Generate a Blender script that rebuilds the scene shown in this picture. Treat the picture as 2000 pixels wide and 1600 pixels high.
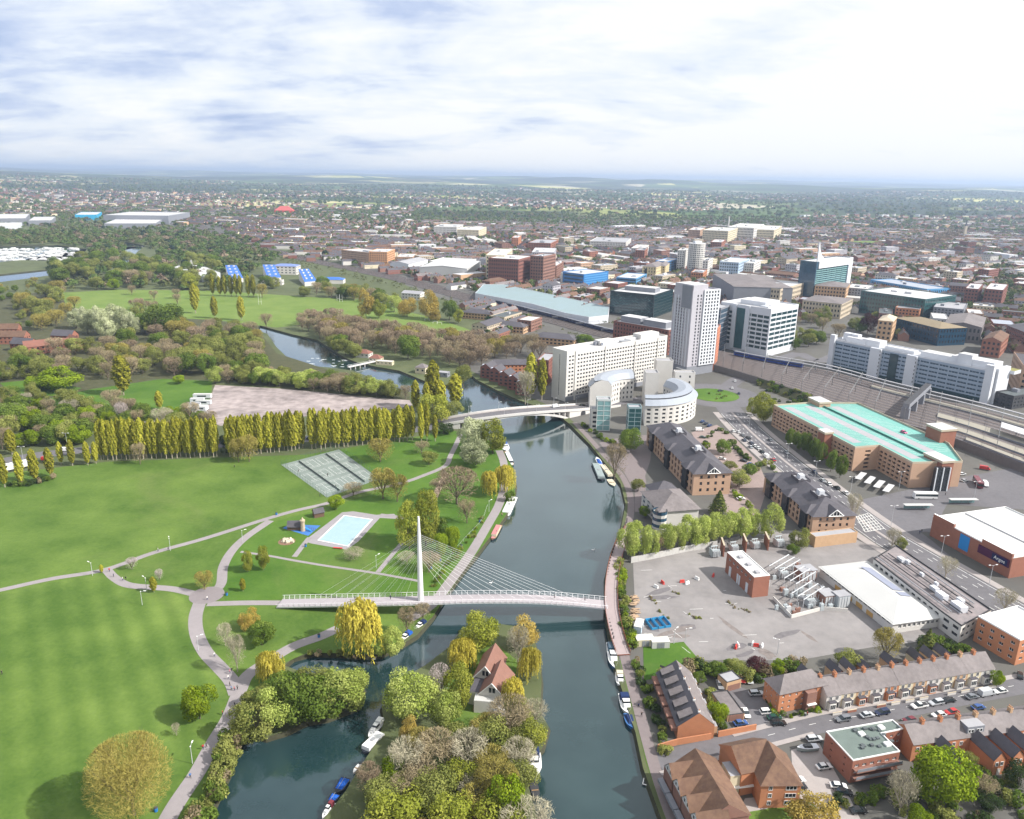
import bpy,bmesh,math,random
import numpy as np
from mathutils import Vector,Matrix
from mathutils.geometry import delaunay_2d_cdt
for o in list(bpy.data.objects):bpy.data.objects.remove(o)
C=bpy.context.scene.collection
SC=bpy.context.scene
R=random.Random(7)
NR=np.random.RandomState(11)
rad=math.radians
# camera
CAMH,FPX,PITCH,ROLL=150.0,1500.0,math.atan(455/1500),rad(1.0)
_f=Vector((0,math.cos(PITCH),-math.sin(PITCH)))
_r=Vector((1,0,0));_u=Vector((0,math.sin(PITCH),math.cos(PITCH)))
_R=_r*math.cos(ROLL)+_u*math.sin(ROLL);_U=-_r*math.sin(ROLL)+_u*math.cos(ROLL)
camd=bpy.data.cameras.new('camera');cam=bpy.data.objects.new('camera',camd);C.objects.link(cam)
camd.sensor_width=36;camd.lens=FPX*36/2000;camd.clip_start=1;camd.clip_end=90000
cam.matrix_world=Matrix(((_R.x,_U.x,-_f.x,0),(_R.y,_U.y,-_f.y,0),(_R.z,_U.z,-_f.z,CAMH),(0,0,0,1)))
SC.camera=cam
SC.render.resolution_x,SC.render.resolution_y=1024,819
def G(px,py,z=0.0):
 d=_f+_R*((px-1000)/FPX)-_U*((py-800)/FPX)
 t=(z-CAMH)/d.z
 return Vector((d.x*t,d.y*t,z))
def P2(px,py,z=0.0):
 g=G(px,py,z);return(g.x,g.y)
def PL(*pts,z=0.0):return[P2(a,b,z)for a,b in pts]
def PX(p):
 q=Vector((p[0],p[1],p[2]-CAMH));d=q.dot(_f)
 return(1000+FPX*q.dot(_R)/d,800-FPX*q.dot(_U)/d)
def HT(px,py,pytop,z0=0.0):
 "height of a vertical edge standing at sighting (px,py) whose top is seen at pytop"
 g=G(px,py,z0);lo,hi=0.0,140.0
 for _ in range(40):
  m=(lo+hi)/2
  if PX((g.x,g.y,z0+m))[1]>pytop:lo=m
  else:hi=m
 return lo
def SZ(px,py,n):return n*(G(px,py).y*math.cos(PITCH)+CAMH*math.sin(PITCH))/FPX
# sky, sun, exposure
SUN_EL,SUN_AZ=rad(40),rad(-15)      # azimuth measured from +x towards +y
sun_dir=Vector((math.cos(SUN_EL)*math.cos(SUN_AZ),math.cos(SUN_EL)*math.sin(SUN_AZ),math.sin(SUN_EL)))
world=bpy.data.worlds.new('World');SC.world=world;world.use_nodes=True
wn=world.node_tree;wn.nodes.clear()
def N(nt,t,**k):
 n=nt.nodes.new(t)
 for a,b in k.items():
  if a=='ins':
   for i,v in b.items():n.inputs[i].default_value=v
  else:setattr(n,a,b)
 return n
def LK(nt,a,b):nt.links.new(a,b)
def mathn(nt,op,a,b=None,clamp=False):
 n=nt.nodes.new('ShaderNodeMath');n.operation=op;n.use_clamp=clamp
 for i,v in enumerate((a,b)):
  if v is None:continue
  if isinstance(v,(int,float)):n.inputs[i].default_value=v
  else:nt.links.new(v,n.inputs[i])
 return n.outputs[0]
def ramp(nt,fac,stops):
 n=nt.nodes.new('ShaderNodeValToRGB');e=n.color_ramp.elements
 while len(e)<len(stops):e.new(0.5)
 for x,(p,c)in zip(e,stops):
  x.position=p;x.color=(*c,1)if len(c)==3 else c
 nt.links.new(fac,n.inputs[0]);return n.outputs[0]
def mixc(nt,fac,a,b,blend='MIX'):
 n=nt.nodes.new('ShaderNodeMix');n.data_type='RGBA';n.blend_type=blend
 for i,v in((0,fac),(6,a),(7,b)):
  if isinstance(v,(int,float)):n.inputs[i].default_value=v
  elif isinstance(v,tuple):n.inputs[i].default_value=(*v,1)if len(v)==3 else v
  else:nt.links.new(v,n.inputs[i])
 return n.outputs[2]
sky=N(wn,'ShaderNodeTexSky',sky_type='NISHITA',sun_disc=False,sun_elevation=SUN_EL,sun_rotation=math.pi/2-SUN_AZ,altitude=150.0,air_density=1.0,dust_density=1.5)
tc=N(wn,'ShaderNodeTexCoord');sep=N(wn,'ShaderNodeSeparateXYZ');LK(wn,tc.outputs['Generated'],sep.inputs[0])
zz=mathn(wn,'ADD',mathn(wn,'MAXIMUM',sep.outputs[2],0.0),0.22)
cx=mathn(wn,'DIVIDE',sep.outputs[0],zz);cy=mathn(wn,'DIVIDE',sep.outputs[1],zz)
cv=N(wn,'ShaderNodeCombineXYZ');LK(wn,cx,cv.inputs[0]);LK(wn,cy,cv.inputs[1])
n1=N(wn,'ShaderNodeTexNoise',ins={'Scale':1.15,'Detail':9.0,'Roughness':0.55,'Distortion':0.35});LK(wn,cv.outputs[0],n1.inputs[0])
mp=N(wn,'ShaderNodeMapping');mp.inputs['Scale'].default_value=(0.55,1.0,1.0);mp.inputs['Location'].default_value=(3.1,7.7,2.0);LK(wn,cv.outputs[0],mp.inputs[0])
n2=N(wn,'ShaderNodeTexNoise',ins={'Scale':3.4,'Detail':8.0,'Roughness':0.6,'Distortion':0.3});LK(wn,mp.outputs[0],n2.inputs[0])
cl=mathn(wn,'ADD',mathn(wn,'MULTIPLY',n1.outputs[0],0.66),mathn(wn,'MULTIPLY',n2.outputs[0],0.42))
sdv=N(wn,'ShaderNodeVectorMath',operation='DOT_PRODUCT');LK(wn,tc.outputs['Generated'],sdv.inputs[0]);sdv.inputs[1].default_value=sun_dir
sunny=mathn(wn,'MULTIPLY',mathn(wn,'ADD',sdv.outputs['Value'],0.25),0.26)
low=mathn(wn,'MULTIPLY',mathn(wn,'POWER',2.718,mathn(wn,'MULTIPLY',mathn(wn,'MAXIMUM',sep.outputs[2],0.0),-14.0)),0.16)
cl2=mathn(wn,'ADD',mathn(wn,'ADD',cl,sunny),low)
ccol=ramp(wn,cl2,[(0.42,(0.34,0.45,0.72)),(0.50,(0.56,0.65,0.86)),(0.57,(0.82,0.875,0.96)),(0.66,(0.99,0.995,1.0))])
bg1=N(wn,'ShaderNodeBackground',ins={'Strength':0.10});LK(wn,sky.outputs[0],bg1.inputs[0])
bg2=N(wn,'ShaderNodeBackground',ins={'Strength':0.74});LK(wn,ccol,bg2.inputs[0])
mx=N(wn,'ShaderNodeMixShader',ins={0:0.92});LK(wn,bg1.outputs[0],mx.inputs[1]);LK(wn,bg2.outputs[0],mx.inputs[2])
wo=N(wn,'ShaderNodeOutputWorld');LK(wn,mx.outputs[0],wo.inputs[0])
sd=bpy.data.lights.new('sun','SUN');sd.energy=5.0;sd.angle=rad(0.8);sd.color=(1.0,0.955,0.89)
so=bpy.data.objects.new('sun',sd);C.objects.link(so);so.rotation_euler=sun_dir.to_track_quat('Z','Y').to_euler();so.location=(0,0,400)
SC.view_settings.view_transform='Standard';SC.view_settings.look='None';SC.view_settings.exposure=0.56;SC.view_settings.gamma=1.0
SC.view_settings.use_curve_mapping=False
SC.cycles.use_denoising=True
SC.cycles.max_bounces=6;SC.cycles.diffuse_bounces=2;SC.cycles.glossy_bounces=3;SC.cycles.transmission_bounces=3;SC.cycles.volume_bounces=0
SC.cycles.use_adaptive_sampling=True;SC.cycles.adaptive_threshold=0.02
SC.cycles.caustics_reflective=False;SC.cycles.caustics_refractive=False
# materials
MATS={}
def M(name,col=None,var=0.12,scale=0.25,rough=0.8,metal=0.0,rnd=0.0,spec=0.3,var2=0.0,scale2=0.02,bump=0.0,hue=None):
 """plain procedural surface: base colour with two octaves of soil/wear noise; rnd varies it from object to object"""
 if name in MATS:return MATS[name]
 m=bpy.data.materials.new(name);m.use_nodes=True;MATS[name]=m
 nt=m.node_tree;bs=nt.nodes['Principled BSDF']
 bs.inputs['Roughness'].default_value=rough;bs.inputs['Metallic'].default_value=metal;bs.inputs['Specular IOR Level'].default_value=spec
 geo=N(nt,'ShaderNodeNewGeometry')
 no=N(nt,'ShaderNodeTexNoise',ins={'Scale':scale,'Detail':4.0,'Roughness':0.65});LK(nt,geo.outputs['Position'],no.inputs[0])
 k=mathn(nt,'ADD',mathn(nt,'MULTIPLY',mathn(nt,'SUBTRACT',no.outputs[0],0.5),3.0*var),1.0)
 if var2:
  n3=N(nt,'ShaderNodeTexNoise',ins={'Scale':scale2,'Detail':3.0,'Roughness':0.6});LK(nt,geo.outputs['Position'],n3.inputs[0])
  k=mathn(nt,'ADD',k,mathn(nt,'MULTIPLY',mathn(nt,'SUBTRACT',n3.outputs[0],0.5),3.0*var2))
 if rnd:
  oi=N(nt,'ShaderNodeObjectInfo')
  k=mathn(nt,'MULTIPLY',k,mathn(nt,'ADD',mathn(nt,'MULTIPLY',oi.outputs['Random'],2*rnd),1-rnd))
 base=(*col,1)
 if hue:
  a=mixc(nt,no.outputs[0],col,hue)
 else:a=None
 vm=N(nt,'ShaderNodeVectorMath',operation='SCALE')
 if a is None:vm.inputs[0].default_value=col
 else:LK(nt,a,vm.inputs[0])
 LK(nt,k,vm.inputs['Scale']);LK(nt,vm.outputs[0],bs.inputs['Base Color'])
 if bump:
  bn=N(nt,'ShaderNodeBump',ins={'Strength':bump,'Distance':0.1});LK(nt,no.outputs[0],bn.inputs['Height']);LK(nt,bn.outputs[0],bs.inputs['Normal'])
 return m
def leafmat(name,col,col2,trans=0.3,rnd=0.18):
 "foliage: hue from leaf to leaf and from tree to tree, some light let through"
 if name in MATS:return MATS[name]
 m=bpy.data.materials.new(name);m.use_nodes=True;MATS[name]=m
 nt=m.node_tree;nt.nodes.clear()
 at=N(nt,'ShaderNodeAttribute',attribute_name='tint');oi=N(nt,'ShaderNodeObjectInfo')
 c=mixc(nt,at.outputs['Fac'],col,col2)
 k=mathn(nt,'ADD',mathn(nt,'MULTIPLY',oi.outputs['Random'],2*rnd),1-rnd)
 vm=N(nt,'ShaderNodeVectorMath',operation='SCALE');LK(nt,c,vm.inputs[0]);LK(nt,k,vm.inputs['Scale'])
 d=N(nt,'ShaderNodeBsdfDiffuse');LK(nt,vm.outputs[0],d.inputs[0])
 t=N(nt,'ShaderNodeBsdfTranslucent');LK(nt,vm.outputs[0],t.inputs[0])
 x=N(nt,'ShaderNodeMixShader',ins={0:trans});LK(nt,d.outputs[0],x.inputs[1]);LK(nt,t.outputs[0],x.inputs[2])
 o=N(nt,'ShaderNodeOutputMaterial');LK(nt,x.outputs[0],o.inputs[0])
 return m
def glassmat(name,col,rough=0.12,spec=0.8,var=0.35,scale=0.35):
 return M(name,col,var=var,scale=scale,rough=rough,spec=spec)
# mesh building
class MB:
 "collects faces and links them as ONE mesh object"
 def __init__(s):s.v=[];s.f=[];s.mi=[];s.m=[]
 def mat(s,m):
  if m not in s.m:s.m.append(m)
  return s.m.index(m)
 def face(s,pts,m):
  i=len(s.v);s.v.extend([tuple(p)for p in pts]);s.f.append(tuple(range(i,i+len(pts))));s.mi.append(s.mat(m))
 def prism(s,poly,z0,z1,m,mtop=None,bottom=False):
  n=len(poly)
  for i in range(n):
   a,b=poly[i],poly[(i+1) % n]
   s.face([(a[0],a[1],z0),(b[0],b[1],z0),(b[0],b[1],z1),(a[0],a[1],z1)],m)
  s.face([(p[0],p[1],z1)for p in poly],mtop or m)
  if bottom:s.face([(p[0],p[1],z0)for p in reversed(poly)],m)
 def box(s,c,d,size,z0,z1,m,mtop=None):
  "c centre xy, d direction angle, size (along,across)"
  s.prism(rect(c,d,size),z0,z1,m,mtop,True)
 def tube(s,a,b,r0,r1,m,n=6,caps=True):
  a,b=Vector(a),Vector(b);d=(b-a)
  if d.length<1e-6:return
  q=d.to_track_quat('Z','Y');ra,rb=[],[]
  for k in range(n):
   t=2*math.pi*k/n;e=q @ Vector((math.cos(t),math.sin(t),0))
   ra.append(a+e*r0);rb.append(b+e*r1)
  for k in range(n):
   s.face([ra[k],ra[(k+1) % n],rb[(k+1) % n],rb[k]],m)
  if caps:
   if r1>0:s.face(rb,m)
   s.face(list(reversed(ra)),m)
 def rev(s,c,prof,m,n=12):
  "lathe: prof list of (r,z) about centre c"
  for(r0,z0),(r1,z1)in zip(prof,prof[1:]):
   for k in range(n):
    a,b=2*math.pi*k/n,2*math.pi*(k+1)/n
    s.face([(c[0]+r0*math.cos(a),c[1]+r0*math.sin(a),z0),(c[0]+r0*math.cos(b),c[1]+r0*math.sin(b),z0),(c[0]+r1*math.cos(b),c[1]+r1*math.sin(b),z1),(c[0]+r1*math.cos(a),c[1]+r1*math.sin(a),z1)],m)
 def build(s,name,parent=None,link=True):
  if not s.f:return None
  me=bpy.data.meshes.new(name)
  off=parent.location if parent is not None else Vector((0,0,0))
  p=parent
  while p is not None and p.parent is not None:p=p.parent;off=off+p.location
  s_off=off
  me.from_pydata([(x-s_off.x,y-s_off.y,z-s_off.z)for x,y,z in s.v],[],s.f)
  for m in s.m:me.materials.append(m)
  me.polygons.foreach_set('material_index',s.mi)
  me.update()
  o=bpy.data.objects.new(name,me)
  if link:C.objects.link(o)
  if parent is not None:o.parent=parent
  return o
def rect(c,d,size):
 ca,sa=math.cos(d),math.sin(d);a,b=size[0]/2,size[1]/2
 return[(c[0]+x*ca-y*sa,c[1]+x*sa+y*ca)for x,y in((-a,-b),(a,-b),(a,b),(-a,b))]
def tag(o,label=None,cat=None,group=None,kind=None):
 if label:o['label']=label
 if cat:o['category']=cat
 if group:o['group']=group
 if kind:o['kind']=kind
 return o
def thing(name,label,cat,loc=(0,0,0),group=None,rz=0.0):
 o=bpy.data.objects.new(name,None);C.objects.link(o);o.location=loc;o.rotation_euler=(0,0,rz);o.empty_display_size=0.5
 return tag(o,label,cat,group)
def mesh_obj(name,me,parent=None,loc=(0,0,0),rz=0.0,sc=(1,1,1)):
 o=bpy.data.objects.new(name,me);C.objects.link(o);o.location=loc;o.rotation_euler=(0,0,rz);o.scale=sc
 if parent is not None:o.parent=parent
 return o
def copy_tree(o,parent=None):
 c=o.copy();C.objects.link(c)
 if parent is not None:c.parent=parent
 for ch in list(o.children):copy_tree(ch,c)
 return c
def sheet(name,poly,z,m,kind='structure',holes=(),thick=0.0):
 "flat region of the ground as one sheet with its own outline"
 vs=[Vector(p[:2])for p in poly];es=[(i,(i+1) % len(poly))for i in range(len(poly))]
 v,e,f,*_=delaunay_2d_cdt(vs,es,[],1,1e-4)
 me=bpy.data.meshes.new(name); 
 fs=[tuple(x)for x in f]
 vv=[(p.x,p.y,z)for p in v]
 fs=[x if((v[x[1]]-v[x[0]]).cross(v[x[2]]-v[x[0]])>0)else tuple(reversed(x))for x in fs]
 me.from_pydata(vv,[],fs);me.materials.append(m);me.update()
 o=bpy.data.objects.new(name,me);C.objects.link(o)
 if kind:o['kind']=kind
 return o
def smooth_line(pts,n=6):
 "Catmull-Rom through the points"
 P=[Vector(p[:2])for p in pts];P=[P[0]*2-P[1]]+P+[P[-1]*2-P[-2]];out=[]
 for i in range(1,len(P)-2):
  a,b,c,d=P[i-1:i+3]
  for k in range(n):
   t=k/n;out.append(0.5*((2*b)+(c-a)*t+(2*a-5*b+4*c-d)*t*t+(3*b-a-3*c+d)*t**3))
 out.append(P[-2]);return out
def ribbon(name,pts,w,z,m,kind='structure',n=6,w1=None):
 L=smooth_line(pts,n);vs,fs=[],[]
 for i,p in enumerate(L):
  d=(L[min(i+1,len(L)-1)]-L[max(i-1,0)]).normalized();q=Vector((-d.y,d.x))
  ww=w if w1 is None else w+(w1-w)*i/(len(L)-1)
  vs+=[(p.x-q.x*ww/2,p.y-q.y*ww/2,z),(p.x+q.x*ww/2,p.y+q.y*ww/2,z)]
  if i:k=2*i;fs.append((k-2,k,k+1,k-1)[::-1]if False else(k-2,k-1+0,k+1,k)[::-1])
 me=bpy.data.meshes.new(name);me.from_pydata(vs,[],fs);me.materials.append(m);me.update()
 bm=bmesh.new();bm.from_mesh(me);bmesh.ops.recalc_face_normals(bm,faces=bm.faces)
 if bm.faces and sum(f.normal.z for f in bm.faces)<0:bmesh.ops.reverse_faces(bm,faces=bm.faces)
 bm.to_mesh(me);bm.free()
 o=bpy.data.objects.new(name,me);C.objects.link(o)
 if kind:o['kind']=kind
 return o
def inside(p,poly):
 x,y=p[0],p[1];c=False;j=len(poly)-1
 for i in range(len(poly)):
  xi,yi=poly[i][:2];xj,yj=poly[j][:2]
  if(yi>y) != (yj>y)and x<(xj-xi)*(y-yi)/(yj-yi)+xi:c=not c
  j=i
 return c
# ground, water, paths
WATER_Z=-1.4
RIVER=PL((1365,1900),(1292,1600),(1256,1500),(1241,1430),(1222,1370),(1203,1310),(1190,1240),(1183,1195),(1182,1130),(1195,1075),(1213,1030),(1222,985),(1212,945),(1186,910),(1152,868),(1112,828),(1085,806),(1040,791),(1012,781),(970,762),(931,742),(921,733),(900,745),(880,752),(850,752),(826,743),(780,724),(734,716),(715,712),(700,709),(672,698),(620,664),(570,653),(526,641),(508,636),(503,645),(522,652),(540,678),(564,701),(608,715),(646,718),(690,724),(730,740),(770,757),(800,765),(850,775),(880,790),(893,803),(896,832),(950,850),(978,870),(985,890),(1000,915),(1008,945),(1005,975),(990,1005),(972,1030),(950,1058),(930,1085),(905,1115),(880,1150),(862,1175),(845,1205),(815,1240),(780,1262),(745,1278),(700,1280),(660,1276),(610,1275),(572,1285),(556,1300),(600,1316),(680,1312),(712,1345),(698,1380),(640,1402),(600,1408),(560,1428),(520,1440),(490,1432),(470,1448),(455,1475),(447,1510),(428,1550),(405,1600),(360,1700),(330,1800),(300,1900))
ISLE=PL((905,1225),(950,1215),(1000,1222),(1040,1235),(1052,1280),(1058,1330),(1055,1390),(1072,1420),(1060,1460),(1035,1490),(1030,1530),(1042,1575),(1054,1620),(1080,1900),(560,1900),(632,1600),(675,1545),(702,1500),(735,1450),(750,1410),(745,1380),(775,1330),(830,1300),(875,1265))
POOLS=[PL((-120,548),(0,536),(94,526),(108,528),(96,538),(48,545),(0,551),(-120,566)),
   PL((-160,484),(0,481),(110,479),(170,487),(155,503),(110,510),(40,508),(0,512),(-160,520)),
   PL((224,524),(236,500),(246,495),(232,476),(245,473),(284,480),(268,492),(252,510),(230,524)),
   PL((-120,625),(0,598),(23,594),(21,640),(6,660),(-120,700))]
def in_water(p):
 if inside(p,RIVER)and not inside(p,ISLE):return True
 return any(inside(p,q)for q in POOLS)
def land_mesh():
 outer=[(-2600,-120),(2600,-120),(2600,3000),(-2600,3000)]
 vs,es=[],[]
 for poly in[outer,RIVER,ISLE]+POOLS:
  k=len(vs);vs+=[Vector(p[:2])for p in poly];es+=[(k+i,k+(i+1) % len(poly))for i in range(len(poly))]
 v,e,f,*_=delaunay_2d_cdt(vs,es,[],0,1e-3)
 out=[]
 for t in f:
  c=(v[t[0]]+v[t[1]]+v[t[2]])/3
  if in_water(c):continue
  if(v[t[1]]-v[t[0]]).cross(v[t[2]]-v[t[0]])<0:t=(t[0],t[2],t[1])
  out.append(tuple(t))
 return[(p.x,p.y,0.0)for p in v],out
def groundmat():
 m=M('ground_soil',(0.07,0.10,0.035),var=0.22,scale=0.06,rough=0.95,var2=0.2,scale2=0.012,hue=(0.105,0.11,0.055))
 return m
v,f=land_mesh()
me=bpy.data.meshes.new('ground');me.from_pydata(v,[],f);me.materials.append(groundmat());me.update()
o=bpy.data.objects.new('ground',me);C.objects.link(o);o['kind']='structure'
def bank(name,poly,m,outward=1,slope=0.9):
 mb=MB();n=len(poly)
 area=sum(poly[i][0]*poly[(i+1) % n][1]-poly[(i+1) % n][0]*poly[i][1]for i in range(n))
 s=(1 if area>0 else -1)*outward
 off=[]
 for i in range(n):
  a,b,c=Vector(poly[i-1][:2]),Vector(poly[i][:2]),Vector(poly[(i+1) % n][:2])
  d=((b-a).normalized()+(c-b).normalized());d=d.normalized()if d.length>1e-6 else(c-b).normalized()
  off.append(b+Vector((-d.y,d.x))*s*slope)
 for i in range(n):
  j=(i+1) % n
  q=[(poly[i][0],poly[i][1],0.0),(poly[j][0],poly[j][1],0.0),(off[j].x,off[j].y,-2.2),(off[i].x,off[i].y,-2.2)]
  mb.face(q if s<0 else q[::-1],m)
 o=mb.build(name);o['kind']='structure';return o
bankm=M('bank_earth',(0.05,0.05,0.03),var=0.3,scale=0.8,rough=0.95)
bank('river_bank',RIVER,bankm,1);bank('island_bank',ISLE,bankm,-1)
for q in POOLS:bank('pool_bank',q,bankm,1)
def watermat():
 m=bpy.data.materials.new('water');m.use_nodes=True;nt=m.node_tree;bs=nt.nodes['Principled BSDF']
 geo=N(nt,'ShaderNodeNewGeometry')
 n1=N(nt,'ShaderNodeTexNoise',ins={'Scale':0.9,'Detail':3.0,'Roughness':0.6});LK(nt,geo.outputs['Position'],n1.inputs[0])
 n2=N(nt,'ShaderNodeTexNoise',ins={'Scale':0.035,'Detail':3.0,'Roughness':0.6});LK(nt,geo.outputs['Position'],n2.inputs[0])
 bp=N(nt,'ShaderNodeBump',ins={'Strength':0.16,'Distance':0.12});LK(nt,n1.outputs[0],bp.inputs['Height']);LK(nt,bp.outputs[0],bs.inputs['Normal'])
 c=mixc(nt,mathn(nt,'MULTIPLY',mathn(nt,'SUBTRACT',n2.outputs[0],0.35),3.0,True),(0.010,0.030,0.034),(0.024,0.050,0.054));LK(nt,c,bs.inputs['Base Color'])
 r=mathn(nt,'ADD',mathn(nt,'MULTIPLY',n2.outputs[0],0.10),0.015);LK(nt,r,bs.inputs['Roughness'])
 lw=N(nt,'ShaderNodeLayerWeight',ins={'Blend':0.5});LK(nt,bp.outputs[0],lw.inputs['Normal'])
 fac=mathn(nt,'ADD',mathn(nt,'MULTIPLY',mathn(nt,'POWER',lw.outputs['Facing'],2.7),0.92),0.03,True)
 gl=N(nt,'ShaderNodeBsdfGlossy');gl.inputs['Color'].default_value=(0.92,0.97,1.0,1);LK(nt,r,gl.inputs['Roughness']);LK(nt,bp.outputs[0],gl.inputs['Normal'])
 bs.inputs['Specular IOR Level'].default_value=0.0
 mxs=N(nt,'ShaderNodeMixShader');LK(nt,fac,mxs.inputs[0]);LK(nt,bs.outputs[0],mxs.inputs[1]);LK(nt,gl.outputs[0],mxs.inputs[2]);LK(nt,mxs.outputs[0],nt.nodes['Material Output'].inputs['Surface'])
 return m
wm=watermat()
def waterplate(name,poly):
 o=sheet(name,poly,WATER_Z,wm);return o
def grow(poly,d):
 n=len(poly);area=sum(poly[i][0]*poly[(i+1) % n][1]-poly[(i+1) % n][0]*poly[i][1]for i in range(n));s=1 if area<0 else -1
 out=[]
 for i in range(n):
  a,b,c=Vector(poly[i-1][:2]),Vector(poly[i][:2]),Vector(poly[(i+1) % n][:2])
  t=((b-a).normalized()+(c-b).normalized());t=t.normalized()if t.length>1e-6 else(c-b).normalized()
  out.append(tuple(b+Vector((-t.y,t.x))*s*d))
 return out
xs=[p[0]for p in RIVER];ys=[p[1]for p in RIVER]
waterplate('river_water',[(min(xs)-2,min(ys)-2),(max(xs)+2,min(ys)-2),(max(xs)+2,max(ys)+2),(min(xs)-2,max(ys)+2)])
for q in POOLS:
 xs=[p[0]for p in q];ys=[p[1]for p in q]
 waterplate('lake_water',[(min(xs)-2,min(ys)-2),(max(xs)+2,min(ys)-2),(max(xs)+2,max(ys)+2),(min(xs)-2,max(ys)+2)]).location.z=-0.02
def fnoise(x,y):
 return math.sin(x*0.00041+1.3)*math.cos(y*0.00037+0.4)+0.6*math.sin(x*0.0011+y*0.0007+2.0)+0.35*math.sin(x*0.0023-y*0.0017)
def far_h(x,y):
 if -2550<x<2550 and y<2950:return -4.0
 d=math.hypot(x,y);t=min(max((d-3000)/12000,0),1);t=t*t*(3-2*t)
 edge=min(1.0,max(0,(max(abs(x)-2550,y-2950))/500))
 return -4+4.3*edge+t*(80+38*fnoise(x,y))+max(0,(d-15000)/12000)*34+(8*fnoise(x*3,y*3)if d>3600 else 0)*t
def far_sheet():
 xs=sorted(set([-2600,-2550,2550,2600]+[int(math.copysign(abs(k)**1.6*30,k))for k in range(-78,79)]))
 ys=sorted(set([-3000,-1000,0,1000,2000,2950,3000]+[int(3000+k**1.7*14)for k in range(1,96)]))
 vs=[(x,y,far_h(x,y))for y in ys for x in xs];n=len(xs)
 fs=[(j*n+i,j*n+i+1,(j+1)*n+i+1,(j+1)*n+i)for j in range(len(ys)-1)for i in range(n-1)]
 m=bpy.data.materials.new('far_fields');m.use_nodes=True;nt=m.node_tree;bs=nt.nodes['Principled BSDF'];bs.inputs['Roughness'].default_value=0.95;bs.inputs['Specular IOR Level'].default_value=0.1
 geo=N(nt,'ShaderNodeNewGeometry')
 vo=N(nt,'ShaderNodeTexVoronoi',ins={'Scale':0.0016,'Randomness':0.9});LK(nt,geo.outputs['Position'],vo.inputs['Vector'])
 no=N(nt,'ShaderNodeTexNoise',ins={'Scale':0.00055,'Detail':5.0,'Roughness':0.6});LK(nt,geo.outputs['Position'],no.inputs[0])
 sp=N(nt,'ShaderNodeSeparateColor');LK(nt,vo.outputs['Color'],sp.inputs[0])
 field=ramp(nt,sp.outputs[0],[(0.0,(0.05,0.075,0.03)),(0.45,(0.07,0.12,0.035)),(0.7,(0.12,0.17,0.05)),(0.84,(0.50,0.48,0.16)),(1.0,(0.46,0.42,0.32))])
 wood=mathn(nt,'MULTIPLY',mathn(nt,'SUBTRACT',no.outputs[0],0.44),9.0,True)
 c=mixc(nt,wood,field,(0.035,0.05,0.03));LK(nt,c,bs.inputs['Base Color'])
 me=bpy.data.meshes.new('far_terrain');me.from_pydata(vs,[],fs);me.materials.append(m);me.update()
 me.polygons.foreach_set('use_smooth',[True]*len(me.polygons))
 o=bpy.data.objects.new('far_terrain',me);C.objects.link(o);o['kind']='structure'
far_sheet()
def haze():
 mb=MB();m=bpy.data.materials.new('haze_air');m.use_nodes=True;nt=m.node_tree;nt.nodes.clear()
 vol=N(nt,'ShaderNodeVolumePrincipled');vol.inputs['Color'].default_value=(0.60,0.75,1.0,1);vol.inputs['Density'].default_value=0.000085;vol.inputs['Anisotropy'].default_value=0.25
 out=N(nt,'ShaderNodeOutputMaterial');LK(nt,vol.outputs[0],out.inputs['Volume'])
 mb.prism([(-34000,-4000),(34000,-4000),(34000,36000),(-34000,36000)],-6.0,262.0,m,None,True)
 o=mb.build('haze');o['kind']='stuff'
haze()
def lawnmat(name,a,b,stripes=None):
 m=bpy.data.materials.new(name);m.use_nodes=True;nt=m.node_tree;bs=nt.nodes['Principled BSDF'];bs.inputs['Roughness'].default_value=0.9;bs.inputs['Specular IOR Level'].default_value=0.15
 geo=N(nt,'ShaderNodeNewGeometry')
 n1=N(nt,'ShaderNodeTexNoise',ins={'Scale':0.035,'Detail':6.0,'Roughness':0.62});LK(nt,geo.outputs['Position'],n1.inputs[0])
 n2=N(nt,'ShaderNodeTexNoise',ins={'Scale':0.7,'Detail':4.0,'Roughness':0.7});LK(nt,geo.outputs['Position'],n2.inputs[0])
 t=mathn(nt,'ADD',mathn(nt,'MULTIPLY',mathn(nt,'SUBTRACT',n1.outputs[0],0.32),1.9),mathn(nt,'MULTIPLY',mathn(nt,'SUBTRACT',n2.outputs[0],0.5),0.7),True)
 if stripes:
  p,q,wid=stripes;d=Vector((q[0]-p[0],q[1]-p[1])).normalized();nrm=Vector((-d.y,d.x))
  dt=N(nt,'ShaderNodeVectorMath',operation='DOT_PRODUCT');LK(nt,geo.outputs['Position'],dt.inputs[0]);dt.inputs[1].default_value=(nrm.x,nrm.y,0)
  s=mathn(nt,'SINE',mathn(nt,'MULTIPLY',dt.outputs['Value'],math.pi/wid))
  s=mathn(nt,'MULTIPLY',s,mathn(nt,'MULTIPLY',mathn(nt,'SUBTRACT',n1.outputs[0],0.25),0.55,True))
  t=mathn(nt,'ADD',t,s)
 c=mixc(nt,mathn(nt,'MAXIMUM',mathn(nt,'MINIMUM',t,1.0),0.0),a,b)
 n4=N(nt,'ShaderNodeTexNoise',ins={'Scale':0.011,'Detail':7.0,'Roughness':0.7,'Distortion':1.2});LK(nt,geo.outputs['Position'],n4.inputs[0])
 wear=mathn(nt,'MULTIPLY',mathn(nt,'SUBTRACT',n4.outputs[0],0.54),4.5,True);wear=mathn(nt,'MULTIPLY',wear,mathn(nt,'ADD',n2.outputs[0],0.1))
 c=mixc(nt,wear,c,(0.14,0.165,0.055));LK(nt,c,bs.inputs['Base Color'])
 bn=N(nt,'ShaderNodeBump',ins={'Strength':0.5,'Distance':0.1});LK(nt,n2.outputs[0],bn.inputs['Height']);LK(nt,bn.outputs[0],bs.inputs['Normal'])
 return m
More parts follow.
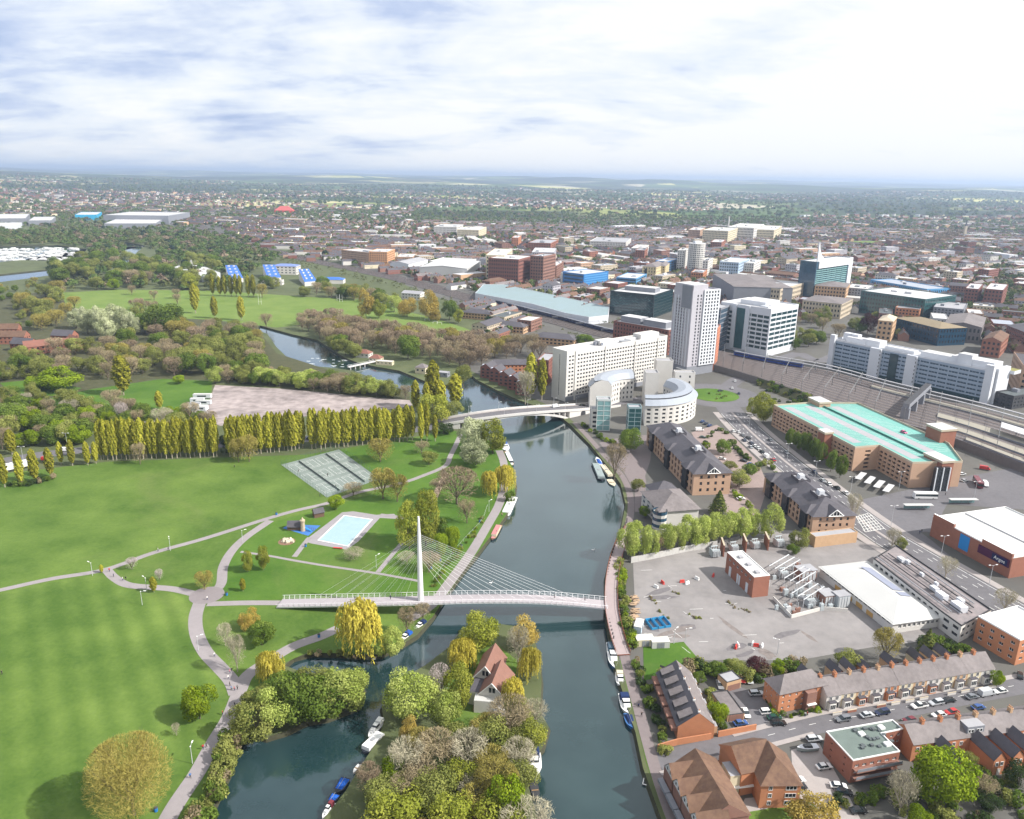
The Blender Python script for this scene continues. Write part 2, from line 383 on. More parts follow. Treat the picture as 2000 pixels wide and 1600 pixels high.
LA,LB=(0.056,0.110,0.017),(0.150,0.222,0.046)
lawn_stripe=lawnmat('striped_lawn',LA,LB,(P2(31,1209),P2(43,1400),4.2))
lawn=lawnmat('park_lawn',LA,LB)
lush=lawnmat('lush_lawn',(0.050,0.115,0.014),(0.115,0.195,0.032))
pale=lawnmat('pale_field',(0.11,0.175,0.034),(0.19,0.25,0.065))
woodfloor=M('wood_floor',(0.05,0.065,0.025),var=0.3,scale=0.15,rough=0.95,hue=(0.085,0.075,0.04))
asphalt=M('asphalt',(0.135,0.13,0.14),var=0.16,scale=0.5,rough=0.9,var2=0.2,scale2=0.03)
pathm=M('path_tarmac',(0.27,0.245,0.25),var=0.10,scale=0.4,rough=0.9,var2=0.1,scale2=0.04)
concrete=M('yard_concrete',(0.255,0.242,0.242),var=0.22,scale=0.35,rough=0.92,var2=0.34,scale2=0.045,hue=(0.20,0.185,0.18))
paving=M('paving',(0.33,0.30,0.29),var=0.10,scale=0.5,rough=0.9)
brickpave=M('brick_paving',(0.19,0.16,0.16),var=0.12,scale=0.6,rough=0.9)
gravelm=M('pink_gravel',(0.235,0.20,0.195),var=0.34,scale=0.14,rough=0.95,var2=0.42,scale2=0.035,hue=(0.34,0.29,0.28))
sheet('park_lawn',PL((-300,1900),(300,1900),(360,1700),(405,1600),(428,1550),(447,1510),(470,1448),(545,1300),(600,1275),(745,1278),(845,1205),(905,1115),(972,1030),(1006,975),(1000,915),(978,870),(930,852),(880,842),(600,888),(210,902),(-300,960)),0.03,lawn)
sheet('striped_lawn',PL((-300,1900),(260,1900),(300,1720),(345,1585),(388,1500),(428,1425),(448,1378),(438,1335),(405,1298),(374,1243),(378,1200),(384,1172),(330,1158),(250,1148),(205,1119),(100,1138),(0,1160),(-300,1225)),0.045,lawn_stripe)
sheet('riverside_meadow',PL((560,898),(640,884),(808,862),(862,838),(905,845),(978,872),(1003,915),(1006,975),(985,1010),(940,1070),(880,1148),(860,1172),(640,1166),(440,1176),(432,1130),(470,1062),(528,1022),(642,990),(780,950),(730,935),(660,880)),0.045,lush)
sheet('playing_field',PL((120,572),(230,566),(420,568),(600,580),(720,586),(800,610),(860,625),(905,640),(945,655),(860,662),(760,648),(640,628),(540,640),(420,625),(250,618),(130,600)),0.05,pale)
sheet('woodland_floor',PL((-300,600),(100,570),(500,640),(540,690),(640,722),(800,770),(800,790),(560,760),(430,742),(300,740),(-300,900)),0.02,woodfloor)
sheet('meadow_clearing',PL((90,780),(180,760),(320,740),(415,745),(410,790),(360,815),(230,815),(110,800)),0.04,lush)
sheet('meadow_clearing',PL((0,748),(60,742),(160,758),(120,775),(20,768)),0.04,lush)
sheet('gravel_yard',PL((420,752),(470,755),(560,760),(640,768),(720,776),(800,782),(806,793),(760,800),(640,808),(560,818),(430,832),(398,818),(410,780)),0.06,gravelm)
sheet('island_garden',PL((890,1290),(960,1250),(1010,1290),(1010,1400),(960,1440),(880,1430),(860,1360)),0.04,lawn)
town=M('town_ground',(0.115,0.108,0.105),var=0.2,scale=0.05,rough=0.95,var2=0.25,scale2=0.012,hue=(0.10,0.10,0.085))
sheet('town_ground',PL((1340,1900),(1300,1600),(1268,1500),(1250,1430),(1232,1370),(1213,1310),(1200,1240),(1196,1195),(1196,1130),(1205,1080),(1224,1030),(1232,985),(1222,940),(1196,905),(1160,866),(1122,826),(1096,802),(1020,770),(930,730),(880,700),(960,670),(1000,640),(880,590),(640,500),(300,440),(300,430),(2300,430),(2600,1900)),0.02,town)
sheet('verge',PL((1300,1600),(1262,1490),(1246,1420),(1228,1360),(1210,1290),(1222,1285),(1250,1370),(1272,1440),(1290,1500),(1325,1600)),0.04,lawn)
sheet('yard',PL((1236,1092),(1345,1070),(1500,1035),(1640,1040),(1720,1075),(1900,1200),(1830,1250),(1700,1265),(1560,1290),(1365,1290),(1335,1254),(1250,1262),(1240,1180)),0.06,concrete)
sheet('yard_lawn',PL((1256,1262),(1335,1254),(1368,1292),(1300,1320),(1258,1330)),0.08,lush)
PW=3.0
ribbon('park_path',PL((-60,1164),(0,1153),(100,1131),(205,1113),(300,1080),(400,1052),(520,1014),(580,997),(640,983),(700,962),(780,945),(830,928),(870,910),(880,890),(892,866),(900,848)),2.9,0.075,pathm)
ribbon('park_path',PL((208,1113),(225,1130),(255,1144),(330,1150),(370,1158),(395,1166)),3.6,0.08,pathm)
ribbon('park_path',PL((415,1160),(432,1140),(436,1108),(452,1078),(480,1050),(528,1017)),3.8,0.08,pathm)
ribbon('park_path',PL((405,1180),(480,1178),(548,1178)),3.2,0.085,pathm)
ribbon('park_path',PL((392,1172),(382,1205),(385,1240),(402,1275),(430,1305),(452,1330),(462,1355)),4.6,0.09,pathm)
ribbon('riverside_path',PL((660,1228),(625,1244),(575,1262),(530,1288),(485,1318),(468,1350),(448,1400),(418,1450),(385,1510),(345,1570),(318,1620),(280,1700)),4.2,0.095,pathm,w1=4.6)
sheet('path_plaza',[tuple(G(404,1163).xy+Vector((math.cos(a)*6.2,math.sin(a)*6.2)))for a in[2*math.pi*k/24 for k in range(24)]],0.10,M('plaza_paving',(0.22,0.195,0.20),var=0.1,scale=0.6))
ribbon('towpath',PL((800,1210),(845,1180),(880,1135),(920,1080),(950,1030),(975,985),(985,945),(984,905),(975,880)),4.2,0.08,pathm)
ribbon('garden_path',PL((470,1078),(525,1086),(580,1096),(640,1106),(735,1120),(822,1136)),1.5,0.075,pathm)
ribbon('garden_path',PL((738,1118),(765,1085),(790,1055)),2.0,0.08,pathm)
ribbon('garden_path',PL((575,1088),(598,1058),(605,1050)),2.2,0.08,pathm)
ribbon('garden_path',PL((742,1006),(790,1012)),3.0,0.075,pathm)
ROAD=[(2120,1275),(2000,1208),(1900,1150),(1800,1092),(1720,1043),(1640,985),(1580,938),(1520,890),(1465,842),(1430,806),(1412,780)]
ribbon('main_road',PL(*ROAD),17.0,0.07,asphalt)
ribbon('bridge_road',PL((1412,778),(1380,772),(1300,775),(1180,790),(1110,802)),12.0,0.075,asphalt)
ribbon('bridge_road',PL((866,826),(820,838),(700,850),(560,860),(440,868),(300,872),(200,876),(120,884),(40,895),(-200,940)),11.0,0.075,asphalt)
ribbon('underpass_road',PL((1400,775),(1435,745),(1480,722),(1530,700),(1560,690)),12.0,0.07,asphalt)
sheet('roundabout_road',[tuple(G(1398,772).xy+Vector((math.cos(a)*32,math.sin(a)*32)))for a in[2*math.pi*k/32 for k in range(32)]],0.08,asphalt)
sheet('roundabout_green',[tuple(G(1394,772).xy+Vector((math.cos(a)*18,math.sin(a)*18)))for a in[2*math.pi*k/24 for k in range(24)]],0.20,lush)
sheet('bus_plaza',PL((1640,985),(1760,960),(1890,930),(2060,900),(2200,960),(2060,1000),(1850,985),(1820,1040),(1700,1040)),0.075,asphalt)
ribbon('store_road',PL((1730,1010),(1790,1050),(1850,1100),(1930,1150),(2060,1215)),10.0,0.08,asphalt)
ribbon('street',PL((1285,1490),(1340,1478),(1500,1437),(1600,1412),(1700,1395),(1800,1375),(1900,1355),(2060,1325)),8.0,0.075,asphalt)
ribbon('street_pavement',PL((1430,1436),(1500,1418),(1600,1394),(1700,1376),(1800,1357),(1900,1337),(2060,1308)),1.9,0.2,paving)
ribbon('street_pavement',PL((1290,1512),(1400,1482),(1500,1458),(1590,1434)),1.6,0.2,paving)
sheet('car_park',PL((1395,1345),(1430,1335),(1500,1365),(1540,1425),(1440,1440),(1420,1400)),0.08,asphalt)
sheet('car_park',PL((1545,1465),(1600,1452),(1660,1560),(1700,1640),(1560,1640),(1550,1540)),0.08,paving)
ribbon('riverside_walk',PL((1330,1640),(1306,1580),(1282,1510),(1262,1440),(1243,1370),(1224,1300),(1214,1250),(1203,1200),(1196,1150),(1198,1110),(1210,1070),(1224,1035),(1232,1000),(1230,965),(1215,930),(1185,895),(1150,855),(1122,826)),3.2,0.08,brickpave)
sheet('office_court',PL((1170,865),(1230,850),(1275,850),(1270,900),(1260,930),(1270,1000),(1240,1000),(1240,960),(1220,925)),0.06,brickpave)
sheet('office_car_park',PL((1350,845),(1400,830),(1430,850),(1480,900),(1500,950),(1480,1010),(1400,1000),(1420,930),(1370,880)),0.07,M('car_park_brick',(0.27,0.21,0.195),var=0.12,scale=0.3))
rl=smooth_line(PL(*ROAD[1:-1]),6)
def offset_line(L,d):
 out=[]
 for i,p in enumerate(L):
  t=(L[min(i+1,len(L)-1)]-L[max(i-1,0)]).normalized();out.append(Vector((p.x-t.y*d,p.y+t.x*d)))
 return out
for d,w in((11.2,4.0),(-11.0,3.6)):
 ribbon('road_pavement',offset_line(rl,d),w,0.19,paving,n=1)
ribbon('central_reservation',offset_line(rl[14:],0.2),1.6,0.2,paving,n=1)
white=M('road_paint',(0.78,0.78,0.76),var=0.08,rough=0.7)
def dashes(name,L,off,lw,dash,gap,z,m=white):
 mb=MB();LL=offset_line(L,off);acc=0.0;on=True
 segs=[]
 for a,b in zip(LL,LL[1:]):
  n=max(1,int((b-a).length/0.5));segs+=[a.lerp(b,k/n)for k in range(n)]
 i=0;step=0.5
 per=max(1,int((dash+gap)/step));dn=max(1,int(dash/step))
 for i in range(0,len(segs)-dn-1,per):
  a,b=segs[i],segs[min(i+dn,len(segs)-1)];d=(b-a)
  if d.length<0.1:continue
  d.normalize();q=Vector((-d.y,d.x))*lw/2
  mb.face([(a.x-q.x,a.y-q.y,z),(b.x-q.x,b.y-q.y,z),(b.x+q.x,b.y+q.y,z),(a.x+q.x,a.y+q.y,z)][::1],m)
 o=mb.build(name)
 if o:o['kind']='structure'
for off in(-5.2,-2.6,2.9,5.6):dashes('lane_markings',rl,off,0.22,2.5,4.5,0.10)
for off in(-8.0,8.1):dashes('lane_markings',rl,off,0.2,30,0.5,0.10)
sl=smooth_line(PL((1500,1437),(1600,1412),(1700,1395),(1800,1375),(1900,1355),(2060,1325)),6)
dashes('lane_markings',sl,0.0,0.12,2,4,0.10)
# trees: prototypes
def unit(a):return a/np.maximum(np.linalg.norm(a,axis=1,keepdims=True),1e-6)
def leafmesh(name,c,nrm,size,tint,mat,aspect=1.5,along=None):
 n=len(c);nrm=unit(nrm)
 t=NR.normal(size=(n,3))if along is None else along
 t=unit(t-nrm*(t*nrm).sum(1,keepdims=True));b=np.cross(nrm,t)
 s=size.reshape(-1,1)
 v=np.stack([c+t*s*aspect*.5,c+b*s*.5,c-t*s*aspect*.5,c-b*s*.5],1).reshape(-1,3).astype(np.float32)
 return quadmesh(name,v,tint,mat)
def quadmesh(name,v,tint,mats,mi=None):
 n=len(v)//4;me=bpy.data.meshes.new(name)
 me.vertices.add(4*n);me.vertices.foreach_set('co',np.ascontiguousarray(v,np.float32).ravel())
 me.loops.add(4*n);me.loops.foreach_set('vertex_index',np.arange(4*n,dtype=np.int32))
 me.polygons.add(n);me.polygons.foreach_set('loop_start',np.arange(0,4*n,4,dtype=np.int32));me.polygons.foreach_set('loop_total',np.full(n,4,np.int32))
 for m in(mats if isinstance(mats,list)else[mats]):me.materials.append(m)
 if mi is not None:me.polygons.foreach_set('material_index',mi.astype(np.int32))
 a=me.attributes.new('tint','FLOAT','FACE');a.data.foreach_set('value',np.clip(tint,0,1).astype(np.float32))
 me.update();return me
def lobes_crown(h,w,nl,nleaf,ls,base=0.22,squash=1.0,lobe_r=0.30,seed=0):
 "leaf clumps spread through a crown volume: returns centres, normals, sizes, tints"
 r=np.random.RandomState(seed);zc=h*(base+1)/2;hz=h*(1-base)/2
 L=unit(r.normal(size=(nl,3)))*(.35+.75*r.rand(nl,1)**0.5);L[:,2] *= squash
 cen=np.stack([L[:,0]*w*.5*.74,L[:,1]*w*.5*.74,zc+L[:,2]*hz*.78],1)
 rr=w*.5*lobe_r*2*(0.55+0.6*r.rand(nl))
 k=r.choice(nl,nleaf,p=rr**2/np.sum(rr**2));d=unit(r.normal(size=(nleaf,3)))
 out=unit(cen-np.array([0,0,zc*0.9]));flip=((d*out[k]).sum(1)<-0.35);d[flip] *=-1
 rad_=rr[k]*(0.62+0.42*r.rand(nleaf))
 c=cen[k]+d*rad_[:,None]*np.array([1,1,.85]);nrm=d+r.normal(size=(nleaf,3))*.55
 lt=r.rand(nl);tint=.72*lt[k]+.28*r.rand(nleaf)
 ok=c[:,2]>h*base*.55
 return c[ok],nrm[ok],(ls*(.6+.8*r.rand(nleaf)))[ok],tint[ok]
def columnar(h,w,nleaf,ls,seed):
 r=np.random.RandomState(seed);t=r.rand(nleaf)**.85;z=h*(.13+.87*t)
 prof=np.interp(t,[0,.12,.4,.75,.93,1],[.35,.75,1,.86,.5,.08])*w*.5
 a=r.rand(nleaf)*2*math.pi;streak=.80+.28*np.sin(a*5+z*.35+seed)*np.sin(z*.9+a*2)
 rr=prof*streak*(.5+.55*r.rand(nleaf)**.6);c=np.stack([np.cos(a)*rr,np.sin(a)*rr,z+r.rand(nleaf)*1.2],1)
 nrm=np.stack([np.cos(a),np.sin(a),.35+0*a],1)+r.normal(size=(nleaf,3))*.5
 al=np.stack([np.cos(a)*.3,np.sin(a)*.3,1+0*a],1)+r.normal(size=(nleaf,3))*.25
 return c,nrm,ls*(.6+.8*r.rand(nleaf)),.5*r.rand(nleaf)+.5*(.5+.5*np.sin(a*4+z*.5)),al
def weeping(h,w,nstr,ls,seed):
 r=np.random.RandomState(seed);C_,N_,T_,A_=[],[],[],[]
 for lobe in range(11):
  a0=r.rand()*6.28;rr0=w*.5*(.2+.55*r.rand())if lobe else 0;top=h*(.98-.33*(rr0/(w*.5))**1.6)-r.rand()*h*.06
  lc=np.array([math.cos(a0)*rr0,math.sin(a0)*rr0]);lr=w*.5*(.30+.16*r.rand())
  for s in range(nstr//11):
   a=r.rand()*6.28;q=math.sqrt(r.rand());x,y=lc+lr*q*np.array([math.cos(a),math.sin(a)])
   zt=top-lr*.75*q*q;n=int(5+9*q*r.rand()+3*q);ln=min(zt-.6,n*.62*(.8+.5*r.rand()))
   tt=np.linspace(0,1,n);ox,oy=math.cos(a),math.sin(a)
   for k in tt:
    C_.append((x+ox*k*.7*q+r.normal()*.12,y+oy*k*.7*q+r.normal()*.12,zt-ln*k));N_.append((ox+r.normal()*.4,oy+r.normal()*.4,.3+r.normal()*.3));A_.append((ox*.12,oy*.12,-1));T_.append(.3+.4*r.rand()+.3*(lobe % 3)/2)
 C_=np.array(C_);return C_,np.array(N_),ls*(.6+.8*r.rand(len(C_))),np.array(T_),np.array(A_)
def branches(h,w,seed,nl=7,up=.9,base=.2):
 "limb skeleton: list of (a,b,r0,r1) and twig-root points with directions"
 r=random.Random(seed);seg=[];tips=[]
 tr=h*.016+.09;zf=h*base;seg.append(((0,0,0),(0,0,zf),tr*1.25,tr))
 for i in range(nl):
  a=2*math.pi*i/nl+r.uniform(-.3,.3);sp=r.uniform(.25,.95);z0=zf*r.uniform(.75,1.0)
  p=Vector((0,0,z0));q=Vector((math.cos(a)*w*.24*sp,math.sin(a)*w*.24*sp,z0+(h-zf)*r.uniform(.35,.5)));seg.append((p,q,tr*.62,tr*.38))
  for j in range(4):
   b=a+r.uniform(-1.1,1.1);e=q+Vector((math.cos(b)*w*r.uniform(.06,.20),math.sin(b)*w*r.uniform(.06,.20),(h-q.z)*r.uniform(.2,.75)));s=p.lerp(q,r.uniform(.55,1));seg.append((s,e,tr*.32,tr*.14))
   for _ in range(3):
    b2=b+r.uniform(-1.2,1.2);e2=e+Vector((math.cos(b2)*w*r.uniform(.03,.13),math.sin(b2)*w*r.uniform(.03,.13),(h-e.z)*r.uniform(.1,.8)));seg.append((s.lerp(e,r.uniform(.5,1)),e2,tr*.14,tr*.05));tips.append((e2,(e2-e)))
    tips.append((e,e-s))
 return seg,tips
def twig_crown(h,w,n,seed,wid=.07,ln=1.3,fillf=.3):
 r=np.random.RandomState(seed);seg,tips=branches(h,w,seed)
 zc=h*.55
 P=np.array([tuple(t[0])for t in tips]);k=r.randint(0,len(P),n)
 c=P[k]+r.normal(size=(n,3))*np.array([w*.075,w*.075,h*.05])
 fill=r.rand(n)<fillf;c2=np.array([0,0,zc])+unit(r.normal(size=(n,3)))*(r.rand(n,1)**.42)*np.array([w*.5,w*.5,h*.46]);c=np.where(fill[:,None],c2,c)
 out=unit((c-np.array([0,0,zc*.6]))/np.array([w*.5,w*.5,h*.5]));lim=np.linalg.norm((c-np.array([0,0,zc]))/np.array([w*.53,w*.53,h*.47]),axis=1);c=np.array([0,0,zc])+(c-np.array([0,0,zc]))*np.minimum(1,1/np.maximum(lim,.01))[:,None]
 al=out+r.normal(size=(n,3))*.55;al[:,2]+=.35
 nrm=r.normal(size=(n,3));size=np.full(n,wid)*(.6+.8*r.rand(n));lt=r.rand(len(P))
 return c,nrm,size,.5*lt[k]+.5*r.rand(n),al,seg,(ln/wid)*np.ones(n)
barkm=M('bark',(0.13,0.105,0.08),var=.25,scale=1.5);barkp=M('pale_bark',(0.34,0.30,0.24),var=.2,scale=1.5)
def trunk_mesh(name,segs,m,nmin=5):
 mb=MB()
 for a,b,r0,r1 in segs:mb.tube(a,b,r0,r1,m,n=nmin if r0>.08 else 3,caps=False)
 o=mb.build(name,link=False);me=o.data;bpy.data.objects.remove(o);return me
PROTO={}
PAL={  # leaf colours from leaf to leaf
 'poplar':((0.21,0.225,0.022),(0.46,0.43,0.06)),'willow':((0.33,0.30,0.035),(0.54,0.46,0.085)),'lime':((0.14,0.22,0.012),(0.30,0.38,0.03)),
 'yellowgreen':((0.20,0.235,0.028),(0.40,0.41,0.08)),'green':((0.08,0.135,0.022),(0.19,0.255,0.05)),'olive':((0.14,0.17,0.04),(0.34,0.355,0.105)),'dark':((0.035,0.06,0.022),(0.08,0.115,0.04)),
 'palegreen':((0.27,0.35,0.06),(0.52,0.57,0.18)),'silver':((0.33,0.37,0.19),(0.58,0.60,0.40)),'gold':((0.34,0.25,0.05),(0.54,0.42,0.12)),'purple':((0.06,0.022,0.028),(0.12,0.05,0.05)),
 'bare':((0.20,0.16,0.095),(0.42,0.35,0.22)),'barepink':((0.20,0.15,0.10),(0.38,0.30,0.205)),'baregold':((0.19,0.165,0.035),(0.42,0.36,0.11)),'baregrey':((0.26,0.24,0.16),(0.50,0.46,0.34)),'blossom':((0.40,0.33,0.31),(0.62,0.55,0.53)),'conifer':((0.05,0.08,0.02),(0.17,0.185,0.05))}
def setup_protos():
 def add(kind,h,w,crown,trunk):PROTO.setdefault(kind,[]).append((h,w,crown,trunk))
 for i in range(3):
  c,n,s,t,al=columnar(24,5.2,3000,.62,i+1);add('poplar',24,5.2,leafmesh('crown',c,n,s,t,leafmat('leaf_poplar',*PAL['poplar'],.25,.32),1.7,al),trunk_mesh('trunk',[((0,0,0),(0,0,6),.32,.26),((0,0,6),(0,0,20),.26,.06)],barkp))
 for i in range(2):
  c,n,s,t,al=weeping(17,17,760,.42,i+5);seg,_=branches(14,12,i+3)
  add('willow',17,17,leafmesh('crown',c,n,s,t,leafmat('leaf_willow',*PAL['willow'],.3),2.4,al),trunk_mesh('trunk',seg[:20],barkm))
 for kind,nv,nl,nleaf,ls,base,lr in(('lime',3,26,5200,.52,.16,.25),('yellowgreen',2,24,4600,.5,.14,.26),('green',3,24,4200,.55,.14,.27),('olive',3,28,4200,.48,.10,.24),('dark',2,22,4000,.5,.05,.28),('palegreen',3,24,4600,.46,.10,.25),('silver',2,30,4600,.5,.10,.22),('gold',2,22,4400,.5,.10,.27),('purple',1,20,3600,.48,.10,.28)):
  for i in range(nv):
   c,n,s,t=lobes_crown(14,13,nl,int(nleaf*1.4),ls*.86,base,lobe_r=lr,seed=hash_(kind)+i);seg,_=branches(12,10,i+hash_(kind),5)
   add(kind,14,13,leafmesh('crown',c,n,s,t,leafmat('leaf_'+kind,*PAL[kind],.3),1.35),trunk_mesh('trunk',seg[:26],barkm))
 for kind,nv,n_,wid,ln in(('bare',3,2600,.115,1.35),('barepink',2,2800,.13,1.3),('baregold',2,4200,.15,1.15),('baregrey',2,2000,.11,1.5),('blossom',1,3200,.24,.42)):
  for i in range(nv):
   c,n,s,t,al,seg,asp=twig_crown(14,13,n_,hash_(kind)+i,wid,ln)
   asp_=asp[0];add(kind,14,13,leafmesh('crown',c,n,s,t,leafmat('twig_'+kind,*PAL[kind],.1),asp_,al),trunk_mesh('trunk',seg,barkp if kind=='baregrey'else barkm,5))
 c,n,s,t,al,seg,asp=twig_crown(23,26,26000,77,.085,1.5,.62)
 add('greatbud',23,26,leafmesh('crown',c,n,s,t,leafmat('twig_baregold',*PAL['baregold'],.1),asp[0],al),trunk_mesh('trunk',seg,barkm,6))
 for i in range(2):
  r=np.random.RandomState(i+40);n_=2600;t=r.rand(n_)**.75;z=13*(.06+.94*t);a=r.rand(n_)*6.28;rr=3.2*(1-t)**.85*(.55+.5*r.rand(n_))*(1+.22*np.sin(z*4.2+i))
  c=np.stack([np.cos(a)*rr,np.sin(a)*rr,z],1);n=np.stack([np.cos(a),np.sin(a),.7+0*a],1)+r.normal(size=(n_,3))*.4
  add('conifer',13,6.4,leafmesh('crown',c,n,.48*(.6+.8*r.rand(n_)),r.rand(n_),leafmat('leaf_conifer',*PAL['conifer'],.12),1.5),trunk_mesh('trunk',[((0,0,0),(0,0,11),.22,.05)],barkm))
 for kind,pal in(('shrub','green'),('shrubolive','olive'),('shrubdark','dark'),('shrublime','lime'),('shrubbrown','bare'),('shrubpurple','purple')):
  for i in range(2):
   c,n,s,t=lobes_crown(3,4,14,900,.32,0.0,lobe_r=.30,seed=hash_(kind)+i)
   add(kind,3,4,leafmesh('crown',c,n,s,t,leafmat('leaf_'+pal,*PAL[pal],.3),1.35),trunk_mesh('trunk',[((0,0,0),(.2,.1,1.6),.07,.03),((0,0,.2),(-.4,.2,1.5),.05,.02)],barkm))
def hash_(s):return sum((i+3)*ord(ch)for i,ch in enumerate(s)) % 997
setup_protos()
TNAME={'greatbud':'budding_tree','poplar':'poplar_tree','willow':'willow_tree','lime':'leafy_tree','yellowgreen':'leafy_tree','green':'leafy_tree','olive':'leafy_tree','dark':'evergreen_tree','palegreen':'whitebeam_tree','silver':'silver_tree','gold':'golden_tree','purple':'copper_tree','bare':'bare_tree','barepink':'bare_tree','baregold':'budding_tree','baregrey':'bare_tree','blossom':'blossom_tree','conifer':'conifer_tree','shrub':'shrub','shrubolive':'shrub','shrubdark':'shrub','shrublime':'shrub','shrubbrown':'shrub','shrubpurple':'shrub'}
NTREE=[0]
def tree_at(x,y,kind,h,w,label,group=None,cat='tree',z=0.0,parts=True):
 v=PROTO[kind];ph,pw,cm,tm=v[R.randrange(len(v))];NTREE[0]+=1
 rz=R.uniform(0,6.28);s=(w/pw,w/pw,h/ph)
 if kind.startswith('shrub'):cat='shrub'
 nm_=TNAME[kind]
 if nm_=='shrub':nm_='weed_tuft'if'weeds'in label else'bank_shrub'if'bank'in label else'hedge_shrub'if'hedge'in label or'fence'in label else'shrub'
 root=thing(nm_,label,cat,(x,y,z),group)
 o=mesh_obj('crown',cm,root,(0,0,0),rz,s)
 if parts:mesh_obj('trunk',tm,root,(0,0,0),rz,(min(s[0],s[2]*1.2),)*2+(s[2],))
 return root
def tree(kind,px,py,ptop,pw,label,group=None,z=0.0):
 "a tree whose foot is sighted at (px,py), whose top at ptop, crown pw sighted wide"
 g=G(px,py,z);h=HT(px,py,ptop,z);w=SZ(px,py,pw)
 el=math.atan2(CAMH,g.y);hh=max(h-0.25*w*math.tan(el)*0.6,h*.72)
 return tree_at(g.x,g.y,kind,hh,w,label,group,z=z)
def scatter(poly,n,mix,hr,label,group,wr=(.95,1.3),gap=.52,avoid=(),maxtry=40):
 "n trees dropped inside a sighted outline; MIX kinds with weights; LABEL takes the kind's look"
 q=PL(*poly);xs=[p[0]for p in q];ys=[p[1]for p in q];got=[]
 kinds=[k for k,wgt in mix for _ in range(wgt)];tries=0
 while len(got)<n and tries<n*maxtry:
  tries+=1;x,y=R.uniform(min(xs),max(xs)),R.uniform(min(ys),max(ys))
  if not inside((x,y),q)or in_water((x,y))or any(inside((x,y),a)for a in avoid):continue
  h=R.uniform(*hr);w=h*R.uniform(*wr)
  if any((x-a)**2+(y-b)**2<(gap*(w+c)/2)**2 for a,b,c in got):continue
  got.append((x,y,w));k=R.choice(kinds)
  if k=='poplar':w=h*.22;h *= 1.35
  lb=label.format(LOOK[k]);gr=group.format(LOOKS[k])
  tree_at(x,y,k,h*1.12,w,lb,gr)
 return got
LOOK={'poplar':'narrow upright yellow-green poplar','willow':'golden weeping willow','lime':'bright lime-green tree','yellowgreen':'yellow-green tree','green':'mid-green leafy tree','olive':'dull olive-green tree','dark':'dark green tree','palegreen':'pale grey-green tree','silver':'silvery white-leaved tree','gold':'golden-orange tree','purple':'dark purple-leaved tree','bare':'leafless brown tree','barepink':'leafless pinkish-brown tree','baregold':'budding yellow-brown tree','baregrey':'leafless pale grey tree','blossom':'white blossom tree','conifer':'cone-shaped conifer','shrub':'green shrub','shrubolive':'olive shrub','shrubdark':'dark green shrub','shrublime':'lime-green shrub','shrubbrown':'brown twiggy shrub','shrubpurple':'purple shrub'}
LOOKS={k:(v+'s')for k,v in LOOK.items()}
# trees: the park
tree('greatbud',262,1592,1436,162,'very large budding brown tree standing alone beside the riverside path')
tree('lime',391,1404,1336,64,'round lime-green tree on the mown lawn left of the riverside path')
tree('baregrey',345,1437,1412,18,'thin leafless sapling on the lawn beyond the large budding tree')
tree('blossom',258,1113,1088,24,'round white blossom tree inside the path loop, at the bend')
tree('blossom',312,1134,1111,17,'smaller white blossom tree in the path loop')
tree('poplar',301,1157,1127,15,'small upright green tree in front of the curved path')
tree('poplar',199,1119,1103,8,'tiny upright sapling where the lawn path forks')
tree('baregold',400,1152,1114,36,'hazy brown budding tree beside the round path plaza')
tree('yellowgreen',484,1117,1076,23,'cone-shaped yellow-green tree, left of the pair in the park centre')
tree('yellowgreen',515,1114,1066,25,'taller cone-shaped yellow-green tree in the park centre')
tree('poplar',475,1155,1130,12,'little narrow sapling between plaza and footbridge ramp')
tree('gold',487,1228,1190,36,'small golden-orange tree behind the round green bush tree')
tree('green',512,1260,1212,50,'round dense green tree on the lawn below the footbridge ramp')
tree('baregrey',441,1262,1216,30,'pale leafless tree on the lawn left of the round green tree')
tree('baregrey',464,1312,1238,38,'tall pale leafless tree where the park paths meet')
tree('willow',705,1272,1158,122,'largest golden weeping willow, overlapping the footbridge')
tree('willow',525,1332,1266,64,'smaller golden weeping willow where the riverside paths meet')
tree('palegreen',762,1284,1222,50,'pale green tree leaning to the water beside the largest willow')
tree('bare',795,1240,1184,40,'brown bankside tree under the footbridge, left of the moored cruisers','bankside trees under the footbridge')
tree('bare',826,1212,1178,36,'brown bankside bush under the mast of the footbridge')
for a in((500,1440,1362,84),(548,1418,1338,76),(585,1404,1306,92),(632,1404,1318,96),(672,1384,1298,96),(612,1352,1292,74),(545,1352,1310,56),(690,1350,1305,60),(505,1378,1335,60)):
 tree(R.choice(['olive','palegreen','olive','green']),*a,'dense green tree in the clump on the wooded river peninsula','trees in the clump on the river peninsula')
tree('baregrey',628,1372,1338,40,'pale leafless tree in the middle of the peninsula clump')
tree('lime',657,996,966,29,'small lime-green tree at the corner of the tennis courts')
tree('baregold',748,975,912,52,'tall pale budding tree beside the tennis courts, left of a pair','pair of budding trees by the tennis courts')
tree('baregold',776,980,925,44,'shorter budding tree beside the tennis courts, right of a pair','pair of budding trees by the tennis courts')
tree('bare',690,968,943,46,'low brown thicket tree at the near end of the tennis courts')
tree('baregold',743,902,856,56,'round orange-brown budding tree behind the tennis courts')
tree('bare',823,886,861,34,'small brown tree on the green left of the path to the road bridge')
tree('olive',838,908,880,32,'low olive tree on the green beside the path to the road bridge')
tree('silver',922,880,812,62,'big silvery white tree beside the road bridge')
tree('silver',930,908,858,58,'lower silvery white tree beside the road bridge path')
tree('yellowgreen',962,886,820,50,'round yellow-green tree on the bank beside the road bridge')
tree('barepink',892,985,912,88,'wide pinkish leafless tree in the riverside garden')
tree('bare',912,1022,975,42,'leafless brown tree beside the towpath fence')
tree('barepink',858,962,935,40,'small pinkish leafless tree beside the sandy path')
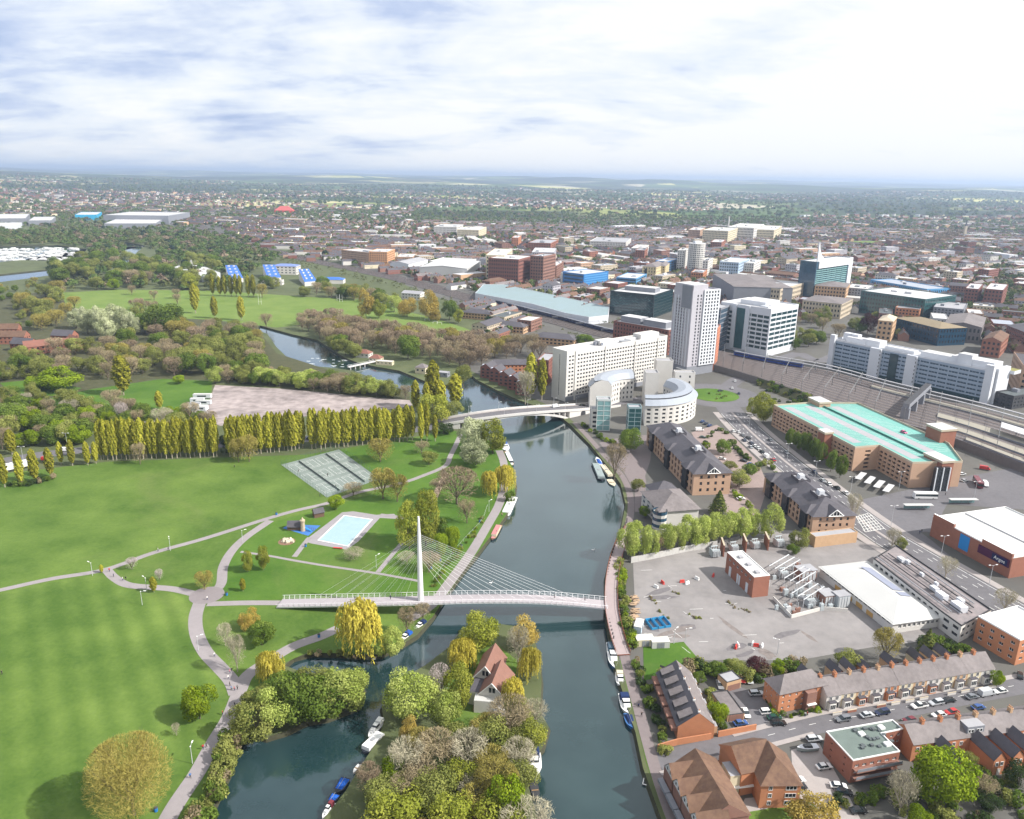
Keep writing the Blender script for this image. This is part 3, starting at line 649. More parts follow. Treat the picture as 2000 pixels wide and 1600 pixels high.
tree('willow',956,968,914,46,'golden willow over the towpath, left of a pair')
tree('willow',985,962,902,52,'golden willow on the river bank above the white wide boat, right of a pair')
tree('shrub',997,978,960,22,'round green bush at the water below the golden willows')
tree('yellowgreen',800,1074,982,50,'tall yellow-green tree directly left of the bridge mast','tall yellow-green trees behind the mast')
tree('yellowgreen',832,1066,958,50,'tallest yellow-green tree behind the bridge mast','tall yellow-green trees behind the mast')
tree('green',862,1058,1006,34,'green tree right of the bridge mast')
tree('lime',884,1082,1022,26,'narrow lime-green tree among the bridge cables')
tree('lime',862,1086,1036,26,'lime-green bushy tree among the bridge cables')
tree('bare',838,1118,1078,54,'brown budding tree at the foot of the bridge mast')
tree('baregrey',690,1092,1070,44,'thin leafless bush on the lawn in front of the paddling pool')
tree('baregrey',795,1102,1078,40,'thin leafless bush left of the bridge mast')
for x0,x1,y0,y1,t0,t1,dx in((204,430,899,892,823,818,8.8),(449,598,892,877,816,806,8.6),(609,806,878,862,804,795,8.8)):
 x=x0;sec_='stretch left of the large gap'if x0<300 else'stretch before the tennis courts'if x0>600 else'middle stretch between the two gaps'
 while x<=x1:
  k=(x-x0)/(x1-x0);j=R.uniform(-5,7)
  tree('poplar',x+R.uniform(-1.5,1.5),y0+(y1-y0)*k+R.uniform(-2.5,1.5),t0+(t1-t0)*k+j,R.uniform(14,20),'tall narrow poplar of the road screen, %s' % sec_,'poplars of the road screen, %s' % sec_);x+=dx*R.uniform(.82,1.14)
for x0,x1,y0,y1,t0,t1 in((215,425,884,880,822,818),(455,595,877,864,812,806),(615,800,863,846,802,796)):
 x=x0
 while x<=x1:
  k=(x-x0)/(x1-x0);tree('poplar',x,y0+(y1-y0)*k,t0+(t1-t0)*k+R.uniform(-2,5),R.uniform(13,17),'poplar in the rear rank of the screen along the road','poplars in the rear rank along the road');x+=R.uniform(13,18)
for px,py,pt,w in((10,952,888,19),(42,948,884,18),(70,942,878,20),(100,932,876,18),(120,908,864,13),(142,910,860,15),(172,909,863,14),(188,906,864,13),(24,888,840,21),(198,898,826,14)):
 tree('poplar',px,py,pt,w,'short poplar at the roadside, in the gappy row left of the screen','short poplars in the gappy roadside row')
for px,py,pt,w,lb in((823,866,790,14,'left'),(834,862,790,13,'middle'),(850,862,812,13,'right')):
 tree('poplar',px,py,pt,w,'narrow poplar at the end of the screen by the road bridge, %s of three' % lb,'three poplars by the road bridge')
tree('bare',274,907,864,32,'leafless round tree in front of the poplar screen')
tree('baregold',487,902,848,40,'budding brown tree in front of the poplar screen near its gap','budding trees in front of the screen')
tree('baregold',466,903,856,34,'slimmer budding brown tree in front of the poplar screen by its gap','budding trees in front of the screen')
tree('poplar',846,800,706,32,'tallest poplar of the riverside group behind the road bridge')
for px,py,pt,w,lb in((812,803,744,19,'leftmost'),(833,806,748,17,'second'),(860,802,744,24,'third'),(889,794,731,30,'rightmost')):
 tree('poplar',px,py,pt,w,'%s poplar of the group behind the road bridge, below the tallest' % lb,'poplars behind the road bridge')
tree('yellowgreen',846,828,768,62,'broad yellow-green tree in front of the tallest riverside poplar')
tree('olive',886,818,782,36,'olive tree at the far end of the road bridge')
tree('poplar',1036,780,692,27,'tall poplar beside the long white slab block, left of a pair','pair of poplars by the white slab block')
tree('poplar',1058,782,702,21,'tall poplar touching the long white slab block, right of a pair','pair of poplars by the white slab block')
tree('baregrey',1026,790,722,38,'leafless tree in front of the pair of poplars by the slab block')
tree('olive',905,758,712,30,'olive tree alone on a tiny river islet')
tree('poplar',242,772,696,36,'very tall broad poplar alone in the meadow')
tree('lime',119,762,712,76,'large lime-green tree in the rough meadow');tree('lime',80,760,730,52,'lower lime-green tree beside the large one in the meadow')
tree('lime',350,750,732,22,'small yellow-green tree at the meadow edge')
tree('lime',62,822,796,38,'bright yellow-green bush tree in the lower wood');tree('green',22,840,788,52,'dark leafy tree at the left end of the lower wood')
tree('green',152,856,816,64,'mid-green tree leaning over the road, left of the poplar screen')
tree('blossom',240,830,784,28,'whitish blossoming tree behind the poplar screen');tree('lime',272,828,798,40,'lime-green bush tree just behind the poplar screen')
tree('poplar',312,800,764,16,'upright young poplar in the meadow near the caravans')
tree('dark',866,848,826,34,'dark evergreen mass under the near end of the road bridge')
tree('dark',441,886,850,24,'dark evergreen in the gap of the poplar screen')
# trees: woods of the left bank
POOLED=[PL((415,752),(560,760),(800,782),(806,793),(560,818),(430,832),(398,818),(358,806),(365,772))]
scatter([(170,690),(300,640),(460,645),(505,672),(525,705),(510,742),(430,737),(330,735),(170,720)],84,[('bare',2),('olive',5),('barepink',1),('green',2),('baregold',2)],(10,16),'{} in the wood between meadow and weir pool','{} in the wood by the weir pool')
scatter([(-40,690),(170,690),(330,735),(230,745),(60,745),(-40,748)],34,[('bare',2),('olive',4),('barepink',1),('green',1)],(9,14),'{} in the thicket behind the rough meadow','{} in the thicket behind the rough meadow')
scatter([(40,600),(110,575),(150,590),(140,640),(60,650)],15,[('baregold',3),('olive',2),('lime',1),('willow',1)],(12,17),'{} beside the river bend by the red-brick houses','{} by the river bend')
scatter([(-40,566),(90,550),(130,572),(60,596),(28,606),(28,650),(60,655),(60,600),(-40,596)],34,[('olive',3),('green',3),('baregold',1)],(5,9),'{} on the low bank beside the far river','{} on the low bank by the far river')
scatter([(100,520),(230,505),(420,520),(430,560),(230,566),(120,572),(100,560)],60,[('green',4),('olive',4),('dark',1),('bare',1)],(14,20),'{} in the dense wood behind the playing field','{} in the wood behind the playing field')
scatter([(240,575),(350,572),(350,620),(260,625)],9,[('bare',2),('olive',1),('barepink',1)],(10,14),'{} in the copse on the playing field','{} in the copse on the playing field')
for px,py,pt,w in((150,642,602,34),(172,652,598,36),(198,655,596,38),(226,648,594,40),(246,655,600,36),(210,665,618,34),(265,655,615,26)):tree('silver',px,py,pt,w,'silvery white-leaved tree in the pale group before the playing field','silvery trees before the playing field')
tree('green',328,652,596,64,'big deep-green tree in front of the playing field')
scatter([(582,645),(592,632),(640,630),(700,645),(830,664),(960,676),(1040,684),(1062,704),(960,700),(930,722),(900,722),(840,702),(760,690),(690,686),(640,672)],110,[('barepink',5),('bare',4),('baregold',2)],(11,16),'{} in the brown belt between field and lock','{} in the brown belt by the lock')
scatter([(630,672),(690,690),(700,705),(670,695),(640,685)],6,[('olive',3),('green',1)],(10,14),'{} overhanging the weir pool','{} overhanging the weir pool')
tree('green',797,702,656,40,'round bright-green tree standing by the lock')
scatter([(410,752),(560,757),(640,766),(800,788),(800,778),(720,762),(640,750),(560,740),(430,740)],40,[('bare',2),('olive',4),('green',2),('palegreen',2),('barepink',1)],(8.5,12),'{} in the row between gravel yard and river','{} in the row between gravel yard and river',avoid=POOLED)
scatter([(-40,780),(60,770),(230,800),(350,815),(440,835),(420,850),(210,862),(100,872),(-40,895)],80,[('bare',2),('olive',4),('green',3),('lime',2),('baregrey',1)],(7,12),'{} in the rough wood behind the road','{} in the rough wood behind the road')
for px,py,pt,w in((382,612,556,18),(420,622,580,15),(472,626,580,16),(386,585,560,10)):tree('poplar',px,py,pt,w,'lone poplar standing at the middle of the playing fields','lone poplars on the playing fields')
for i,px in enumerate((416,430,440,452,462,470,486,496)):tree('poplar',px,578+i*.4,538+R.uniform(-3,3),11,'slim poplar in the short row before the blue-roofed leisure building','slim poplars before the blue-roofed building')
tree('lime',222,566,542,22,'small vivid yellow tree at the edge of the far wood')
tree('yellowgreen',372,566,534,30,'yellow-green tree left of the slim poplar row')
for px,py,pt,w,k,lb in((715,622,568,32,'gold','tallest golden tree on the far edge of the playing field'),(740,622,586,26,'yellowgreen','yellow-green tree beside the tallest golden tree'),(795,618,582,34,'gold','middle golden tree on the far edge of the playing field'),(770,610,575,28,'palegreen','pale tree left of the middle golden tree'),(838,624,568,36,'gold','golden tree nearest the railway on the field edge'),(852,628,605,22,'gold','small golden tree in front of the one nearest the railway'),(878,626,588,28,'green','green tree at the end of the field edge, left of the offices'),(895,632,605,20,'yellowgreen','light green tree in front of the dark-roofed offices')):
 tree(k,px,py,pt,w,lb)
scatter([(500,560),(600,560),(700,570),(800,600),(760,606),(700,588),(600,582),(500,585)],26,[('bare',2),('olive',3),('baregold',2),('green',2)],(11,16),'{} on the edge of the playing field below the railway','{} along the playing field edge')
tree('bare',520,640,612,30,'leafless tree at the head of the weir pool');tree('olive',700,640,615,34,'olive bush in front of the golden trees')
# trees: the island
for k,px,py,pt,w,lb in(('yellowgreen',938,1268,1200,78,'large yellow-green tree at the head of the wooded island'),('willow',900,1304,1240,70,'golden-green willow left of the island house'),('gold',1022,1262,1206,52,'golden tree at the right tip of the island'),('baregrey',1012,1296,1222,48,'leafless grey tree behind the island house'),('willow',1036,1326,1256,54,'bright golden willow over the water right of the island house'),('yellowgreen',893,1384,1296,62,'tall yellow-green tree beside the island house drive'),('blossom',860,1378,1294,48,'pinkish-white blossom tree on the island'),('palegreen',800,1404,1306,100,'wide pale green tree on the left of the island'),('palegreen',872,1424,1346,58,'pale green tree below the island blossom tree'),('willow',1002,1386,1316,62,'golden-olive willow in front of the island house'),('olive',1008,1424,1366,60,'olive tree beside the island boathouse'),('baregrey',1046,1414,1366,54,'grey leafless tree reaching over the river from the island'),('olive',1024,1480,1408,64,'olive tree on the island bank above the white cruiser'),('gold',800,1456,1400,34,'orange-brown slim tree on the island lawn'),('lime',772,1538,1472,52,'bright green tree on the lower left of the island'),('lime',985,1612,1496,84,'brightest lime-green tree at the bottom of the island'),('dark',840,1520,1460,56,'dark evergreen in the island wood'),('dark',905,1488,1430,44,'dark green tree behind the island lawn'),('barepink',722,1548,1490,56,'pinkish leafless tree over the small white dinghy')):
 tree(k,px,py,pt,w,lb)
scatter([(735,1610),(785,1535),(820,1485),(900,1480),(1000,1440),(1030,1480),(1015,1560),(940,1600),(1040,1640),(1040,1760),(735,1760)],42,[('bare',4),('olive',4),('baregold',3),('yellowgreen',2),('baregrey',3)],(8,12),'{} in the mixed wood filling the foot of the island','{} in the island wood')
# trees: right bank
for i,(px,py,pt,w)in enumerate(((1228,1090,1022,42),(1246,1088,1018,44),(1268,1090,1026,32),(1300,1080,1020,40),(1322,1076,1022,34),(1345,1070,1006,44),(1366,1066,1002,40),(1385,1062,1000,38),(1404,1060,1000,38),(1424,1056,996,38),(1446,1053,992,38),(1470,1048,990,38),(1505,1050,982,44))):
 tree('palegreen',px,py,pt,w,'pale grey-green tree in the leafy row behind the substation wall','trees in the leafy row behind the substation wall')
tree('barepink',1285,1086,1044,26,'pinkish leafless tree in the leafy row behind the substation wall')
for k,px,py,pt,w,lb in(('bare',1200,940,864,48,'hazy leafless tree beside the moored barges'),('green',1232,884,838,40,'dark green tree in front of the curved white office'),('lime',1226,870,842,22,'lime-green tree in front of the curved white office'),('conifer',1402,1004,956,40,'cone-shaped conifer between the brown-roofed offices'),('baregrey',1662,1026,962,34,'leafless street tree at the end of the brown-roofed office'),('baregrey',1741,1074,1030,30,'small leafless street tree on the main road reservation, left of three'),('baregrey',1846,1128,1086,40,'leafless street tree on the main road reservation, middle of three'),('baregrey',1960,1196,1150,46,'leafless street tree on the main road reservation, right of three'),('olive',1560,1068,1028,38,'olive tree beside the tan brick hut'),('yellowgreen',1490,826,768,42,'yellow-green tree at the corner of the turquoise-roofed car park'),('yellowgreen',1472,812,776,28,'smaller yellow-green tree by the turquoise-roofed car park'),('baregold',1728,1290,1226,54,'pale budding tree behind the terraced houses'),('conifer',1808,1278,1226,36,'yellow-green conifer behind the terraced houses'),('olive',1654,1306,1270,48,'olive garden tree behind the terraced houses'),('lime',1517,1318,1288,26,'small yellow tree behind the brick flats'),('purple',1476,1316,1284,42,'dark purple tree behind the brick flats'),('olive',1436,1318,1288,38,'olive bush tree at the bottom of the concrete yard'),('green',1400,1322,1292,34,'green garden tree left of the garages'),('lime',1401,1412,1368,36,'round lime-green tree in the terrace garden'),('lime',1946,1342,1310,24,'lime-green tree at the end of the terraced row'),('lime',1836,1566,1458,112,'largest lime-green tree in the gardens, lower right'),('baregrey',1756,1590,1506,64,'pale leafless tree beside the flat-roofed brick flats'),('gold',1590,1622,1552,94,'orange-brown bushy tree at the bottom of the car park'),('olive',1882,1520,1464,40,'olive tree beside the brick back extensions'),('lime',1790,1622,1570,44,'yellow-green bush tree at the bottom edge of the gardens'),('dark',1988,1540,1490,50,'dark evergreen in the right-hand gardens'),('dark',1930,1580,1548,44,'dark evergreen bush in the gardens'),('bare',1920,1560,1515,50,'brown leafless tree in the gardens'),('olive',1300,1330,1300,40,'olive bush tree beside the grass patch by the yard')):
 tree(k,px,py,pt,w,lb)
for px,py,pt,w in((1542,872,838,17),(1556,880,842,18),(1570,888,846,20),(1586,898,852,22),(1602,906,866,20),(1622,922,878,20),(1640,934,884,22)):tree('green',px,py,pt,w,'green tree in the row against the car park wall','trees against the car park wall')
scatter([(1530,680),(1545,640),(1600,620),(1660,630),(1640,665),(1600,670),(1570,690)],18,[('olive',3),('green',2),('bare',2)],(9,14),'{} in the green square beside the glass office','{} in the green square by the glass office')
tree('purple',1694,652,614,32,'dark purple tree in the town square');tree('purple',1552,618,600,22,'smaller purple tree left of the town square')
scatter([(1640,640),(1740,620),(1740,650),(1650,660)],7,[('green',2),('olive',2)],(8,12),'{} right of the green square','{} right of the green square')
tree('green',1140,676,652,36,'round green tree behind the white slab block')
tree('olive',1350,790,765,16,'tree on the roundabout'); 
def shrub_line(pts,n,kinds,hr,label,group,jit=1.0):
 L=smooth_line(PL(*pts),8)
 for i in range(n):
  t=(i+R.random())/n*(len(L)-1);k=int(t);p=L[k].lerp(L[min(k+1,len(L)-1)],t-k);h=R.uniform(*hr);kk=R.choice(kinds)
  x,y=p.x+R.uniform(-jit,jit),p.y+R.uniform(-jit,jit)
  tree_at(x,y,kk,h,h*R.uniform(1.1,1.7),label.format(LOOK[kk]),group.format(LOOKS[kk]))
shrub_line([(470,1440),(445,1480),(425,1530),(395,1590),(370,1650)],34,['shrubolive','shrubolive','shrub','shrubbrown'],(1.8,4.2),'{} in the bank thicket beside the riverside path','{} in the riverside bank thicket',2.2)
shrub_line([(600,1278),(660,1280),(700,1284)],8,['shrubbrown','shrubolive'],(1,2),'{} on the bank below the largest willow','{} on the bank below the largest willow',.6)
shrub_line([(1208,1105),(1212,1140),(1216,1180),(1224,1230),(1238,1265)],22,['shrub','shrubolive','shrublime'],(1.8,3.6),'{} in the hedge between riverside walk and yard','{} in the hedge by the yard',.9)
shrub_line([(1240,1290),(1262,1350),(1280,1410),(1300,1480)],22,['shrub','shrubolive','shrubdark','shrubbrown'],(1.2,2.6),'{} in the hedge before the riverside terrace','{} in the hedge before the riverside terrace',1.2)
shrub_line([(1318,1520),(1330,1560),(1345,1610)],14,['shrub','shrublime','shrubdark'],(1.5,3),'{} in front of the brown-tiled flats','{} in front of the brown-tiled flats',1.5)
shrub_line([(1345,1310),(1420,1318),(1500,1325),(1560,1300)],20,['shrub','shrubdark','shrubolive','shrubbrown'],(1.8,4),'{} along the foot of the concrete yard','{} along the foot of the concrete yard',1.6)
shrub_line([(1760,1560),(1850,1600),(1960,1540),(2010,1600)],26,['shrub','shrubdark','shrubolive','shrubbrown'],(1.5,3.6),'{} in the back gardens of the right-hand terrace','{} in the right-hand back gardens',5)
shrub_line([(1800,1262),(1850,1270),(1900,1290)],10,['shrubdark','shrub'],(2,4),'{} behind the white works building','{} behind the white works building',2)
shrub_line([(1425,860),(1445,885),(1462,900)],12,['shrub','shrubdark'],(1.5,2.6),'{} in the hedge of the office car park','{} in the office car park hedge',.8)
shrub_line([(1470,925),(1500,905),(1535,960)],12,['shrub','shrubolive'],(1.5,2.4),'{} beside the main road hedge','{} beside the main road hedge',.8)
for k,px,py,pt,w,lb in(('green',1412,886,858,30,'green tree at the edge of the office car park'),('olive',1440,950,918,44,'olive tree between the two brown-roofed offices'),('lime',1376,880,862,18,'lime-green bush in the office car park'),('green',1462,930,905,26,'green tree beside the hedge of the main road'),('olive',1425,920,900,26,'olive tree in the middle of the office car park'),('green',1335,882,858,22,'green tree behind the long brown-roofed office'),('olive',1246,960,935,26,'olive tree on the court by the river walk'),('green',1258,1010,985,20,'green tree left of the pyramid-roofed block'),('lime',1440,1028,1006,22,'lime-green tree beside the conifer'),('green',1548,1082,1062,22,'green bush tree left of the brick hut'),('olive',1760,1075,1050,26,'olive bush tree at the head of the flat-roofed works'),('green',1365,1336,1312,24,'green tree in the terrace garden behind the round lime-green one'),('olive',1345,1352,1330,20,'olive bush tree behind the riverside terrace'),('lime',1432,1580,1560,26,'yellow-green bush in the court lawn of the tiled flats')):
 tree(k,px,py,pt,w,lb)
shrub_line([(1393,905),(1420,950),(1470,1000)],14,['shrub','shrubolive','shrublime'],(1.2,2.4),'{} bordering the brick car park of the offices','{} bordering the office car park',1.0)
shrub_line([(1372,870),(1400,842),(1425,850)],9,['shrub','shrubdark'],(1.2,2.2),'{} at the top of the office car park','{} at the top of the office car park',.8)
shrub_line([(1502,1372),(1516,1400),(1560,1400),(1604,1388)],12,['shrub','shrublime','shrubdark'],(.8,1.6),'{} in the strip before the brick flats','{} before the brick flats',.8)
shrub_line([(1295,1340),(1310,1380),(1318,1430)],14,['shrubolive','shrubdark','shrubbrown'],(1.0,2.0),'{} in the small gardens of the riverside terrace','{} in the riverside terrace gardens',1.5)
shrub_line([(1395,1345),(1385,1390),(1405,1425)],12,['shrub','shrublime','shrubolive'],(1.0,2.2),'{} in the back gardens of the riverside terrace','{} in the back gardens of the riverside terrace',1.5)
shrub_line([(1560,1590),(1640,1575),(1700,1560),(1745,1540)],20,['shrubdark','shrub','shrubolive'],(1.2,2.8),'{} between the lower car park and the gardens','{} between car park and gardens',1.2)
shrub_line([(1140,1130),(880,1140)][:0]or[(846,1150),(870,1112),(905,1068),(945,1012)],22,['shrub','shrubolive','shrublime'],(.8,1.8),'{} along the towpath fence','{} along the towpath fence',1.0)
shrub_line([(1140,830),(1170,855),(1200,868)],10,['shrub','shrublime','shrubdark'],(1.5,3),'{} in the court of the curved office','{} in the court of the curved office',1.5)
shrub_line([(1490,760),(1560,790),(1500,780)],10,['shrubdark','shrub'],(1.5,2.4),'{} on the bank below the railway','{} on the railway bank',1.5)
shrub_line([(1375,768),(1415,774),(1395,780)],9,['shrub','shrubolive'],(.8,1.6),'{} planted on the roundabout','{} on the roundabout',1.5)
shrub_line([(20,950),(60,945),(110,935)],12,['shrubdark','shrub','shrubbrown'],(1.5,3),'{} under the short roadside poplars','{} under the short roadside poplars',1.5)
print('trees',NTREE[0])
# building kit
brick_red=M('brick_red',(0.29,0.125,0.085),var=.12,scale=.5,rough=.9,var2=.12,scale2=.08)
brick_orange=M('brick_orange',(0.46,0.20,0.105),var=.10,scale=.5,rough=.9,var2=.08,scale2=.08)
brick_tan=M('brick_tan',(0.50,0.33,0.20),var=.09,scale=.5,rough=.9,var2=.06,scale2=.08)
brick_brown=M('brick_brown',(0.24,0.13,0.10),var=.12,scale=.5,rough=.9)
brick_dark=M('brick_dark',(0.22,0.095,0.075),var=.12,scale=.4,rough=.9)
render_white=M('white_render',(0.60,0.58,0.55),var=.05,scale=.2,rough=.8,var2=.06,scale2=.05)
render_cream=M('cream_render',(0.62,0.55,0.40),var=.06,scale=.2)
panel_white=M('white_panel',(0.62,0.64,0.68),var=.04,scale=.15,rough=.55)
panel_lilac=M('lilac_panel',(0.43,0.42,0.46),var=.07,scale=.2,rough=.6)
panel_grey=M('grey_panel',(0.22,0.23,0.26),var=.1,scale=.2,rough=.6)
stone=M('pale_stone',(0.48,0.41,0.31),var=.1,scale=.2)
stone_pink=M('pink_stone',(0.47,0.31,0.215),var=.08,scale=.2)
slate=M('slate_roof',(0.085,0.08,0.092),var=.24,scale=.8,rough=.65,var2=.24,scale2=.08)
slate_grey=M('grey_slate_roof',(0.175,0.155,0.155),var=.22,scale=.8,rough=.75,var2=.26,scale2=.1)
tile_brown=M('brown_tile_roof',(0.115,0.062,0.05),var=.28,scale=.7,rough=.85,var2=.3,scale2=.1,hue=(0.16,0.10,0.06))
tile_red=M('red_tile_roof',(0.22,0.10,0.075),var=.16,scale=.5,rough=.85)
roof_white=M('white_roof',(0.50,0.50,0.49),var=.05,scale=.08,rough=.6,var2=.05,scale2=.02)
roof_grey=M('grey_flat_roof',(0.33,0.33,0.35),var=.12,scale=.15,rough=.85,var2=.15,scale2=.04)
roof_pale=M('pale_flat_roof',(0.50,0.50,0.51),var=.12,scale=.15,rough=.8,var2=.12,scale2=.04)
roof_dark=M('dark_flat_roof',(0.095,0.11,0.115),var=.15,scale=.2,rough=.85)
metal_roof=M('metal_roof',(0.33,0.36,0.42),var=.06,scale=.3,rough=.45,spec=.5)
trim_white=M('white_trim',(0.78,0.78,0.77),var=.04,scale=1.0,rough=.6)
trim_dark=M('dark_trim',(0.05,0.05,0.055),var=.1,scale=1.0,rough=.6)
pot=M('chimney_pot',(0.42,0.22,0.13),var=.12,scale=2)
glass_dark=glassmat('glass_dark',(0.022,0.027,0.034),.12,.8,.4,.4)
glass_blue=glassmat('glass_blue',(0.03,0.075,0.12),.10,.9,.35,.25)
glass_teal=glassmat('glass_teal',(0.025,0.085,0.09),.10,.9,.3,.2)
glass_deep=glassmat('glass_deep',(0.012,0.045,0.055),.10,.9,.35,.15)
glass_pale=glassmat('glass_pale',(0.20,0.36,0.37),.15,.8,.25,.3)
blue_clad=M('blue_cladding',(0.025,0.16,0.42),var=.08,scale=.2,rough=.4,spec=.5)
steel=M('grey_steel',(0.36,0.37,0.39),var=.08,scale=1,rough=.45,metal=.4)
def ccw(p):
 p=[Vector(q[:2])for q in p];a=sum(p[i].x*p[(i+1) % len(p)].y-p[(i+1) % len(p)].x*p[i].y for i in range(len(p)))
 return p if a>0 else p[::-1]
WINCACHE={}
def window_mesh(kind,w,h,d,fm,gm,bars):
 key=(kind,round(w,1),round(h,1),d,fm.name,gm.name,bars)
 if key in WINCACHE:return WINCACHE[key]
 f=MB();g=MB();b=min(.09,w*.12,h*.12);w,h=max(round(w,1),.3),max(round(h,1),.3)
 for x0,x1,z0,z1 in((-w/2,w/2,0,b),(-w/2,w/2,h-b,h),(-w/2,-w/2+b,b,h-b),(w/2-b,w/2,b,h-b)):f.prism([(x0,-.03),(x1,-.03),(x1,.05),(x0,.05)],z0,z1,fm)
 for k in range(bars):
  x=-w/2+w*(k+1)/(bars+1);f.prism([(x-b*.4,-.02),(x+b*.4,-.02),(x+b*.4,.04),(x-b*.4,.04)],b,h-b,fm)
 g.face([(-w/2+b,.02,b),(w/2-b,.02,b),(w/2-b,.02,h-b),(-w/2+b,.02,h-b)],gm)
 if kind=='simple':
  f.face([(-w/2+b,.02,b),(w/2-b,.02,b),(w/2-b,.02,h-b),(-w/2+b,.02,h-b)],gm)
 o=f.build('window',link=False);me=o.data;bpy.data.objects.remove(o);o=g.build('pane',link=False);gme=o.data;bpy.data.objects.remove(o)
 WINCACHE[key]=(me,gme);return WINCACHE[key]
def put_window(root,c,u,w,h,kind,fm,gm,bars):
 me,gme=window_mesh(kind,w,h,0,fm,gm,bars)
 l=root.location
 o=mesh_obj('window',me,root,(c[0]-l.x,c[1]-l.y,c[2]-l.z),math.atan2(u.y,u.x))
 if kind=='full':mesh_obj('pane',gme,o)
 return o
def facade(root,mw,mg,a,b,z0,z1,wm_,s):
 "wall from a to b (outside on the right of a->b) with recessed openings; s None gives a blank wall"
 a,b=Vector(a[:2]),Vector(b[:2]);L=(b-a).length
 if L<.05:return
 u=(b-a)/L;n=Vector((u.y,-u.x))
 def pt(x,z,d=0.0):return(a.x+u.x*x-n.x*d,a.y+u.y*x-n.y*d,z)
 def q(x0,x1,za,zb,m=None):
  if x1-x0>1e-4 and zb-za>1e-4:mw.face([pt(x0,za),pt(x1,za),pt(x1,zb),pt(x0,zb)],m or wm_)
 if not s:q(0,L,z0,z1);return
 fl,ba=s['floors'],s['bays'];m0,m1=s.get('m0',.02*L),s.get('m1',.02*L);base,top=s.get('base',.3),s.get('top',.4)
 if ba==0:ba=max(1,int((L-m0-m1)/s.get('pitch',3.2)))
 ww,hh,d=s.get('w',.5),s.get('h',.5),s.get('d',.22);gm=s.get('glass',glass_dark);sm=s.get('spandrel')
 zb,zt=z0+base,z1-top;fh=(zt-zb)/fl;bw=(L-m0-m1)/ba
 q(0,L,z0,zb,s.get('basem'));zprev=zb;skip=s.get('skip',())
 for f in range(fl):
  za=zb+f*fh+fh*(1-hh)*s.get('sill',.55);zc=za+fh*hh
  if sm:
   q(0,m0,zprev,za);q(L-m1,L,zprev,za);q(m0,L-m1,zprev,za,sm)
  else:q(0,L,zprev,za)
  xp=0
  for k in range(ba):
   if(f,k)in skip:continue
   x0=m0+k*bw+bw*(1-ww)/2;x1=x0+bw*ww
   q(xp,x0,za,zc);xp=x1
   mw.face([pt(x0,za),pt(x1,za),pt(x1,za,d),pt(x0,za,d)],wm_);mw.face([pt(x0,zc,d),pt(x1,zc,d),pt(x1,zc),pt(x0,zc)],wm_)
   mw.face([pt(x0,za,d),pt(x0,zc,d),pt(x0,zc),pt(x0,za)],wm_);mw.face([pt(x1,za),pt(x1,zc),pt(x1,zc,d),pt(x1,za,d)],wm_)
   if s.get('single'):
    put_window(root,pt((x0+x1)/2,za,d-.06),u,x1-x0,zc-za,s['single'],s.get('frame',trim_white),gm,s.get('bars',1))
   else:mg.face([pt(x0,za,d),pt(x1,za,d),pt(x1,zc,d),pt(x0,zc,d)],gm)
  q(xp,L,za,zc);zprev=zc
 q(0,L,zprev,z1)
def parapet(mb,poly,z,h,t,m):
 "upstand round a flat roof: outer face, top and inner face"
 n=len(poly);inn=[Vector(p)for p in grow(poly,-t)]
 for i in range(n):
  j=(i+1) % n;a,b,c,d=poly[i],poly[j],inn[j],inn[i]
  mb.face([(a.x,a.y,z),(b.x,b.y,z),(b.x,b.y,z+h),(a.x,a.y,z+h)],m)
  mb.face([(a.x,a.y,z+h),(b.x,b.y,z+h),(c.x,c.y,z+h),(d.x,d.y,z+h)],m)
  mb.face([(c.x,c.y,z),(d.x,d.y,z),(d.x,d.y,z+h),(c.x,c.y,z+h)],m)
def building(name,label,poly,h,wall,specs=None,roof='flat',roofm=None,z0=0.0,par=.9,cat='building',group=None,plant=0,parm=None,over=.4,rh=None,root=None,floors_line=None,plantm=None):
 "walls with openings, roof, parapet, plant. SPECS: one for all edges, or a dict edge->spec (edges of the ccw outline, in order)"
 poly=ccw(poly);c=sum(poly,Vector((0,0)))/len(poly)
 if root is None:root=thing(name,label,cat,(c.x,c.y,z0),group)
 mw,mg=MB(),MB()
 for i in range(len(poly)):
  s=specs.get(i,specs.get('*'))if isinstance(specs,dict)and('floors'not in specs)else specs
  facade(root,mw,mg,poly[i],poly[(i+1) % len(poly)],z0,z0+h,wall,s)
 mw.build('wall',root)
 g=mg.build('windows',root)
 if g:g['kind']='stuff'
 mr=MB();z=z0+h
 if roof=='flat':
  mr.face([(p.x,p.y,z)for p in poly],roofm or roof_grey);mr.build('roof',root)
  if par:mp_=MB();parapet(mp_,poly,z+.002,par,.35,parm or wall);mp_.build('parapet',root)
  for k in range(plant):
   t=R.uniform(.15,.85);s_=R.uniform(.2,.8);e1,e2=poly[1]-poly[0],poly[-1]-poly[0]
   p=poly[0]+e1*t+e2*s_;pm=MB();pm.box(p,math.atan2(e1.y,e1.x),(R.uniform(2,.16*e1.length+2.2),R.uniform(1.5,.16*e2.length+1.8)),z+.01,z+R.uniform(1.2,2.6),plantm or R.choice([panel_white,roof_pale,panel_grey,steel]))
   pm.build('roof_plant',root)
 else:pitched(mr,poly,z,rh or 2.6,roof,roofm or slate,over,wall);mr.build('roof',root)
 return root
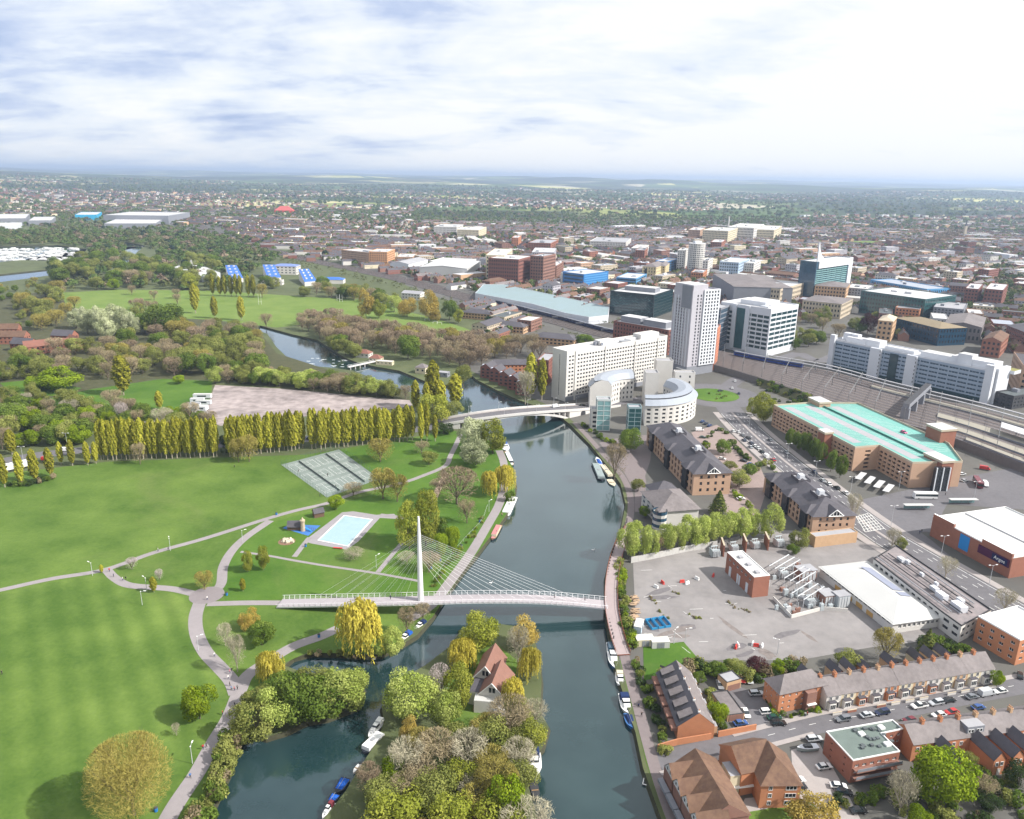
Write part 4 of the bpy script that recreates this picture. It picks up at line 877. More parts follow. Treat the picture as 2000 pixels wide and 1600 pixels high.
def pitched(mb,poly,z,rh,kind,m,over=.4,wall=None):
 "gable or hip roof over a four-cornered outline; ridge along the longer side"
 p=[Vector(q)for q in poly]
 if(p[1]-p[0]).length<(p[2]-p[1]).length:p=p[1:]+p[:1]
 u=(p[1]-p[0]).normalized();v=(p[3]-p[0]).normalized();W=(p[3]-p[0]).length
 if kind=='gable':
  ea,eb=p[0].lerp(p[3],.5),p[1].lerp(p[2],.5)
  if wall is not None:
   mb.face([(p[3].x,p[3].y,z),(p[0].x,p[0].y,z),(ea.x,ea.y,z+rh)],wall);mb.face([(p[1].x,p[1].y,z),(p[2].x,p[2].y,z),(eb.x,eb.y,z+rh)],wall)
  k=rh/(W/2);zo=z-over*k;a0,a1=p[0]-v*over-u*over*.6,p[1]-v*over+u*over*.6;b0,b1=p[3]+v*over-u*over*.6,p[2]+v*over+u*over*.6;r0,r1=ea-u*over*.6,eb+u*over*.6
  for(A,B_,D,E)in((a0,a1,r1,r0),(b1,b0,r0,r1)):
   mb.face([(A.x,A.y,zo+.05),(B_.x,B_.y,zo+.05),(D.x,D.y,z+rh+.05),(E.x,E.y,z+rh+.05)],m)
   mb.face([(E.x,E.y,z+rh-.12),(D.x,D.y,z+rh-.12),(B_.x,B_.y,zo-.12),(A.x,A.y,zo-.12)],m)
   mb.face([(A.x,A.y,zo-.12),(B_.x,B_.y,zo-.12),(B_.x,B_.y,zo+.05),(A.x,A.y,zo+.05)],trim_white if wall in(render_white,)else m)
 else:
  o=[p[0]-u*over-v*over,p[1]+u*over-v*over,p[2]+u*over+v*over,p[3]-u*over+v*over];hip=min(W/2,(p[1]-p[0]).length/2-.1)
  r0,r1=p[0].lerp(p[3],.5)+u*hip,p[1].lerp(p[2],.5)-u*hip;zo=z-over*.3
  q=[(s.x,s.y,zo)for s in o];R0,R1=(r0.x,r0.y,z+rh),(r1.x,r1.y,z+rh)
  mb.face([q[0],q[1],R1,R0],m);mb.face([q[2],q[3],R0,R1],m);mb.face([q[3],q[0],R0],m);mb.face([q[1],q[2],R1],m)
  mb.face(q[::-1],m)
def quad3(A,B,D,z=0.0,ortho=True):
 "four-cornered plan from a sighted near corner A, its left neighbour B and its right neighbour D"
 a,b,d=(Vector(P2(*q,z))for q in(A,B,D))
 if ortho:
  e,g=b-a,d-a
  if e.length>=g.length:e2=Vector((-e.y,e.x)).normalized();g=e2*g.dot(e2)if abs(g.dot(e2))>1 else e2*g.length*(1 if g.dot(e2)>0 else -1)
  else:g2=Vector((-g.y,g.x)).normalized();e=g2*e.dot(g2)if abs(e.dot(g2))>1 else g2*e.length*(1 if e.dot(g2)>0 else -1)
  b,d=a+e,a+g
 return[b,a,d,b+(d-a)]     # edges: 0 = left face B-A, 1 = right face A-D, 2 = back, 3 = back left
def chimney(root,p,z,h=1.6,s=.7,n=2,m=brick_orange,rz=0.0):
 mb=MB();mb.box(p,rz,(s*1.5,s),z,z+h,m);mb.box(p,rz,(s*1.7,s*1.2),z+h-.25,z+h-.02,m)
 for k in range(n):
  q=(p[0]+math.cos(rz)*s*(k-(n-1)/2)*.6,p[1]+math.sin(rz)*s*(k-(n-1)/2)*.6);mb.tube((q[0],q[1],z+h),(q[0],q[1],z+h+.55),.16,.13,pot,6)
 mb.build('chimney',root)
def boxpart(root,name,c,ang,size,z0,z1,m,mtop=None):
 mb=MB();mb.box(c,ang,size,z0,z1,m,mtop);return mb.build(name,root)
# large buildings, right bank
RESERVED=[]          # outlines kept free of filler houses
def reserve(poly,g=2.0):RESERVED.append([tuple(p)for p in grow([tuple(q)for q in ccw(poly)],g)])
def G4(spec_left,spec_right,spec_back=None):return{0:spec_left,1:spec_right,2:spec_back,3:spec_back,'*':spec_back}
p=quad3((1104,785),(1081,784),(1297,744));hgt=HT(1104,785,690);reserve(p)
u_=(p[2]-p[1]).normalized();v_=(p[0]-p[1])
p[0]=p[1]+Vector((-u_.y,u_.x))*15;p[3]=p[2]+Vector((-u_.y,u_.x))*15
slab=building('slab_block','long white slab block of flats with eleven rows of small dark windows',p,hgt,render_white,{0:dict(floors=11,bays=1,w=.12,h=.98,base=3,top=2,m0=5,m1=5),1:dict(floors=11,bays=36,w=.62,h=.46,base=3.2,top=1.6,m0=1.5,m1=2.0,basem=panel_grey),'*':dict(floors=11,bays=30,w=.5,h=.45,base=3)},plant=5,roofm=roof_pale,par=1.3)
for t in(.08,.36,.66,.9):
 q=p[1].lerp(p[2],t)+Vector((-u_.y,u_.x))*-.25;boxpart(slab,'pier',q,math.atan2(u_.y,u_.x),(1.1,.6),0,hgt+.6,render_white)
boxpart(slab,'roof_house',p[1].lerp(p[2],.42)+Vector((-u_.y,u_.x))*8,math.atan2(u_.y,u_.x),(14,6),hgt+.01,hgt+3.4,render_white)
boxpart(slab,'roof_house',p[1].lerp(p[2],.84)+Vector((-u_.y,u_.x))*7,math.atan2(u_.y,u_.x),(20,8),hgt+.01,hgt+4.0,render_white)
p=quad3((1340,735),(1297,725),(1391,727));hgt=HT(1340,735,571);reserve(p,6)
tower=building('tower_block','tallest tower, white and lilac flats with narrow window columns',p,hgt,panel_lilac,{0:dict(floors=22,bays=6,w=.34,h=.62,base=7.5,top=6,m0=3,m1=1.5,basem=panel_grey),1:dict(floors=22,bays=7,w=.40,h=.66,base=7.5,top=2,m0=4,m1=1.0,basem=panel_grey),'*':dict(floors=22,bays=6,w=.4,h=.6,base=6)},roofm=roof_grey,par=1.2)
e1,e2=(p[0]-p[1]),(p[2]-p[1]);a1,a2=math.atan2(e1.y,e1.x),math.atan2(e2.y,e2.x)
q0=[p[1]+e1*.02+e2*.02,p[1]+e1*.02+e2*.56,p[1]+e1*.98+e2*.56,p[1]+e1*.98+e2*.02]
mb=MB();mb.prism(ccw(q0),hgt+.01,hgt+5.2,panel_lilac,roof_pale);mb.build('roof_house',tower)
mb=MB();mb.prism(ccw([p[1]+e1*.06-e2*.012,p[1]+e1*.55-e2*.012,p[1]+e1*.55+e2*.0,p[1]+e1*.06+e2*.0]),hgt-13,hgt+4.6,panel_grey);mb.build('dark_screen',tower)
n2=Vector((e2.y,-e2.x)).normalized()
s_=-1 if n2.dot(e1)>0 else 1
mb=MB();mg=MB();A_=p[1]+e2*.40+n2*s_*1.0;B_=p[1]+e2*1.0+n2*s_*1.0
facade(tower,mb,mg,A_,B_,7.5,hgt+1.0,panel_white,dict(floors=22,bays=5,w=.52,h=.66,base=.4,top=.6,m0=.8,m1=.8))
mb.prism(ccw([A_-n2*s_*.3,B_-n2*s_*.3,p[1]+e2*1.0,p[1]+e2*.40]),7.5,hgt+1.0,panel_white);mb.build('white_front',tower);g=mg.build('windows',tower);g['kind']='stuff'
n1=Vector((e1.y,-e1.x)).normalized();s1=-1 if n1.dot(e2)>0 else 1
for k in range(6):
 q=p[1]+e1*(.12+.15*k)+n1*s1*.25;boxpart(tower,'fin',q,a1,(.7,.5),7.5,hgt-13.5 if k<4 else hgt-4,panel_white)
mb=MB();mb.prism(ccw([p[1]-e1*.05-e2*.05,p[1]+e1*.5-e2*.05,p[1]+e1*.5,p[1]-e1*.05]),4.6,5.2,trim_white);mb.build('entrance_canopy',tower)
p=quad3((1394,724),(1377,729),(1400,716));h2=HT(1391,722,641);reserve(p)
building('apartment_block','salmon-pink flats tucked behind the tallest tower',p,h2,M('salmon_brick',(0.52,0.21,0.13),var=.06),dict(floors=11,bays=0,pitch=3,w=.4,h=.5,base=5),par=.8)
ctr=Vector(P2(1252,800));Ro,Ri=36.0,21.0
rm_=M('zinc_roof',(0.29,0.32,0.37),var=.05,scale=.3,rough=.5,spec=.5)
def arc_block(root,a0,a1,ro,ri,h,nseg,spec_out,spec_in,wall,roofm):
 mw,mg,mr,mt=MB(),MB(),MB(),MB();pts=[(a0+(a1-a0)*k/nseg)for k in range(nseg+1)]
 P=lambda r,t:Vector((ctr.x+r*math.cos(t),ctr.y+r*math.sin(t)))
 for k in range(nseg):
  facade(root,mw,mg,P(ro,pts[k]),P(ro,pts[k+1]),0,h,wall,spec_out);facade(root,mw,mg,P(ri,pts[k+1]),P(ri,pts[k]),0,h,wall,spec_in)
  for(r0,z0,r1,z1,m)in((ro+.7,h-.1,ro-3.2,h+3.0,roofm),(ro-3.2,h+3.0,ro-3.2,h+3.8,trim_dark),(ro-3.2,h+3.8,(ro+ri)/2,h+4.6,roofm),((ro+ri)/2,h+4.6,ri+2.6,h+3.6,roofm),(ri+2.6,h+3.6,ri-.5,h-.1,roofm)):
   a,b,c,d=P(r0,pts[k]),P(r0,pts[k+1]),P(r1,pts[k+1]),P(r1,pts[k]);mr.face([(a.x,a.y,z0),(b.x,b.y,z0),(c.x,c.y,z1),(d.x,d.y,z1)],m)
  a,b=P(ro+.7,pts[k]),P(ro+.7,pts[k+1]);c,d=P(ro+.02,pts[k+1]),P(ro+.02,pts[k]);mt.face([(d.x,d.y,h-.12),(c.x,c.y,h-.12),(b.x,b.y,h-.12),(a.x,a.y,h-.12)],trim_white)
 for t,s in((a0,1),(a1,-1)):
  a,b=P(ro,t),P(ri,t);q=[(a.x,a.y,0),(b.x,b.y,0),(b.x,b.y,h),(P(ri+2.6,t).x,P(ri+2.6,t).y,h+3.5),(P((ro+ri)/2,t).x,P((ro+ri)/2,t).y,h+4.5),(P(ro-3.2,t).x,P(ro-3.2,t).y,h+2.9),(a.x,a.y,h)];mw.face(q if s<0 else q[::-1],wall)
 mw.build('wall',root);g=mg.build('windows',root)
 if g:g['kind']='stuff'
 mr.build('roof',root);mt.build('eaves',root)
cres=thing('crescent_office','white curved office with grey ring-shaped roof round a court','building',(ctr.x,ctr.y,0))
so_=dict(floors=4,bays=1,w=.56,h=.5,base=1.2,top=1.6,m0=.5,m1=.5,d=.3)
arc_block(cres,rad(-96),rad(38),Ro,Ri,13.5,17,so_,so_,render_white,rm_)
arc_block(cres,rad(97),rad(187),Ro,Ri,16.5,11,so_,so_,render_white,rm_)
RESERVED.append([(ctr.x+42*math.cos(k*.4),ctr.y+42*math.sin(k*.4))for k in range(16)])
def box_tower(root,name,px,py,w,d,h,m,spec=None,rz=0.0,roofm=roof_grey):
 g=Vector(P2(px,py));q=ccw(rect(g,rz,(w,d)));mw,mg=MB(),MB()
 for i in range(4):facade(root,mw,mg,q[i],q[(i+1) % 4],0,h,m,spec)
 mw.face([(a.x,a.y,h)for a in q],roofm);parapet(mw,q,h+.01,.8,.3,m);mw.build(name,root);w_=mg.build(name+'_glazing',root)
 if w_:w_['kind']='stuff'
sg=dict(floors=6,bays=2,w=.92,h=.9,base=.3,top=.3,m0=.2,m1=.2,glass=glass_pale,d=.12)
box_tower(cres,'glazed_stair',1176,838,8.5,7,19.5,M('pale_green_steel',(0.56,0.61,0.60),var=.04),sg)
box_tower(cres,'glazed_stair',1236,846,8,7,17,M('teal_steel',(0.26,0.36,0.38),var=.04),dict(sg,glass=glass_teal))
box_tower(cres,'stair_block',1268,786,9,11,22,render_white,None);box_tower(cres,'stair_block',1292,764,12,10,23.5,render_white,None);box_tower(cres,'stair_block',1332,782,14,7,20.5,render_white,dict(floors=3,bays=2,w=.18,h=.4,base=8))
box_tower(cres,'link_block',1166,836,9,9,13,render_white,dict(floors=4,bays=2,w=.6,h=.5,base=1))
def hip_office(label,A,B,D,top,wall,n_end,nlong,rh,roofm=slate,gables=2):
 p=quad3(A,B,D);h=HT(A[0],A[1],top);reserve(p)
 long0=(p[1]-p[0]).length>(p[2]-p[1]).length
 sl_=dict(floors=3,bays=nlong,w=.52,h=.72,base=.8,top=.6,m0=1,m1=1,d=.4);se=dict(floors=3,bays=n_end,w=.34,h=.5,base=1.0,top=.5,m0=2,m1=2)
 r=building('riverside_office',label,p,h,wall,{0:sl_ if long0 else se,1:se if long0 else sl_,2:sl_,3:se} ,roof='hip',roofm=roofm,rh=rh,over=.8)
 L,E=(p[0]-p[1],p[2]-p[1])if long0 else(p[2]-p[1],p[0]-p[1]);a=math.atan2(L.y,L.x)
 nn=-E.normalized()
 for t in[(.14+.72*k/max(1,gables))for k in range(gables+1)]:
  c=p[1]+L*t+nn*.5;boxpart(r,'glazed_bay',c,a,(5.0,1.6),.3,h-.8,glass_dark)
  mb=MB();q=ccw(rect(c-nn*3.6,a,(7.0,9.0)));pitched(mb,q,h-.1,2.6,'hip',roofm,.5);mb.build('dormer_roof',r)
 c=p[1]+E*.5-L.normalized()*.9;eu=E.normalized();w=min(E.length*.42,7.0)
 mb=MB();o=-L.normalized()*.35
 k0,k1,k2=c-eu*w/2,c+eu*w/2,c
 zb=h+.15;za=zb+w*.42
 ins=L.normalized()*w*.9
 mb.face([(k0.x,k0.y,zb),(k1.x,k1.y,zb),(k2.x,k2.y,za)],glass_dark)
 mb.face([(k0.x,k0.y,zb),(k2.x,k2.y,za),(k2.x+ins.x,k2.y+ins.y,za),(k0.x+ins.x,k0.y+ins.y,zb)],roofm);mb.face([(k2.x,k2.y,za),(k1.x,k1.y,zb),(k1.x+ins.x,k1.y+ins.y,zb),(k2.x+ins.x,k2.y+ins.y,za)],roofm)
 mb.build('gable_light',r);mb=MB()
 for s,e in((k0,k2),(k1,k2),(k0,k1)):
  z_s=zb;z_e=za if e is k2 else zb;mb.tube((s.x+o.x,s.y+o.y,z_s),(e.x+o.x,e.y+o.y,z_e),.22,.22,trim_white,4)
 for t in(.3,.5,.7):s=k0.lerp(k1,t);mb.tube((s.x+o.x,s.y+o.y,zb),(s.x+o.x,s.y+o.y,zb+(za-zb)*(1-abs(t-.5)*2)),.12,.12,trim_white,4)
 mb.build('gable_frame',r)
 for t in(.28,.66):
  c=p[1]+L*t+E*.5;mb=MB();q=ccw(rect(c,a,(8,6)));parapet(mb,q,h+rh*.62,rh*.42,.3,slate);mb.face([(x.x,x.y,h+rh*.9)for x in q],roof_grey);mb.build('roof_well',r)
  boxpart(r,'roof_plant',c,a,(3,2.4),h+rh*.9+.01,h+rh*.9+2.0,panel_white)
 return r
pinkbrick=M('pink_brick',(0.42,0.27,0.20),var=.08,scale=.4)
hip_office('long brown-roofed brick office, nearer the river of the pair',(1352,968),(1262,868),(1414,955),925,stone_pink,4,16,5.0)
hip_office('brown-roofed brick office beside the main road',(1583,1048),(1490,960),(1650,1032),1008,stone_pink,5,13,4.6)
p=quad3((1287,1030),(1252,990),(1350,1012));hgt=HT(1287,1030,998);reserve(p)
r=building('riverside_flats','small white and brick block with pyramid slate roofs on the river walk',p,hgt,render_white,{0:dict(floors=3,bays=4,w=.5,h=.6,base=.6,glass=glass_blue),1:None,'*':dict(floors=3,bays=3,w=.4,h=.5)},roof='hip',roofm=slate_grey,rh=4.5,over=.9)
mb=MB();mb.rev(p[1],[(3.2,0),(3.2,hgt-.5)],render_white,12);mb.build('corner_turret',r)
mb=MB();[mb.rev(p[1],[(3.25,z),(3.25,z+1.5)],glass_blue,12)for z in(1,4,7)];mb.build('turret_window',r)
c4=sum(p,Vector((0,0)))/4
mb=MB();q=ccw(rect(c4+(p[0]-p[1])*.55+(p[2]-p[1])*.1,math.atan2((p[2]-p[1]).y,(p[2]-p[1]).x),(13,12)));pitched(mb,q,hgt,4.2,'hip',slate,.6);mb.prism(q,0,hgt,render_white);mb.build('rear_wing',r)
p=quad3((1590,1070),(1584,1060),(1672,1060));reserve(p)
building('brick_hut','low flat-roofed tan brick hut beside the yard',p,HT(1590,1070,1050),brick_tan,None,roofm=roof_grey,par=.3)
hgt=HT(1663,922,877)
cp=[Vector(P2(a,b,hgt))for a,b in((1511,793),(1670,876),(1717,872),(1782,906),(1880,904),(1853,868),(1675,789),(1582,788))]
reserve(cp,4)
sp_cp=dict(floors=5,bays=0,pitch=3.6,w=.68,h=.52,base=.6,top=1.2,m0=.6,m1=.6,d=.8,glass=M('car_park_painted_shade',(0.03,0.03,0.035),var=.3,rough=.9))  # near-black backing behind the openings: shade of the decks put into colour
turq=M('turquoise_deck',(0.15,0.36,0.32),var=.10,scale=.12,rough=.8,var2=.14,scale2=.03);lane=M('deck_lane',(0.34,0.33,0.35),var=.1,scale=.2)
carpark=building('multi_storey_car_park','brick multi-storey car park with turquoise top deck',cp,hgt,stone_pink,{0:sp_cp,1:dict(sp_cp,bays=1,w=.3,m0=3,m1=1),2:sp_cp,3:None,'*':sp_cp},roofm=turq,par=1.0,parm=stone)
q=ccw(cp); 
i0=min(range(8),key=lambda i:(q[i]-cp[0]).length)
L=cp[6]-cp[7];Ld=(cp[1]-cp[0]).normalized();Wd=Vector((-Ld.y,Ld.x))
mb=MB()
for off,l0,l1 in((7.5,4,122),(22,4,120),(38,8,112),(54,26,104)):
 mb=MB()
 for k in range(0,12):
  a=cp[0]+Ld*(l0+(l1-l0)*k/12)+Wd*off;b=cp[0]+Ld*(l0+(l1-l0)*(k+1)/12)+Wd*off
  if inside((a+b)/2,q)and inside(a+Wd*3,q)and inside(b-Wd*3,q)and inside(a-Wd*3,q)and inside(b+Wd*3,q):mb.face([(x.x,x.y,hgt+.03)for x in(a-Wd*2.8,b-Wd*2.8,b+Wd*2.8,a+Wd*2.8)],lane)
 mb.build('deck_lane',carpark)
mb=MB()
for off in(15,30.5,46):
 for k in range(44):
  a=cp[0]+Ld*(6+2.5*k)+Wd*off
  if inside(a,q)and inside(a+Wd*5,q)and inside(a-Wd*5,q):mb.face([(x.x,x.y,hgt+.05)for x in(a-Wd*4.6,a-Wd*4.6+Ld*.14,a+Wd*4.6+Ld*.14,a+Wd*4.6)],white)
o=mb.build('bay_lines',carpark);o['kind']='stuff'
for off in(30.5,):
 mb=MB();a,b=cp[0]+Ld*8+Wd*off,cp[0]+Ld*96+Wd*off;mb.box((a+b)/2,math.atan2(Ld.y,Ld.x),((b-a).length,.35),hgt+.06,hgt+1.0,M('deck_rail',(0.05,.2,.16)));mb.build('deck_rail',carpark)
def cp_tower(px,py,w,d,ztop,m,rz):
 c=Vector(P2(px,py,hgt));boxpart(carpark,'stair_tower',c,rz,(w,d),0,ztop,m,roof_pale);boxpart(carpark,'tower_cap',c,rz,(w+.8,d+.8),ztop+.005,ztop+1.2,stone,roof_pale)
az=math.atan2(Ld.y,Ld.x)
cp_tower(1612,850,6,5,hgt+1.6,brick_red,az);cp_tower(1600,790,12,8,hgt+2.2,stone_pink,az);cp_tower(1835,858,11,10,hgt+6.5,brick_red,az);cp_tower(1833,900,13,7,hgt+1.2,brick_red,az)
c=Vector(P2(1833,958));c+=(Vector(P2(1833,958))-Vector(P2(1833,940))).normalized()*.4
boxpart(carpark,'glazed_slot',c,math.atan2((cp[4]-cp[3]).y,(cp[4]-cp[3]).x),(8,2.0),.2,hgt-.4,glass_dark)
for k in(-1,0,1):boxpart(carpark,'slot_mullion',c+(cp[4]-cp[3]).normalized()*k*3.6+Vector((0,-1.1)),az,(.5,.5),.2,hgt-.3,panel_white)
p=quad3((1969,1130),(1816,1046),(2120,1104));hgt=HT(1969,1130,1091);reserve(p)
shop=building('retail_warehouse','big white-roofed brick retail warehouse with blue panel and shop sign',p,hgt,brick_red,None,roofm=roof_white,par=.5,parm=trim_white)
e=(p[1]-p[0]);ue=e.normalized();ne=Vector((ue.y,-ue.x));ae=math.atan2(ue.y,ue.x)
boxpart(shop,'blue_panel',p[0]+e*.44+ne*.05,ae,(e.length*.12,.2),1.6,hgt-.6,M('blue_panel',(0.02,.22,.55),var=.04))
boxpart(shop,'corner_parapet',p[1]-ue*7,ae,(14,.9),hgt-.4,hgt+2.0,brick_red,trim_white);boxpart(shop,'corner_parapet',p[0]+ue*6,ae,(11,.9),hgt-.4,hgt+2.0,brick_red,trim_white)
sc_=p[1]-ue*8+ne*.16;sgn=boxpart(shop,'shop_sign',sc_,ae,(14.5,.35),hgt-4.6,hgt-1.2,M('plum_sign',(0.07,0.012,0.05),var=.1)); 
boxpart(shop,'sign_panel',p[1]-ue*5+ne*.36,ae,(7.0,.1),hgt-4.3,hgt-1.6,M('navy_sign',(0.01,0.012,0.07),var=.1))
def text_obj(name,s,parent,loc,rot,size,m,extrude=.03):
 cu=bpy.data.curves.new(name,'FONT');cu.body=s;cu.size=size;cu.align_x='CENTER';cu.align_y='CENTER';cu.extrude=extrude;cu.resolution_u=2
 o=bpy.data.objects.new(name,cu);C.objects.link(o);me=bpy.data.meshes.new_from_object(o);bpy.data.objects.remove(o);me.materials.clear();me.materials.append(m)
 o=bpy.data.objects.new(name,me);C.objects.link(o);o.parent=parent;off=parent.location;o.location=(loc[0]-off.x,loc[1]-off.y,loc[2]-off.z);o.rotation_euler=rot;return o
q=p[1]-ue*5+ne*.46;text_obj('sign_lettering','Argos',shop,(q.x,q.y,hgt-2.95),(math.pi/2,0,ae),2.1,trim_white)
mb=MB();c=(p[0]+p[2])/2;a,b=p[0]+(p[2]-p[1])*.42,p[1]+(p[2]-p[1])*.42;mb.box((a+b)/2,ae,(e.length*.96,.5),hgt+.01,hgt+.5,roof_pale);mb.build('roof_rib',shop)
p=quad3((1468,1168),(1416,1117),(1501,1166));hgt=HT(1468,1168,1128);reserve(p)
ctl=building('control_house','tall brick substation control house with white flat roof',p,hgt,brick_red,{0:dict(floors=1,bays=6,w=.5,h=.28,base=hgt*.55,top=.3,m0=1,m1=1,single='simple',glass=glass_dark),1:None,'*':None},roofm=roof_white,par=.25,parm=trim_white)
ue=(p[1]-p[0]).normalized();ne=Vector((ue.y,-ue.x));ae=math.atan2(ue.y,ue.x);Le=(p[1]-p[0]).length
for t,w in((.18,1.6),(.46,1.0),(.53,1.0),(.80,1.6)):boxpart(ctl,'door',p[0]+ue*Le*t+ne*.06,ae,(w,.12),.2,hgt*.48,panel_white)
for t in(.25,.55,.85):boxpart(ctl,'roof_vent',p[0].lerp(p[1],t)+(p[2]-p[1])*.45,ae,(1.8,1.6),hgt+.01,hgt+.7,roof_grey)
p=quad3((1741,1238),(1600,1126),(1832,1216));hgt=HT(1741,1238,1217);reserve(p)
works=building('works_building','long white works building with white roof and grey roof panels',p,hgt,render_white,{0:dict(floors=1,bays=16,w=.8,h=.3,base=hgt*.55,top=.3,m0=1,m1=1),1:dict(floors=1,bays=9,w=.6,h=.4,base=.8,m0=2,m1=2,single='simple'),'*':None},roof='hip',roofm=roof_white,rh=2.4,over=.7)
ue=(p[1]-p[0]).normalized();ne=Vector((-ue.y,ue.x));ae=math.atan2(ue.y,ue.x);Le=(p[1]-p[0]).length;W_=(p[2]-p[1]).length
c=p[0]+ue*Le*.44+ne*W_*.70;mb=MB();k=2.4/(W_/2)
def slope_z(d):return hgt+2.4-abs(d-W_/2)*k+.22
for t0,t1 in((.16,.60),(.63,.70)):
 a,b=p[0]+ue*Le*t0,p[0]+ue*Le*t1;mb.face([((a+ne*W_*.60).x,(a+ne*W_*.60).y,slope_z(W_*.60)),((b+ne*W_*.60).x,(b+ne*W_*.60).y,slope_z(W_*.60)),((b+ne*W_*.82).x,(b+ne*W_*.82).y,slope_z(W_*.82)),((a+ne*W_*.82).x,(a+ne*W_*.82).y,slope_z(W_*.82))],M('roof_light_panel',(0.25,0.27,0.35),var=.05,rough=.3))
mb.build('roof_panel',works)
for t in(.28,.44,.58,.72):boxpart(works,'yellow_door',p[0]+ue*Le*t-ne*.06,ae,(3.4,.14),.2,hgt*.45,M('ochre_door',(0.5,0.3,0.1),var=.1))
h3=HT(1877,1254,1222)
fw=ccw([Vector(P2(a,b,h3))for a,b in((1706,1092),(1840,1197),(1878,1224),(1936,1192),(1750,1066))]);reserve(fw)
flat=building('flat_roofed_works','flat-roofed works covered in grey pipes and ducts',fw,h3,render_white,dict(floors=2,bays=0,pitch=3,w=.6,h=.45,base=.8),roofm=M('mottled_roof',(0.21,.21,.215),var=.3,scale=.3,hue=(0.27,.215,.215)),par=.5,parm=trim_dark)
la,lb=Vector(P2(1728,1080,h3)),Vector(P2(1906,1207,h3));ud=(lb-la).normalized();nd=Vector((-ud.y,ud.x));ad=math.atan2(ud.y,ud.x);LL=(lb-la).length
for off,t0,t1 in((-6.5,.08,.92),(-3.5,.05,.95),(0,.04,.96),(3.2,.1,.9),(5.5,.12,.85)):
 mb=MB();a,b=la+ud*LL*t0+nd*off,la+ud*LL*t1+nd*off;mb.tube((a.x,a.y,h3+.8),(b.x,b.y,h3+.8),.22,.22,trim_dark if off in(-3.5,0,3.2)else steel,5); 
 for k in range(9):c=a.lerp(b,(k+.5)/9);mb.tube((c.x,c.y,h3+.01),(c.x,c.y,h3+.9),.1,.1,steel,4)
 mb.build('roof_pipe',flat)
for t,off,s in((.16,1.5,3),(.2,3,2),(.62,-1.6,3),(.72,-2.5,4),(.80,2,2.6),(.88,-2,5),(.55,2,1.6),(.4,1.6,1.6)):boxpart(flat,'roof_duct',la+ud*LL*t+nd*off,ad,(s,s*.6),h3+.02,h3+1.0+s*.25,panel_white)
p=quad3((1981,1300),(1904,1250),(2060,1276));hgt=HT(1981,1300,1252);reserve(p)
building('brick_office','three-storey red brick office with pale flat roof at the right edge',p,hgt,brick_orange,dict(floors=3,bays=0,pitch=3.4,w=.42,h=.42,base=.8,top=.8,single='full',glass=glass_dark,bars=1),roofm=roof_pale,par=.5,parm=trim_white)
p=quad3((1496,697),(1400,678),(1531,680));hgt=HT(1496,697,606);reserve(p)
gl=building('glass_office','white-framed glass office with central glazed slot',p,hgt,panel_white,{0:dict(floors=8,bays=8,w=.9,h=.66,base=5,top=5,m0=1.5,m1=.8,d=.4,single='simple',glass=glass_deep,bars=0),1:dict(floors=8,bays=5,w=.94,h=.66,base=5,top=3,m0=.8,m1=.8,single='simple',glass=glass_deep,bars=0),'*':dict(floors=8,bays=8,w=.9,h=.6)},roofm=roof_pale,plant=3,par=1.0)
e=p[1]-p[0];ue=e.normalized();ne=Vector((ue.y,-ue.x));ae=math.atan2(ue.y,ue.x)
for t in(.30,.56):boxpart(gl,'white_pier',p[0]+e*t+ne*.5,ae,(e.length*.08,1.6),2,hgt+1.0,panel_white)
boxpart(gl,'glazed_slot',p[0]+e*.43+ne*.2,ae,(e.length*.16,1.0),3,hgt-2,glass_teal)
mb=MB();mb.prism([Vector(v)*.5+(sum(p,Vector((0,0)))/4)*.5 for v in p],hgt+.01,hgt+4,panel_white,roof_pale);mb.build('roof_house',gl)
p=quad3((1400,690),(1388,684),(1420,680));reserve(p)
building('office_block','dark blue glass block glimpsed between tower and glass office',p,HT(1400,690,604),panel_grey,dict(floors=9,bays=0,pitch=3,w=.9,h=.8,glass=glass_blue),par=1)
p=quad3((1928,790),(1618,718),(1950,777));h0=HT(1640,723,672);hgt=(HT(1928,790,724)+h0)/2;reserve(p,5)
e=p[1]-p[0];ue=e.normalized();ne=Vector((ue.y,-ue.x));ae=math.atan2(ue.y,ue.x);dp=p[2]-p[1]
p[3]=p[0]-ne*22;p[2]=p[1]-ne*22;dp=p[2]-p[1]
lo=building('long_office','long white office with blue window bands and white piers beside the railway',p,hgt,M('blue_grey_panel',(0.30,0.37,0.46),var=.06,scale=.2,rough=.4),{0:dict(floors=6,bays=17,w=.90,h=.46,base=3.5,top=1.0,m0=3,m1=2,d=.3,single='simple',glass=glass_blue,bars=2,frame=panel_white,basem=glass_deep),'*':dict(floors=6,bays=0,pitch=3.4,w=.6,h=.4,base=3)},roofm=roof_pale,par=1.4,parm=panel_white)
for t,w,dz in((.012,4.2,5.0),(.315,9.0,.9),(.545,8.0,.9),(.985,5.5,5.0)):
 boxpart(lo,'white_pier',p[0]+e*t+ne*.8,ae,(w,3.4),0,hgt+dz,panel_white)
 mb=MB()
 for k in range(7):mb.box(p[0]+e*t+ue*(w/2-.3)+ne*2.55,ae,(.5,.3),4+k*3.0,5.4+k*3.0,glass_dark)
 if dz<2:mb.build('pier_windows',lo)['kind']='stuff'
boxpart(lo,'glass_bay',p[0]+e*.43+ne*.3,ae,(e.length*.05,1.2),3,hgt-1,glass_deep)
boxpart(lo,'end_pier',p[1]+dp*.5+ue*.8,ae,(3.2,dp.length*.8),0,hgt+2.5,panel_white)
